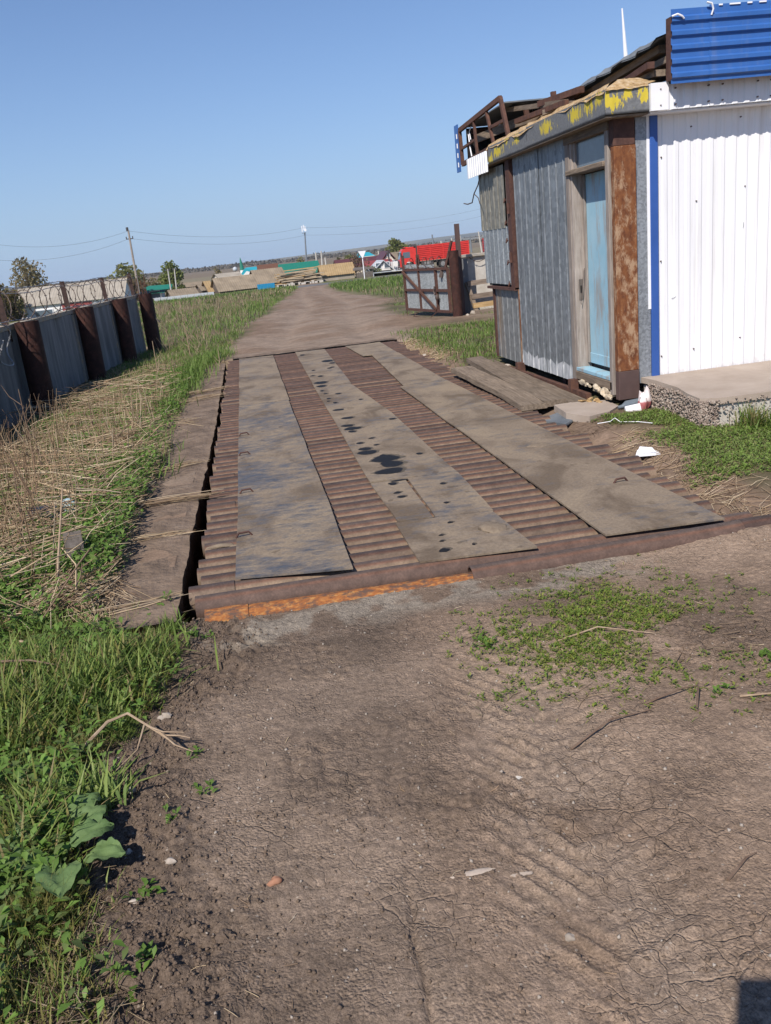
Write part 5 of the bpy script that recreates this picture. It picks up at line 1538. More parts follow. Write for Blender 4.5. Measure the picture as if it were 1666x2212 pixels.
# stacked boards and slab wood
D = 118.5
tp = empty("timber_stack", (p4(1560, 580, D).x, D + 1, GZ), "heap of pale sawn boards stacked by the road", "timber stack")
x0, x1 = p4(1345, 600, D).x, p5(150, 560, D).x
for i in range(46):
    lv = i // 9; xx = x0 + (x1 - x0 - 4.5) * random.random(); z = GZ + .25 + lv * .32 + random.random() * .12; yy = D + random.random() * 2.0
    b = MB(); b.obox((xx, yy, z), (xx + random.uniform(3.2, 5.6), yy + random.uniform(-.5, .5), z + random.uniform(-.1, .35)), .3, .12)
    b.build("board", M['timber_pile'] if i % 3 else M['wood_new'], tp)
b = MB()
for i in range(16):
    xx = x0 + (x1 - x0) * i / 16 + random.random() * .3; b.box(xx, xx + .3 + .5 * random.random(), D - .3, D + .2, GZ, GZ + .2 + .2 * random.random())
b.build("stacked_block", M['slab_side'], tp)
D = 121
gable("shed", "ochre slate roofed shed with pale fence wall, right of the timber stack", "shed", p5(175, 515, D).x, p5(440, 490, D).x, D, 5, (p5(215, 514, D).z + p5(445, 483, D).z) / 2, (p5(160, 432, D).z + p5(405, 405, D).z) / 2, M['asbestos_orange'], M['asbestos_pale'])
D = 146
gable("house", "house with wide dark maroon roof behind the road sign", "house", p5(305, 400, D).x, p5(665, 380, D).x, D, 8, (p5(320, 470, D).z + p5(640, 440, D).z) / 2, (p5(330, 390, D).z + p5(640, 352, D).z) / 2, M['maroon'], M['cream_wall'], corr=False)
D = 160
q0, q1, qr = p5(485, 362, D), p5(625, 352, D), p5(560, 320, D)
ht = empty("hip_house", ((q0.x + q1.x) / 2, D, GZ), "house with bright teal hipped roof on the right", "house")
b = MB(); b.box(q0.x + .4, q1.x - .4, D, D + 7, GZ, q0.z); b.build("wall", M['cream_wall'], ht)
b = MB(); v = [(q0.x, D - .3, q0.z - .2), (q1.x, D - .3, q0.z - .2), (q1.x, D + 7.3, q0.z - .2), (q0.x, D + 7.3, q0.z - .2), (qr.x - 1.5, D + 3.5, qr.z), (qr.x + .5, D + 3.5, qr.z)]
b.add(v, [(0, 1, 5, 4), (1, 2, 5), (2, 3, 4, 5), (3, 0, 4)]); b.build("roof", M['teal'], ht)
D = 135
gable("house", "house with dusty red roof beside the white gable", "house", p5(545, 450, D).x, p5(765, 430, D).x, D, 6, (p5(550, 465, D).z + p5(740, 415, D).z) / 2, (p5(600, 395, D).z + p5(760, 380, D).z) / 2, M['red_roof'], M['cream_wall'], corr=False)


def gable_front(name, label, xl, xr, xa, D, dp, ze, za, zb, roof, wall, gm, over=.35, attic=True):
    t = empty(name, ((xl + xr) / 2, D + dp / 2, zb), label, "house")
    b = MB(); b.box(xl + over, xr - over, D, D + dp, zb, ze); b.build("wall", wall, t)
    b = MB(); b.poly([(xl + over, D, ze), (xr - over, D, ze), (xa, D, za - .25)], (0, dp, 0)); b.build("gable_board", gm, t)
    b = MB()
    for s0, s1 in (((xl, ze - .1), (xa, za)), ((xa, za), (xr, ze - .1))):
        b.poly([(s0[0], D - .3, s0[1]), (s1[0], D - .3, s1[1]), (s1[0], D - .3, s1[1] + .14), (s0[0], D - .3, s0[1] + .14)], (0, dp + .6, 0))
    b.build("roof", roof, t)
    if attic:
        f = MB(); f.box(xa - .3, xa + .3, D - .06, D - .004, ze + .35, ze + 1.1); fo = f.build("window", M['white_trim'], t)
        f = MB(); f.box(xa - .2, xa + .2, D - .08, D - .061, ze + .42, ze + 1.02); f.build("pane", M['truck_glass'], fo)
    for k_ in (.3, .7):
        wx = xl + (xr - xl) * k_
        f = MB(); f.box(wx - .45, wx + .45, D - .06, D - .004, zb + .7, zb + 1.6); fo = f.build("window", M['white_trim'], t)
        f = MB(); f.box(wx - .36, wx + .36, D - .08, D - .061, zb + .78, zb + 1.52); f.build("pane", M['truck_glass'], fo)
    return t
D = 127
gable_front("gable_house", "low house with broad white gable facing the road", p5(592, 490, D).x, p5(768, 468, D).x, p5(658, 400, D).x + .4, D, 6, (p5(605, 482, D).z + p5(765, 462, D).z) / 2, p5(660, 396, D).z, GZ, M['grey_fence'], M['chassis'], M['white_wall'], attic=False)
D = 140
gable_front("gable_house", "maroon trimmed gable house with small attic window by the truck cab", p5(668, 385, D).x, p5(782, 372, D).x, p5(720, 318, D).x, D, 7, (p5(675, 384, D).z + p5(775, 374, D).z) / 2, p5(718, 316, D).z, GZ, M['maroon'], M['cream_wall'], M['cream_wall'])
D = 150
gable("house", "tan slate roofed house partly hidden by the truck cab", "house", p5(745, 400, D).x, p5(900, 380, D).x, D, 7, (p5(750, 385, D).z + p5(830, 372, D).z) / 2, (p5(730, 328, D).z + p5(840, 312, D).z) / 2, M['asbestos'], M['white_wall'])
D = 133
b = MB(); b.box(p5(768, 480, D).x, p5(860, 470, D).x, D, D + 4, GZ, (p5(800, 398, D).z)); o = b.build("outbuilding", M['white_wall']); tag(based(o), "plain white flat outbuilding just left of the truck", "outbuilding")
D = 119
wf = empty("board_fence", (p5(535, 510, D).x, D, GZ), "grey weathered board fence behind the road sign", "fence")
x0, x1 = p5(462, 525, D).x, p5(602, 505, D).x
for i in range(14):
    xa = x0 + (x1 - x0) * i / 14; b = MB(); b.box(xa, xa + (x1 - x0) / 14 - .04, D, D + .04, GZ, p5(535, 484, D).z + random.uniform(-.08, .08)); b.build("fence_board", M['wood_grey_z'], wf)
b = MB(); b.poly([(x0 - .4, D + .3, p5(470, 473, D).z), (x1 + .2, D + .3, p5(600, 460, D).z), (x1, D + 2.5, p5(600, 458, D).z + .2), (x0, D + 2.5, p5(470, 470, D).z + .2)], (0, 0, .12)); o = b.build("lean_to_roof", M['wood_grey_z']); tag(based(o), "flat board roof of a lean-to behind the grey fence", "lean-to")
D = 118
pf = empty("picket_fence", (p5(720, 492, D).x, D, GZ), "pale picket fence below the white gable house", "fence")
x0, x1 = p5(598, 512, D).x, p5(862, 484, D).x
for i in range(44):
    xa = x0 + (x1 - x0) * i / 44; b = MB(); b.box(xa, xa + .22, D, D + .03, GZ, p5(720, 490, D).z); b.build("picket", M['grey_fence'], pf)
b = MB(); b.box(x0, x1, D + .031, D + .08, GZ + .4, GZ + .5); b.build("rail", M['grey_fence'], pf)


# ---- poles, mast, wires
def pole(px, pt, pb, D, r, mat, name, label, cat, arms=(), group=None, extra=None):
    a, c = at(*pt, D), at(*pb, D)
    zb = terr1(c.x, D)
    t = empty(name, (c.x, D, zb), label, cat, group)
    b = MB(); b.tube([(c.x, D, zb - .3), (a.x, D, a.z)], [r, r * .7], 8); b.build("shaft", mat, t)
    for dz, w_ in arms:
        b = MB(); b.box(a.x - w_, a.x + w_, D - .06, D + .06, a.z - dz - .06, a.z - dz + .06)
        for s_ in (-w_, w_): b.tube([(a.x + s_ * .9, D, a.z - dz), (a.x + s_ * .9, D, a.z - dz + .3)], .07, 6)
        b.build("crossarm", M['chassis'], t)
    return t, a, c
UP = "utility poles in the village"
t, PA, PB = pole(0, (277, 497), (297, 612), 122, .17, M['pole_wood'], "utility_pole", "tall leaning grey utility pole behind the end of the concrete fence", "utility pole", [(1.1, .45)], UP)
b = MB(); b.tube([(PA.x - .1, 122, PA.z - .1), (PA.x - .1, 122, PA.z + .35)], .16, 8); b.build("insulator", M['chassis'], t)
D = 420
a, c = at(655, 488, D), at(662, 566, D)
t = empty("cell_mast", (c.x, D, GZ), "slender dark cell mast with white antennas on the skyline", "mast")
b = MB(); b.tube([(c.x, D, GZ), (a.x + .4, D, at(656, 502, D).z)], [.42, .3], 8); b.build("shaft", M['mast'], t)
for dx, dz, w_, h_ in ((-.75, 0, .2, 2.6), (0.05, .4, .18, 2.4), (.7, -.2, .2, 2.2)):
    b = MB(); b.box(a.x + dx - w_, a.x + dx + w_, D - 1.0, D - .6, a.z - h_ + dz, a.z + dz); b.build("antenna", M['white_trim'], t)
b = MB(); b.tube([(a.x + .7, D - 1.2, at(658, 496, D).z - .3), (a.x + .7, D - .9, at(658, 496, D).z - .3)], .55, 12); b.build("dish", M['white_trim'], t)
b = MB(); b.box(a.x - .9, a.x + 1.0, D - .8, D + .6, a.z - 3.3, a.z - 3.1); b.build("platform", M['mast'], t)
for (X, Yt, X2, Yb, D, mt_, lab, ar) in ((455, 462, 480, 632, 124, 'pole_conc', "pale concrete lamp pole in front of the round green tree, left of two", [(.15, .3)]), (510, 458, 523, 626, 128, 'pole_conc', "pale concrete lamp pole in front of the round green tree, right of two", [(.15, .3)])):
    pole(0, (244 + .2604 * X, 461 + .2604 * Yt), (244 + .2604 * X2, 461 + .2604 * Yb), D, .11, M[mt_], "lamp_pole", lab, "lamp pole", ar)
for (X, Yt, X2, Yb, D, mt_, lab, ar) in (
        (120, 322, 126, 415, 175, 'pole_conc', "short concrete pole at the left of three behind the green roof", [(.3, .5)]),
        (165, 312, 170, 415, 178, 'pole_conc', "concrete pole with crossarm in the middle of three behind the green roof", [(.4, .7), (1.2, .5)]),
        (198, 365, 206, 418, 170, 'pole_conc', "stubby concrete pole beside the ochre roofed shed", []),
        (640, 310, 644, 352, 230, 'pole_conc', "small distant pole with crossarm over the teal hipped roof", [(.6, 1.6)]),
        (718, 312, 742, 440, 131, 'chassis', "dark leaning pole in front of the maroon trimmed gable", [(.2, .3)]),
        (1086, 175, 1097, 260, 260, 'mast', "bare dark pole on the field above the truck body", []),
        (1160, 228, 1163, 250, 300, 'pole_conc', "far pole with crossarm just above the middle of the truck body", [(.8, 2.0)]),
        (1248, 205, 1250, 246, 280, 'pole_conc', "far pole with crossarm left of the square steel pole", [(.5, 2.2)]),
        (1318, 185, 1320, 240, 260, 'pole_conc', "pale far pole right of the square steel pole", []),
        (1400, 190, 1408, 240, 240, 'mast', "pole with double crossarm above the gap before the trailer", [(.3, 1.8), (1.2, 1.2)]),
        (1470, 150, 1495, 232, 220, 'pole_conc', "braced concrete pole with dark cap above the trailer", [(1.2, .8)])):
    t, a, c = pole(0, (650.8 + .2604 * X, 461 + .2604 * Yt), (650.8 + .2604 * X2, 461 + .2604 * Yb), D, .2 * D / 180, M[mt_], "utility_pole", lab, "utility pole", ar, UP)
pw = [(at(-30, 525, 118), at(277, 499, 122)), (at(277, 499, 122), at(655, 492, 160)), (at(655, 492, 160), at(1060, 446, 200)), (at(-30, 560, 118), at(280, 515, 122)), (at(280, 515, 122), at(660, 508, 160)), (at(660, 508, 160), at(1060, 462, 200))]
wlab = ["upper overhead wire left of the tall pole", "upper overhead wire from the tall pole to the mast", "upper overhead wire running right from the mast", "lower overhead wire left of the tall pole", "lower overhead wire from the tall pole to the mast", "lower overhead wire running right from the mast"]
for (p, q), lb in zip(pw, wlab):
    pts = []
    for i in range(25):
        t_ = i / 24; c = p.lerp(q, t_); c.z -= 1.1 * 4 * t_ * (1 - t_) * (1 if q.x - p.x > 15 else .6); pts.append(c)
    b = MB(); b.tube(pts, .012, 4, caps=False); o = b.build("overhead_wire", M['chassis']); tag(o, lb, "wire")
D = 15
a, c = at(1344, 18, D), at(1352, 122, D)
b = MB(); b.tube([(c.x, D, -.2), (c.x, D, c.z), (a.x, D, a.z)], [.045, .035, .012], 8); o = b.build("flag_pole", M['white_trim']); tag(based(o), "thin white tapering pole sticking up behind the roof", "pole")

# ---- trees
def leaf_quads(P, size, nrm_up=.3, seed=0):
    """one bent leaf card per point -> verts (n*4), quads"""
    n = len(P); r = np.random.default_rng(seed)
    a = r.normal(size=(n, 3)); a /= np.linalg.norm(a, axis=1, keepdims=True)
    b_ = r.normal(size=(n, 3)); b_[:, 2] += nrm_up; b_ -= (b_ * a).sum(1, keepdims=True) * a; b_ /= np.linalg.norm(b_, axis=1, keepdims=True)
    s = (size * r.uniform(.6, 1.4, size=n))[:, None]
    V = np.stack([P - a * s - b_ * s * .55, P + a * s * .9 - b_ * s * .4, P + a * s + b_ * s * .6, P - a * s * .8 + b_ * s * .5], 1)
    return V.reshape(-1, 3), np.arange(n * 4).reshape(-1, 4)


def tree(name, label, x, D, h, w, c1, c2, n=1500, leaf=.28, trunk_h=.25, blobs=9, seed=0, bare=.3, shape=1.0, limbs=9, zb=None, stems=1, group=None):
    r = np.random.default_rng(seed); zb = terr1(x, D) if zb is None else zb
    t = empty(name, (x, D, zb), label, "tree" if h > 2.6 else "bush", group)
    mb = MB()
    for st in range(stems):
        ox = (st - (stems - 1) / 2) * w * .12
        mb.tube([(x + ox, D, zb - .3), (x + ox * 1.4 + .05 * h * .2, D, zb + h * .35), (x + ox * 2, D, zb + h * .72)], [h * .022 + .03, h * .016 + .02, h * .006 + .012], 7)
    C_ = []
    for i in range(blobs):
        t_ = (i + .5) / blobs; zz = zb + h * (trunk_h + (1 - trunk_h) * t_ * .93)
        rad = w * .5 * (math.sin(pi * min(1, (.12 + .80 * t_) ** shape)) ** .6)
        an = r.uniform(0, 2 * pi); k_ = r.uniform(.15, .75)
        C_.append((x + rad * k_ * cos(an), D + rad * k_ * sin(an) * .8, zz, max(.2, rad * r.uniform(.4, .7))))
    C_.append((x, D, zb + h * .9, w * .16)); C_.append((x, D, zb + h * .55, w * .34))
    for i in range(limbs):
        cx, cy, cz, cr = C_[i % len(C_)]
        z0 = zb + h * r.uniform(.15, .55)
        mb.tube([(x, D, z0), ((x + cx) / 2 + r.normal() * .1, (D + cy) / 2, (z0 + cz) / 2 + .05 * h), (cx + r.normal() * cr * .5, cy, cz + cr * .4)], [h * .010 + .02, h * .006 + .012, .01], 5)
    mb.build("trunk", M['bark'], t)
    P, Cc = [], []
    wts = np.array([c[3] ** 2 for c in C_]); wts /= wts.sum()
    idx = r.choice(len(C_), size=n, p=wts); cc = np.array(C_)[idx]
    d = r.normal(size=(n, 3)); d /= np.linalg.norm(d, axis=1, keepdims=True)
    rr = r.uniform(.35, 1.12, size=(n, 1)) ** .6
    P = cc[:, :3] + d * rr * cc[:, 3:4] * np.array([1, 1, .85])
    keep = (P[:, 2] > zb + .05) & (r.uniform(0, 1, n) < .72); P = P[keep]
    V, Q = leaf_quads(P, leaf, seed=seed)
    mixv = r.uniform(0, 1, size=(len(P), 1)) * .6 + .4 * ((idx[keep] % 3) / 2)[:, None]
    col = np.array(c1) * (1 - mixv) + np.array(c2) * mixv
    me = np_mesh("crown", V - np.array((x, D, zb)), Q, None, np.repeat(col, 4, 0))
    link("crown", me, M['crown'], t)
    return t
GRN, YGR, OLV, BRN, GRY = (.16, .21, .06), (.27, .29, .11), (.23, .215, .105), (.27, .205, .12), (.30, .27, .20)
def tpx(u, vt, vb, D): a, c = at(u, vt, D), at(u, vb, D); return c.x, a.z - GZ
x, h = tpx(66, 558, 650, 150); tree("birch_tree", "tall thin leaved birch left of the long barn", x, 150, h, 7.0, OLV, BRN, 1500, .20, .25, 12, 1)
x, h = tpx(92, 582, 650, 152); tree("birch_tree", "smaller grey birch leaning out right of the tall birch", x, 152, h, 4.2, GRY, OLV, 500, .2, .3, 7, 2)
x, h = tpx(266, 573, 640, 135); tree("willow_tree", "round pale green tree behind the tall utility pole", x, 142, h, 7.2, YGR, OLV, 1500, .24, .12, 11, 3, shape=.8)
x, h = tpx(381, 562, 640, 134); tree("willow_tree", "round bright green tree right of the tall utility pole", x, 134, h, 3.7, GRN, YGR, 1900, .2, .06, 12, 4, shape=.8)
x, h = tpx(337, 598, 640, 132); tree("bare_shrub", "brown leafless shrub between two green trees", x, 132, h, 3.0, BRN, OLV, 350, .16, .1, 7, 5, limbs=16)
x, h = tpx(856, 517, 565, 190); tree("willow_tree", "round olive tree on the field edge above the truck cab", x, 190, h, 6.0, OLV, GRN, 1500, .28, .1, 11, 6)
x, h = tpx(760, 549, 580, 165); tree("bush", "yellow green young tree left of the teal hipped roof", x, 165, h, 2.6, YGR, OLV, 500, .2, .1, 7, 7)
x, h = tpx(735, 556, 580, 170); tree("bush", "small brown bush left of the yellow green young tree", x, 170, h, 2.2, BRN, OLV, 300, .2, .1, 6, 8)
x, h = tpx(771, 548, 600, 128); tree("bare_tree", "bare brown tree in front of the maroon roof", x, 128, h, 3.0, BRN, (.13, .075, .05), 500, .13, .12, 9, 9, limbs=24)
x, h = tpx(806, 588, 610, 121); tree("bush", "low green shrub before the white gable", x, 121, 1.1, 2.6, GRN, OLV, 350, .13, .02, 6, 10)
x, h = tpx(651, 555, 580, 180); tree("bush", "small yellow bush on the field behind the green roof", x, 180, h, 2.8, YGR, BRN, 250, .22, .1, 6, 12)
x, h = tpx(468, 575, 590, 175); tree("bush", "small brown bush on the field behind the sheds", x, 175, h, 1.8, BRN, OLV, 160, .22, .1, 5, 13)
for i, (u, vt, w_) in enumerate(((-28, 585, 4.5), (8, 608, 3.4), (30, 628, 3.0), (-50, 600, 5))):
    x, h = tpx(u, vt, 690, 92); tree("bush", ["large ochre bush at the left edge of the photograph", "ochre bush left of the long barn", "low brown bush in front of the barn's left end", "broad ochre bush furthest left"][i], x, 92 + i, at(u, vt, 92 + i).z - terr1(x, 92 + i), w_, (.16, .105, .035), OLV, 1100, .15, .02, 10, 20 + i, limbs=18, group="hedge bushes left of the barn")
for i, (u, vt, w_) in enumerate(((285, 598, 3.6), (302, 604, 3.0))):
    x, h = tpx(u, vt, 690, 124); tree("bush", ["ochre bush at the right end of the barn", "brown bush beside the tall utility pole"][i], x, 126, at(u, vt, 126).z - GZ, w_, (.14, .10, .04), BRN, 700, .17, .05, 9, 30 + i, limbs=14)
# line of woods along the skyline
def woods(name, x0, x1, D, hf, base, n, c1, c2, size, seed, dj=60):
    r = np.random.default_rng(seed)
    x = r.uniform(x0, x1, n); y = D + r.uniform(0, dj, n); hh = hf(x) * (.55 + .45 * vnoise(x * .02, x * 0, seed)) * (.75 + .35 * vnoise(x * .09, x * 0, seed + 1))
    P = np.stack([x, y, base(x, y) + hh * r.uniform(0, 1, n) ** .8], -1)
    V, Q = leaf_quads(P, size, seed=seed)
    m = r.uniform(0, 1, (n, 1)); col = np.array(c1) * (1 - m) + np.array(c2) * m
    o = link(name, np_mesh(name, V, Q, None, np.repeat(col, 4, 0)), M['leaf'])
    return tag(o, kind='stuff')
gb = lambda x, y: terr(x, y) - .3
tag(woods("far_wood", -700, 260, 900, lambda x: 5.2 + 1.0 * (x < -250), gb, 9000, (.13, .11, .09), (.18, .155, .115), 1.1, 51), "long strip of leafless woodland on the far skyline", "woodland")
tag(woods("far_wood", 90, 800, 820, lambda x: np.clip((x - 60) * .03, 1.5, 8.5), gb, 9000, (.15, .125, .09), (.21, .175, .12), 1.1, 52), "brown scrub woodland on the right skyline", "woodland")
# rising wooded hill, right
xs = np.linspace(-600, 4200, 90); ys = np.linspace(2300, 4200, 14)
def hill_z(X, Y):
    t_ = np.clip((Y - 2300) / 1300, 0, 1)
    return -6 + 7 * sst(0, .3, t_) + (sst(-300, 1500, X) * 30 + sst(900, 2600, X) * 14) * sst(.1, .9, t_) + 4 * fbm(X, Y, .003, 3, 501)
def hill_c(X, Y):
    n_ = fbm(X, Y, .006, 3, 511)[..., None]
    return np.array([.10, .10, .085]) + np.array([.08, .06, .03]) * sst(.45, .6, n_)
tag(link("hills", grid_mesh(xs, ys, hill_z, hill_c, "hills"), M['ground']), kind='structure')

# ================================================================== vegetation near the camera
def gz(X, Y):
    return ground_z(np.asarray(X, float), np.asarray(Y, float)) if True else 0


def yard_or_ground(X, Y):
    inside = (X > YX0 + .01) & (X < YX1 - .01) & (Y > YY0 + .01) & (Y < YY1 - .002)
    return np.where(inside, yard_z(X, Y), ground_z(X, Y))


def blades(P, yaw, lean, Ln, W, col, rg, curve=.6):
    """curved grass blades: base pair, middle pair, tip"""
    n = len(P); d = np.stack([np.cos(yaw), np.sin(yaw), np.zeros(n)], 1); s = np.stack([-np.sin(yaw), np.cos(yaw), np.zeros(n)], 1)
    up = np.array([0, 0, 1.0]); l1 = lean[:, None]; l2 = np.clip(lean + curve * rg.uniform(.2, 1, n), 0, 1.9)[:, None]
    d1 = up * np.cos(l1) + d * np.sin(l1); d2 = up * np.cos(l2) + d * np.sin(l2)
    tw = rg.uniform(-.5, .5, n)[:, None]; s2 = s + d * tw
    w = W[:, None]; L_ = Ln[:, None]
    m = P + d1 * L_ * .5; t = m + d2 * L_ * .5
    V = np.stack([P - s * w * .35, P + s * w * .35, m - s2 * w * .5, m + s2 * w * .5, t], 1).reshape(-1, 3)
    i = np.arange(n)[:, None] * 5
    Q = i + np.array([0, 1, 3, 2]); T = i + np.array([2, 3, 4])
    shade = np.ones((n, 5, 1)); shade[:, 4] = 1.12
    C = (col[:, None, :] * shade).reshape(-1, 3)
    return V, Q, T, C


def stalks(P, Qe, r, col, bend=None, rg=None):
    """three-sided dry stems with one bend"""
    n = len(P); d = Qe - P; d /= np.linalg.norm(d, axis=1, keepdims=True) + 1e-9
    a = np.cross(d, np.array([.3, .2, 1.0])); a /= np.linalg.norm(a, axis=1, keepdims=True) + 1e-9; b_ = np.cross(d, a)
    m = (P + Qe) / 2 + (bend if bend is not None else 0)
    rings = []
    for c, k in ((P, 1.0), (m, .9), (Qe, .6)):
        for t in (0, 2.094, 4.188): rings.append(c + (a * cos(t) + b_ * sin(t)) * (r * k)[:, None])
    V = np.stack(rings, 1).reshape(-1, 3); i = np.arange(n)[:, None] * 9
    Q = np.concatenate([i + np.array([s_ * 3 + k, s_ * 3 + (k + 1) % 3, s_ * 3 + 3 + (k + 1) % 3, s_ * 3 + 3 + k]) for s_ in (0, 1) for k in range(3)])
    return V, Q, None, np.repeat(col, 9, 0)


class Veg:
    def __init__(s): s.V, s.Q, s.T, s.C, s.n = [], [], [], [], 0
    def add(s, V, Q, T, C):
        s.V.append(V); s.C.append(C)
        if Q is not None: s.Q.append(Q + s.n)
        if T is not None: s.T.append(T + s.n)
        s.n += len(V)
    def build(s, name, mat, label, cat, kind='stuff', based_=False):
        me = np_mesh(name, np.vstack(s.V), np.vstack(s.Q) if s.Q else None, np.vstack(s.T) if s.T else None, np.vstack(s.C))
        o = link(name, me, mat)
        if based_: based(o)
        return tag(o, label, cat, None, kind)


def palette(n, cols, rg, jit=.18):
    c = np.array(cols)[rg.integers(0, len(cols), n)]
    return c * rg.uniform(1 - jit, 1 + jit, (n, 1))


G1 = [(.165, .24, .05), (.20, .27, .06), (.24, .29, .085), (.12, .185, .042)]
GY = [(.20, .215, .05), (.24, .215, .07), (.27, .215, .10)]
GB = [(.125, .205, .04), (.155, .24, .05), (.185, .255, .065)]
ST = [(.50, .385, .245), (.42, .31, .195), (.33, .225, .14), (.56, .45, .31), (.25, .17, .11)]


def scatter(n, x0, x1, y0, y1, keep, rg):
    x = rg.uniform(x0, x1, n); y = rg.uniform(y0, y1, n)
    k = rg.uniform(0, 1, n) < keep(x, y)
    return x[k], y[k]


rg = np.random.default_rng(11)
v = Veg()
# near left verge: coarse blades, thinner and yellower towards the camera
def keep_l(x, y):
    e = edge_x(y) - x
    return sst(.03, .16, e + .09 * (fbm(x, y, 7, 3, 601) - .5)) * (.35 + .65 * sst(.36, .52, fbm(x, y, 3.3, 3, 602)))
x, y = scatter(60000, -2.3, -.2, 1.15, 4.15, keep_l, rg)
n = len(x); P = np.stack([x, y, yard_or_ground(x, y) - .005], 1)
near = 1 - sst(1.9, 2.25, y); coarse = sst(.45, .6, fbm(x, y, 2.6, 2, 603)) * (1 - near)
Ln = (.04 + .085 * rg.uniform(0, 1, n) ** 1.6) * (1 + .8 * coarse) * (.6 + .5 * sst(.03, .35, edge_x(y) - x)); Wd = (.0028 + .002 * rg.uniform(0, 1, n)) * (1 + 1.1 * coarse)
col = palette(n, G1, rg); yl = palette(n, GY, rg); mixk = (rg.uniform(0, 1, n) < (.22 + .38 * near + .25 * sst(.55, .65, fbm(x, y, 2.1, 2, 604))))[:, None]
col = np.where(mixk, yl, col)
v.add(*blades(P, rg.uniform(0, 6.28, n), rg.uniform(.1, .9, n), Ln, Wd, col, rg))
# dead litter in between
k = rg.uniform(0, 1, n) < .38; Pk = P[k] + np.array([0, 0, .012]); m = k.sum(); an = rg.uniform(0, 6.28, m); ll = rg.uniform(.03, .13, m)
E_ = Pk + np.stack([np.cos(an) * ll, np.sin(an) * ll, rg.uniform(-.005, .03, m)], 1)
v.add(*stalks(Pk, E_, rg.uniform(.0008, .0018, m), palette(m, ST, rg) * .8))
v.build("verge_grass", M['leaf'], "mixed green and yellow grass along the left verge in the foreground", "grass")


def leafy(P, size, cols, rg, per=5, lift=.02, spread=1.0):
    """small leafy weeds: pointed leaves round each point"""
    n = len(P) * per; B = np.repeat(P, per, 0)
    yaw = rg.uniform(0, 6.28, n); el = rg.uniform(.1, .9, n)
    L_ = (size * rg.uniform(.6, 1.3, n))[:, None]; w = L_ * .42
    d = np.stack([np.cos(yaw) * np.cos(el), np.sin(yaw) * np.cos(el), np.sin(el)], 1); s = np.stack([-np.sin(yaw), np.cos(yaw), np.zeros(n)], 1)
    B = B + np.stack([rg.normal(size=n) * .25 * size * spread, rg.normal(size=n) * .25 * size * spread, rg.uniform(0, lift, n)], 1)
    mid = B + d * L_ * .5; tip = B + d * L_ - np.array([0, 0, 1]) * L_ * .18
    V = np.stack([B, mid + s * w * .5 + np.array([0, 0, 1]) * w * .15, tip, mid - s * w * .5 + np.array([0, 0, 1]) * w * .15, mid], 1).reshape(-1, 3)
    i = np.arange(n)[:, None] * 5
    T = np.concatenate([i + np.array(t) for t in ([0, 1, 4], [1, 2, 4], [2, 3, 4], [3, 0, 4])])
    return V, None, T, np.repeat(palette(n, cols, rg), 5, 0)


v = Veg()
def keep_w(x, y): return sst(0, .12, edge_x(y) - x) * (sst(.45, .58, fbm(x, y, 2.2, 3, 611)) * (1 - .8 * (x > -.75)) + .08)
x, y = scatter(3600, -2.3, -.5, 1.6, 4.2, keep_w, rg)
v.add(*leafy(np.stack([x, y, yard_or_ground(x, y)], 1), .042, [(.135, .235, .045), (.17, .28, .06), (.14, .19, .06)], rg, 8, .09, 1.5))
# weeds between the dead stems, left of the pit ledge
def keep_m(x, y):
    return (.10 + .95 * sst(.47, .60, fbm(x, y, .95, 3, 621))) * (1 - .6 * sst(.48, .66, fbm(x, y, .8, 3, 622)) * (y > 5.4))
x, y = scatter(30000, -3.0, -.95, 4.0, 14.5, keep_m, rg)
v.add(*leafy(np.stack([x, y, ground_z(x, y)], 1), .05, [(.125, .225, .042), (.155, .26, .052), (.19, .285, .07)], rg, 7, .15, 1.5))
v.build("leafy_weeds", M['leaf'], "low leafy green weeds growing through the left verge", "weeds")

# dead stems: matted, mostly lying across towards the pit, some still upright
v = Veg()
def keep_s(x, y):
    return (.18 + .9 * sst(.36, .56, fbm(x, y, .8, 3, 622))) * (1 - .75 * sst(-1.35, -1.0, x) * (y > 8.5)) * (1 - .6 * sst(10, 14, y))
x, y = scatter(7000, -3.0, -1.0, 4.1, 15, keep_s, rg); n = len(x)
z = ground_z(x, y) + rg.uniform(.0, .22, n) * (.5 + .8 * fbm(x, y, 1.2, 2, 631))
an = rg.normal(.35, .55, n) + np.where(rg.uniform(0, 1, n) < .25, rg.uniform(-2, 2, n), 0) + pi * (rg.uniform(0, 1, n) < .3); ll = rg.uniform(.15, .75, n)
P = np.stack([x, y, z], 1); E_ = P + np.stack([np.cos(an) * ll, np.sin(an) * ll, rg.normal(.02, .06, n)], 1)
E_[:, 2] = np.maximum(E_[:, 2], ground_z(E_[:, 0], E_[:, 1]) + .004); 
okk = (E_[:, 0] < -.92) & (P[:, 0] < -.97); P, E_, ll = P[okk], E_[okk], ll[okk]; n = len(P)
bend = rg.normal(size=(n, 3)) * np.array([.03, .03, .02]) * ll[:, None] * 2
v.add(*stalks(P, E_, (.0016 + .0042 * rg.uniform(0, 1, n) ** 1.6) * (1 + .02 * P[:, 1]), palette(n, ST, rg), bend))
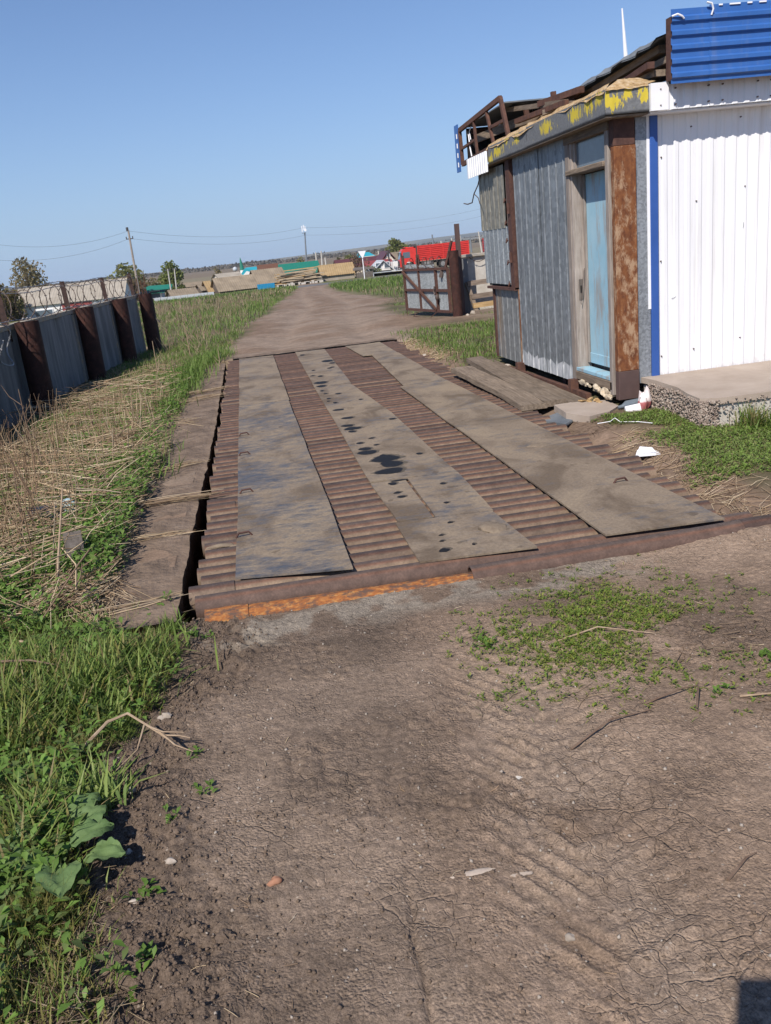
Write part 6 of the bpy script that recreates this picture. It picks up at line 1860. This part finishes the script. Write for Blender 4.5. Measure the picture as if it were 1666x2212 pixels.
# finer matted hay in the heap beside the ledge
x = rg.normal(-1.28, .18, 4200); y = rg.uniform(4.2, 8.2, 4200); x = x - .10 * np.sin(y * 1.3); kk = x < -.98
x, y = x[kk], y[kk]; n = len(x)
P = np.stack([x, y, np.maximum(ground_z(x, y), np.where(x > -.96, .012, -9)) + rg.uniform(.0, .11, n) * np.exp(-((x + 1.15) / .3) ** 2) + .004], 1)
an = rg.normal(.6, .45, n); ll = rg.uniform(.1, .4, n); E_ = P + np.stack([np.cos(an) * ll * .8, np.sin(an) * ll, rg.normal(0, .03, n)], 1)
E_[:, 0] = np.minimum(E_[:, 0], -.86 - .05 * rg.uniform(0, 1, n)); E_[:, 2] = np.maximum(E_[:, 2], .006)
v.add(*stalks(P, E_, rg.uniform(.0013, .0034, n), palette(n, ST, rg), rg.normal(size=(n, 3)) * .015))
# bundles that have slid over the ledge
for (x0, y0, x1, y1, m, sp) in ((-1.1, 4.1, -.58, 4.24, 9, .02), (-1.1, 5.3, -.56, 5.34, 16, .03), (-1.1, 6.12, -.46, 6.18, 34, .04), (-1.1, 7.15, -.6, 7.38, 20, .04), (-1.2, 10.9, -.5, 11.3, 22, .08), (-1.2, 11.6, -.45, 11.9, 20, .08), (-1.0, 9.6, -.7, 9.4, 16, .2), (-1.1, 4.7, -.8, 4.3, 22, .1), (-1.05, 4.3, -.9, 3.95, 30, .07)):
    P = np.stack([rg.normal(x0, .1, m), rg.normal(y0, sp, m), rg.uniform(.01, .05, m)], 1); E_ = np.stack([rg.normal(x1, .06, m), rg.normal(y1, sp, m), rg.uniform(.012, .035, m)], 1)
    v.add(*stalks(P, E_, rg.uniform(.0014, .0034, m), palette(m, ST, rg), rg.normal(size=(m, 3)) * np.array([.02, .02, .008])))
# upright stubs
x, y = scatter(1000, -3.0, -1.2, 4.4, 12, lambda x, y: .25 + .75 * sst(.45, .6, fbm(x, y, .9, 2, 641)), rg); n = len(x)
P = np.stack([x, y, ground_z(x, y) - .02], 1); E_ = P + np.stack([rg.normal(0, .07, n), rg.normal(0, .07, n), rg.uniform(.15, .5, n)], 1)
v.add(*stalks(P, E_, rg.uniform(.0025, .0052, n), palette(n, ST, rg)))
x, y = scatter(420, -3.0, -1.35, 4.3, 10.5, lambda x, y: .2 + .8 * sst(.48, .6, fbm(x, y, .8, 2, 643)), rg); n = len(x)
P = np.stack([x, y, ground_z(x, y) - .02], 1); E_ = P + np.stack([rg.normal(.03, .13, n), rg.normal(0, .13, n), rg.uniform(.3, .8, n)], 1)
v.add(*stalks(P, E_, rg.uniform(.0022, .0045, n), palette(n, [(.40, .29, .18), (.30, .2, .125), (.22, .14, .09)], rg), rg.normal(size=(n, 3)) * .03))
m = n // 2; B2 = P[:m] + (E_[:m] - P[:m]) * rg.uniform(.5, .95, (m, 1)); v.add(*stalks(B2, B2 + np.stack([rg.normal(.05, .14, m), rg.normal(0, .14, m), rg.uniform(-.12, .2, m)], 1), rg.uniform(.0015, .003, m), palette(m, [(.40, .29, .18), (.30, .2, .125)], rg)))
v.build("dead_stems", M['straw'], "matted dry brown stems between the fence and the pit ledge", "dry stems")

# grass beyond: far left verge, both sides of the dirt road, right verge
v = Veg()
def far_blades(n0, x0, x1, y0, y1, keep, L0, W0, cols, dry, seed, lean=(.1, .8)):
    r = np.random.default_rng(seed); x, y = scatter(n0, x0, x1, y0, y1, keep, r); n = len(x)
    P = np.stack([x, y, ground_z(x, y) - .01], 1); sc = 1 + .018 * np.maximum(y - 10, 0)
    col = palette(n, cols, r); dk = (r.uniform(0, 1, n) < dry(x, y))[:, None]; col = np.where(dk, palette(n, ST, r) * .85, col)
    v.add(*blades(P, r.uniform(0, 6.28, n), r.uniform(*lean, n), L0 * r.uniform(.5, 1.3, n) * sc ** .5, W0 * r.uniform(.7, 1.3, n) * sc, col, r))
dryf = lambda x, y: .08 + .6 * sst(.47, .60, fbm(x, y, .22, 3, 651)) * sst(15, 24, y)
far_blades(22000, -3.0, .3, 12, 24, lambda x, y: sst(.1, -.3, x - road_l(y)) * (x < np.where(y < 15.3, -.98, 9)) * (.35 + .65 * sst(.42, .55, fbm(x, y, .9, 3, 652))), .13, .007, GB, lambda x, y: .18 + .3 * sst(.5, .6, fbm(x, y, .6, 2, 653)), 61)
far_blades(26000, -9, 4, 24, 62, lambda x, y: sst(.2, -.4, x - road_l(y)) * (x > -.14 * y), .2, .011, GB, dryf, 62)
far_blades(20000, -22, 7, 62, 106.5, lambda x, y: sst(.2, -.6, x - road_l(y)) * (x > -.15 * y - 2), .32, .02, GB + [(.085, .13, .03)], lambda x, y: .10 + .6 * np.exp(-((y - 76 - .8 * x) / 9) ** 2), 63)
far_blades(26000, 2.6, 7.2, 10.8, 17.2, lambda x, y: sst(2.72, 3.05, x + .2 * fbm(x, y, 1, 2, 9)) * ((x < 3.2) | (y > 11.6)) * (.35 + .65 * sst(.38, .52, fbm(x, y, .8, 2, 656))) * (y > 10.9), .10, .0085, GB, lambda x, y: .1 + 0 * x, 64)
far_blades(16000, 3.2, 8, 19.6, 30, lambda x, y: sst(-.1, .4, x - road_r(y)) * sst(.42, .55, fbm(x, y, .5, 3, 657) + .12 * np.exp(-((y - 20.6) / 1.2) ** 2)), .10, .008, GB, lambda x, y: .12 + 0 * x, 65)
far_blades(26000, 4, 34, 30, 107, lambda x, y: sst(-.2, .6, x - road_r(y)) * (x < .33 * y) * (.5 + .5 * sst(.4, .5, fbm(x, y, .12, 2, 658))), .26, .017, GB + [(.085, .135, .03)], lambda x, y: .08 + .6 * sst(.55, .63, fbm(x, y, .1, 2, 659)), 66)
v.build("meadow_grass", M['leaf'], "green and dry grass on both sides of the far dirt road", "grass")
# tufts and tall dry bents in the verge along the ledge's far end and by the pole end of fence
v = Veg(); r = np.random.default_rng(70)
for (cx, cy, m, h) in ((-1.05, 12.2, 260, .3), (-.98, 13.4, 300, .33), (-1.0, 14.4, 320, .3), (-.85, 15.3, 260, .28), (-.7, 15.9, 200, .25), (-1.15, 10.6, 160, .25), (-1.05, 8.2, 110, .22), (-1.0, 7.3, 100, .22), (-.62, 16.8, 200, .2)):
    P = np.stack([r.normal(cx, .13, m), r.normal(cy, .3, m), np.zeros(m)], 1); P[:, 2] = ground_z(P[:, 0], P[:, 1]) - .01
    v.add(*blades(P, r.uniform(0, 6.28, m), r.uniform(.05, .6, m), h * r.uniform(.5, 1.2, m), .009 * r.uniform(.7, 1.3, m), palette(m, GB, r), r))
v.build("ledge_grass", M['leaf'], "bright green grass tufts along the far half of the pit ledge", "grass")
v = Veg()
for _ in range(150):
    cx, cy = r.uniform(-6, 1.2), r.uniform(17, 60)
    if cx > road_l(cy) - .3 or cx < -.13 * cy: continue
    m = r.integers(3, 9); hh = r.uniform(.25, .7) * (1.25 if cy > 30 else .9)
    P = np.stack([r.normal(cx, .07, m), r.normal(cy, .07, m), np.zeros(m)], 1); P[:, 2] = ground_z(P[:, 0], P[:, 1])
    E_ = P + np.stack([r.normal(0, .14, m), r.normal(0, .14, m), hh * r.uniform(.6, 1.1, m)], 1)
    v.add(*stalks(P, E_, np.full(m, .0035 + .00012 * cy), palette(m, [(.34, .27, .18), (.28, .21, .14)], r)))
v.build("dry_bents", M['straw'], "tall dry bents standing in the meadow left of the dirt road", "dry grass")

# right verge by the platform and the sparse patch in the yard
v = Veg(); r = np.random.default_rng(80)
def keep_r(x, y): return sst(2.72, 2.92, x + .5 * (fbm(x, y, 2.2, 3, 661) - .5)) * sst(.35, .5, fbm(x, y, 1.7, 3, 662) + .10 * sst(3.0, 3.6, x)) * sst(3.9, 4.8, y - .5 * (x - 2.8)) * (y < np.where(x > 3.42, 6.1, 7.0))
x, y = scatter(15000, 2.6, 5.2, 4.0, 7.0, keep_r, r)
P = np.stack([x, y, yard_or_ground(x, y)], 1)
v.add(*leafy(P, .030, [(.15, .23, .043), (.19, .28, .06), (.21, .26, .08)], r, 4, .025, 1.6))
m = 9000; x, y = scatter(m, 2.6, 5.2, 4.0, 7.0, keep_r, r); n = len(x)
v.add(*blades(np.stack([x, y, yard_or_ground(x, y)], 1), r.uniform(0, 6.28, n), r.uniform(.2, 1.1, n), r.uniform(.03, .08, n), r.uniform(.002, .004, n), np.where((r.uniform(0, 1, n) < .3)[:, None], palette(n, GY, r), palette(n, G1, r)), r))
v.build("clover_lawn", M['leaf'], "short green clover and grass beside the concrete platform", "grass")
v = Veg()
def keep_p(x, y):
    u = ((x - 1.28) / .42) ** 2 + ((y - 3.2 - .25 * (x - 1.28)) / .42) ** 2
    return (np.exp(-u * 1.3) + .07 * np.exp(-(((x - 1.5) / .4) ** 2 + ((y - 2.65) / .2) ** 2))) * sst(.26, .44, fbm(x, y, 5.5, 3, 671)) * 1.6
x, y = scatter(15000, .6, 2.2, 2.3, 4.0, keep_p, r); n = len(x); P = np.stack([x, y, yard_or_ground(x, y)], 1)
yel = sst(1.3, 1.65, x)[:, None]
L_v = leafy(P[::2], .019, [(.12, .19, .03), (.17, .23, .042), (.24, .27, .055)], r, 5, .012, 1.3)
v.add(*L_v)
v.add(*blades(P, r.uniform(0, 6.28, n), r.uniform(.3, 1.2, n), r.uniform(.015, .036, n), r.uniform(.0018, .003, n), palette(n, [(.18, .24, .045), (.24, .25, .06)], r), r))
for cx, cy, m in ((.78, 3.22, 14), (.80, 3.17, 10), (1.72, 2.66, 12), (-.56, 3.86, 20), (-.48, 3.82, 16), (-.40, 3.8, 8), (1.46, 2.5, 6), (-.36, 2.45, 5), (-.42, 2.7, 5), (-.5, 2.0, 8), (-.45, 2.3, 6), (-.5, 1.7, 8), (-.47, 1.78, 8)):
    P = np.stack([r.normal(cx, .02, m), r.normal(cy, .02, m), np.zeros(m)], 1); P[:, 2] = yard_or_ground(P[:, 0], P[:, 1])
    v.add(*leafy(P, .028, [(.11, .19, .032), (.13, .22, .042)], r, 3, .012, .6))
v.build("yard_weeds", M['leaf'], "sparse patch of small bright weeds on the bare yard before the weighbridge", "weeds")
# straw bits, twigs and small stones over the dirt
v = Veg()
def bits(n, x0, x1, y0, y1, keep, lo, hi, r0, r1, cols, dz=.004):
    x, y = scatter(n, x0, x1, y0, y1, keep, r); n = len(x); an = r.uniform(0, 6.28, n); l = r.uniform(lo, hi, n)
    P = np.stack([x, y, yard_or_ground(x, y) + dz], 1); E_ = P + np.stack([np.cos(an) * l, np.sin(an) * l, np.zeros(n)], 1); E_[:, 2] = yard_or_ground(E_[:, 0], E_[:, 1]) + dz
    v.add(*stalks(P, E_, r.uniform(r0, r1, n), palette(n, cols, r), r.normal(size=(n, 3)) * np.array([.1, .1, .02]) * l[:, None]))
bits(420, -.7, 2.5, 1.1, 4.0, lambda x, y: .25 + .75 * np.exp(-(x - edge_x(y)) / .4), .012, .045, .0008, .0018, ST)
bits(260, .7, 2.3, 2.3, 3.5, lambda x, y: np.exp(-((y - 2.9 + .25 * (x - 1.5)) / .35) ** 2), .03, .14, .001, .0026, [(.16, .11, .075), (.22, .16, .11), (.30, .23, .15)])
bits(1500, 2.45, 3.3, 4.1, 6.4, lambda x, y: np.exp(-((x - 2.68 - .10 * np.abs(y - 4.6)) / .16) ** 2), .06, .26, .0012, .0026, ST + [(.14, .095, .065)], .012)
bits(2600, 2.5, 3.3, 12.5, 15.6, lambda x, y: np.exp(-((x - 2.72) / .2) ** 2), .08, .3, .0018, .003, ST, .02)
bits(500, 2.4, 3.3, 6.6, 7.4, lambda x, y: .5 + 0 * x, .05, .18, .0012, .0024, [(.12, .08, .06), (.2, .145, .1)], .01)
v.build("straw_litter", M['straw'], "scattered straw and twig litter on the bare ground", "litter")
V, T, k = [], [], 0
for _ in range(2600):
    x = random.uniform(-.7, 2.5); y = 1.1 + 2.95 * random.random() ** 1.2
    if x < edge_x(y) - .05: continue
    zz = float(yard_or_ground(np.array([x]), np.array([y]))[0]); s_ = .0014 + .0065 * random.random() ** 5
    pebble_at((x, y, zz + s_ * .3), s_)
me = np_mesh("gravel", np.vstack(V[-0:])[len(V[0]) * 0:], None, np.vstack(T)) if False else None
nP = len(V); me = np_mesh("gravel", np.vstack(V), None, np.vstack([PT + 6 * i for i in range(nP)]))
tag(link("gravel", me, M['stone']), "tiny pale pebbles scattered over the dirt yard", "gravel", None, 'stuff')
# loose crumbs of soil in the ploughed-up strip
V = []
for _ in range(7500):
    y = 1.1 + 2.9 * random.random(); x = float(edge_x(y)) + abs(random.gauss(0, .16)) - .04
    if random.random() < .12: x = random.uniform(-.2, 1.0); y = random.uniform(1.2, 2.3)
    zz = float(terr(x, y)); V.append((x, y, zz, 0.0016 + .0075 * random.random() ** 2.5))
A = np.array(V); zz = yard_or_ground(A[:, 0], A[:, 1]); V = []
for i in range(len(A)): pebble_at((A[i, 0], A[i, 1], zz[i] + A[i, 3] * .2), A[i, 3])
tag(link("soil_crumbs", np_mesh("soil_crumbs", np.vstack(V), None, np.vstack([PT + 6 * i for i in range(len(V))])), M['clod']), "dark loose soil crumbs along the edge of the verge", "soil", None, 'stuff')

def on(x, y): return float(yard_or_ground(np.array([x], float), np.array([y], float))[0])
# single lumps and stones one can point at
for (x, y, rx, ry, rz, mt_, sd, nm, lab, cat) in (
        (-.15, 1.97, .020, .012, .011, 'brick', 1, "brick_chip", "small reddish brick chip on the dirt", "brick chip"),
        (-.285, 1.81, .028, .019, .012, 'clod', 2, "dirt_clod", "cracked grey brown clod on the left of the yard", "clod"),
        (.62, 2.25, .014, .009, .004, 'slab_side', 3, "lime_chip", "white lime smear chip in the middle of the yard", "lime chip"),
        (.545, 1.6, .015, .010, .008, 'stone', 4, "stone", "pale flat stone in the foreground right of the wheel track", "stone"),
        (.37, 1.86, .055, .014, .004, 'slab', 5, "concrete_crumb", "pale crumbled concrete strip in the foreground wheel track", "concrete crumb"),
        (.50, 1.83, .03, .007, .004, 'slab', 6, "concrete_crumb", "thin pale concrete sliver right of the crumbled strip", "concrete crumb"),
        (-.53, 3.0, .022, .016, .014, 'stone', 7, "stone", "whitish stone in the loose soil edge", "stone"),
        (-.6, 2.55, .016, .012, .010, 'stone', 8, "stone", "pale stone at the foot of the broad grass clump", "stone"),
        (-.57, 2.22, .010, .009, .010, 'stone', 9, "stone", "small tan stone just above the burdock", "stone"),
        (-.52, 1.98, .016, .008, .006, 'stone', 10, "stone", "white flat stone in the near loose soil", "stone"),
        (-.44, 2.12, .018, .013, .010, 'stone', 11, "stone", "brown flat stone right of the burdock leaves", "stone")):
    o = lump(nm, (x, y, on(x, y) + rz * .35), rx, ry, rz, M[mt_], None, sd + 60, 12, 7, .5 if mt_ != 'clod' else .7); tag(based(o), lab, cat)

# ---- plants one can point at
def plant_stalk(name, label, pts, r0, mat, twigs=(), cat="dry stalk", group=None):
    b = MB(); m = len(pts); b.tube(pts, [r0 * (1 - .55 * i / (m - 1)) for i in range(m)], 6)
    for tw in twigs: b.tube(tw, [r0 * .55 * (1 - .6 * i / (len(tw) - 1)) for i in range(len(tw))], 5)
    o = b.build(name, M[mat], smooth=50); return tag(based(o), label, cat, group)
plant_stalk("dry_branch", "curved pale dry branch lying from grass onto the loose soil", [(-.86, 2.68, .02), (-.78, 2.76, .06), (-.70, 2.84, .10), (-.63, 2.86, .11), (-.55, 2.79, .08), (-.45, 2.71, .03)], .0075, 'stem',
            [[(-.55, 2.79, .08), (-.50, 2.74, .08), (-.43, 2.73, .07)], [(-.52, 2.77, .07), (-.46, 2.69, .05), (-.40, 2.66, .03)], [(-.57, 2.80, .085), (-.59, 2.70, .05), (-.66, 2.64, .02)], [(-.50, 2.75, .06), (-.45, 2.74, .055), (-.41, 2.72, .05)]], "branch")
plant_stalk("stick", "short grey stick at the edge of the near loose soil", [(-.58, 1.88, .02), (-.545, 1.83, .025), (-.51, 1.77, .015)], .006, 'stem', (), "stick")
plant_stalk("reed_stalk", "long straight pale stalk leaning over the heap of dry stems", [(-1.22, 4.32, -.12), (-1.20, 4.6, .18), (-1.17, 4.9, .5)], .010, 'stem')
plant_stalk("reed_stalk", "thick pale stalk lying diagonally in front of the old stump", [(-1.62, 4.85, .0), (-1.4, 4.62, .02), (-1.16, 4.38, .0)], .011, 'stem')
plant_stalk("reed_stalk", "upright cut stalk with pale tip at the left edge", [(-1.52, 4.42, -.1), (-1.53, 4.45, .1), (-1.54, 4.5, .26)], .010, 'stem')
plant_stalk("reed_stalk", "pale stalk lying in the grass in front of the kerb's end", [(-1.25, 3.85, .05), (-1.0, 3.6, .06), (-.93, 3.5, .02)], .007, 'stem')
plant_stalk("reed_stalk", "white dead stalk standing by the leafy weeds at left edge", [(-1.2, 3.35, .0), (-1.22, 3.4, .1), (-1.24, 3.45, .2)], .009, 'stem')
plant_stalk("reed_stalk", "dark bent stalk crossing behind the white dead stalk", [(-1.25, 3.45, .14), (-1.1, 3.45, .12), (-.98, 3.4, .1)], .006, 'stem_dark')
plant_stalk("weed_stalk", "brown upright stalk in the middle of the dry stems", [(-1.72, 5.9, -.2), (-1.73, 5.95, .15), (-1.72, 6.0, .42)], .008, 'stem_dark')
for i, (x, y, h, lab) in enumerate(((-2.18, 8.35, .95, "tall bare forked weed in front of the fence's nearest visible panel"), (-2.10, 8.2, .62, "shorter reddish weed stem beside the tall forked one"), (-1.98, 10.4, .5, "bare weed with short forks by the second pipe post"), (-1.55, 14.2, .7, "pale dry weed stem near the far fence posts"), (-1.25, 17.6, .8, "dry branching weed left of the dirt road's start"), (-2.0, 27.5, 1.1, "dry feathery weed at the end of the fence"), (-.55, 14.0, .42, "small dry weed standing on the far ledge"))):
    z = terr1(x, y) - .05; r2_ = random.Random(i + 5)
    top = (x - .02 * h, y + .05, z + h); tw = []
    for k_ in range(7 if i in (0, 4, 5) else 4):
        t_ = .3 + .09 * k_; bx, by, bz = x - .02 * h * t_, y + .05 * t_, z + h * t_; a_ = r2_.uniform(0, 6.28); l_ = h * r2_.uniform(.18, .34)
        tw.append([(bx, by, bz), (bx + .5 * l_ * cos(a_), by + .5 * l_ * sin(a_), bz + .45 * l_), (bx + .75 * l_ * cos(a_), by + .75 * l_ * sin(a_), bz + l_)])
    plant_stalk("bare_weed", lab, [(x, y, z), (x - .01, y + .02, z + h * .5), top], .007 + .0002 * y, 'stem_dark' if i < 3 else 'stem', tw, "dead weed")
for i, (pts, lab) in enumerate((([(1.16, 2.50, 0), (1.3, 2.52, .02), (1.38, 2.55, .005)], "thick brown twig below the weed patch"), ([(.83, 2.34, 0), (1.0, 2.42, .012), (1.16, 2.45, 0)], "long thin brown twig left of the thick one"), ([(1.48, 2.44, 0), (1.57, 2.41, .008), (1.68, 2.40, 0)], "pale straw stick at the right edge of the yard"), ([(1.30, 2.40, 0), (1.36, 2.5, .03), (1.40, 2.58, .0)], "dark forked twig right of the thick one"), ([(1.05, 3.1, 0), (1.25, 3.13, .02), (1.45, 3.02, 0)], "bent pale twig lying across the weed patch"), ([(.98, 1.65, 0), (1.06, 1.70, .01), (1.1, 1.72, 0)], "small dark twig on the right of the yard"))):
    pts = [(x, y, z + on(x, y) + .005) for x, y, z in pts]
    plant_stalk("twig", lab, pts, .0045, 'stem_dark' if i not in (2, 4) else 'stem', (), "twig")

# burdock: big crinkled leaves on short stalks
bk = empty("burdock_plant", (-.72, 2.2, on(-.72, 2.2)), "burdock with big crinkled dull green leaves at the soil edge", "plant")
M['burdock'] = mottled("burdock_leaf", [(.07, .125, .04), (.12, .18, .065)], 12, rough=.7, bump_s=.6, bump_d=.006, bump_scale=45)
def big_leaf(base_, yaw, L_, Wd_, el, droop, seed):
    n, m = 12, 9; V, Q = [], []; b0 = Vector(base_); z0 = on(base_[0], base_[1])
    d = Vector((cos(yaw), sin(yaw), 0)); s = Vector((-sin(yaw), cos(yaw), 0))
    c = b0.copy(); ang = el
    cl = []
    for i in range(n + 1):
        cl.append(c.copy()); c = c + (d * cos(ang) + Vector((0, 0, sin(ang)))) * (L_ / n); ang -= droop / n
    for i in range(n + 1):
        t = i / n; w = Wd_ * (sin(pi * min(1, t * .9 + .08)) ** .7) * (1.15 - .55 * t)
        if i == n: w = .002
        for j in range(m + 1):
            u = j / m * 2 - 1
            k_ = .012 * (float(vnoise(np.array(t * 6 + seed), np.array(u * 4.0 + seed * 2), seed)) - .5) * 2 * (L_ / .16)
            edge = .005 * sin(t * 22 + seed) * abs(u) ** 2
            p = cl[i] + s * (u * w * .5) + Vector((0, 0, -.10 * w * (1 - abs(u)) + k_ + edge))
            V.append(p)
    for i in range(n):
        for j in range(m): Q.append((i * (m + 1) + j, i * (m + 1) + j + 1, (i + 1) * (m + 1) + j + 1, (i + 1) * (m + 1) + j))
    mb = MB(); mb.add(V, Q)
    mb.tube([(b0.x - d.x * .05, b0.y - d.y * .05, z0 - .01), b0, cl[2]], [.006, .004, .003], 6)
    return mb.build("leaf", M['burdock'], bk, smooth=80)
z = on(-.72, 2.2) + .05
for i, (bx, by, yaw, L_, Wd_, el, dr) in enumerate(((-.74, 2.30, 1.0, .15, .115, .75, 1.3), (-.79, 2.26, 2.5, .14, .11, .7, 1.2), (-.71, 2.19, .3, .13, .11, .6, 1.2), (-.66, 2.15, -.3, .12, .10, .55, 1.1), (-.78, 2.16, 3.4, .15, .12, .5, 1.0), (-.72, 2.10, -1.4, .15, .13, .5, 1.0), (-.84, 2.12, -2.4, .16, .13, .4, .9), (-.69, 2.25, .9, .11, .09, .9, 1.5), (-.86, 2.2, 2.9, .13, .11, .5, 1.1), (-.77, 2.2, -2.0, .14, .12, .6, 1.1))):
    big_leaf((bx, by, z + .012 * (i % 3)), yaw, L_, Wd_, el, dr, i + 1)
def clump(name, label, cx, cy, n, h, w, spread, cols, seed, lean=(.1, 1.0), yaw=None):
    r = np.random.default_rng(seed); v = Veg()
    P = np.stack([r.normal(cx, spread, n), r.normal(cy, spread, n), np.zeros(n)], 1); P[:, 2] = yard_or_ground(P[:, 0], P[:, 1]) - .005
    ya = r.uniform(0, 6.28, n) if yaw is None else r.normal(yaw[0], yaw[1], n)
    v.add(*blades(P, ya, r.uniform(*lean, n), h * r.uniform(.5, 1.15, n), w * r.uniform(.7, 1.3, n), palette(n, cols, r), r))
    return v.build(name, M['leaf'], label, "grass clump", None, True)
clump("grass_clump", "broad bladed bright green clump above the burdock", -.70, 2.46, 190, .19, .0085, .045, G1, 91, (.3, 1.25), (2.6, 1.3))
clump("grass_clump", "fine pale green mossy clump by the curved branch", -.72, 2.97, 900, .085, .0022, .05, [(.16, .23, .045), (.19, .24, .06)], 92)
clump("grass_clump", "fine olive yellow clump left of the near loose soil", -.76, 1.98, 800, .13, .0022, .045, [(.19, .185, .05), (.23, .2, .07), (.13, .16, .04)], 93, (.1, .9))
clump("grass_clump", "olive yellow fine clump in the mid verge", -.82, 2.78, 600, .11, .0024, .05, [(.19, .195, .055), (.24, .205, .085)], 94)
clump("grass_clump", "green tuft sprouting at the near left corner of the pit", -.60, 3.90, 110, .12, .0055, .03, G1, 95)
clump("grass_clump", "long bladed green clump in front of the kerb end", -.75, 3.5, 260, .2, .0085, .13, G1, 96, (.2, 1.1))
clump("grass_clump", "long bladed green clump left of the fine mossy clump", -1.0, 3.1, 260, .19, .0085, .14, G1, 97, (.2, 1.1))
clump("grass_clump", "rough grass clump at the platform's front edge with dry tips", 3.68, 5.98, 240, .22, .006, .05, GB + GY, 98, (.1, .8))
clump("grass_clump", "leafy green clump against the front of the platform", 3.95, 5.85, 420, .16, .008, .12, GB, 99, (.1, .9))
# refuse and an old post in the dry stems
b = MB(); nx_ = 14
V_, Q_ = [], []
for j in range(7):
    for i in range(nx_ + 1):
        x = -1.74 + .36 * i / nx_; y = 6.02 + .3 * j / 6; z = .03 + .05 * float(fbm(np.array(x * 1.0), np.array(y * 1.0), 12, 3, 7)) + .05 * sin(j / 6 * pi)
        V_.append((x + .03 * sin(j), y, z))
for j in range(6):
    for i in range(nx_): Q_.append((j * (nx_ + 1) + i, j * (nx_ + 1) + i + 1, (j + 1) * (nx_ + 1) + i + 1, (j + 1) * (nx_ + 1) + i))
b.add(V_, Q_); o = b.build("plastic_sheet", flat("black_plastic", (.035, .04, .05), .25, 0, .6), smooth=50); tag(based(o), "crumpled black plastic sheet among the dry stems", "plastic sheet")
o = lump("plastic_scrap", (-1.44, 6.10, .09), .055, .05, .05, flat("pale_plastic", (.35, .50, .55), .3, 0, .5), None, 9, 14, 8, .8); tag(based(o), "pale blue crumpled plastic at the right of the black sheet", "plastic scrap")
b = MB(); b.obox((-1.12, 4.62, -.2), (-1.19, 4.98, .20), .10, .09); o = b.build("old_stump", M['wood_grey_z']); tag(based(o), "grey leaning stub of an old post by the kerb", "stump")

# unseen plate, added in place of the phone, shaped to throw the lower right shadow
ph = MB(); ctr = Vector((0, 0, CAM_Z)) - _f * .014
x0, x1, z0_, z1_ = -.052, .028, -.125, .04
def pc(a, c, k_): return ctr - _r * (-a) * 1.0 + _u * c - _f * k_ if False else ctr + _r * a + _u * c - _f * k_
ph.add([pc(a, c, k_) for k_ in (0, .008) for a, c in ((-.118, .0605), (.02, .0605), (.02, -.11), (-.118, -.11))], [(0, 1, 2, 3), (7, 6, 5, 4), (0, 4, 5, 1), (1, 5, 6, 2), (2, 6, 7, 3), (3, 7, 4, 0)])
o = ph.build("shadow_plate", M['chassis']); tag(based(o), "unseen dark plate behind the camera, added to cast the small shadow at lower right", "shadow_plate")

# thin spring haze over the fields
b = MB(); b.box(-6500, 6500, -2000, 6500, -8, 62)
hz = b.build("haze", None or bpy.data.materials.new("haze_air"))
hm = hz.data.materials[0]; hm.use_nodes = True; hn = hm.node_tree
hn.nodes.remove(hn.nodes["Principled BSDF"])
pv = hn.nodes.new("ShaderNodeVolumePrincipled"); pv.inputs["Color"].default_value = (.74, .87, 1, 1); pv.inputs["Density"].default_value = .00013
hn.links.new(pv.outputs[0], hn.nodes["Material Output"].inputs["Volume"])
tag(hz, "thin pale haze over the distant fields", "haze", None, 'stuff')
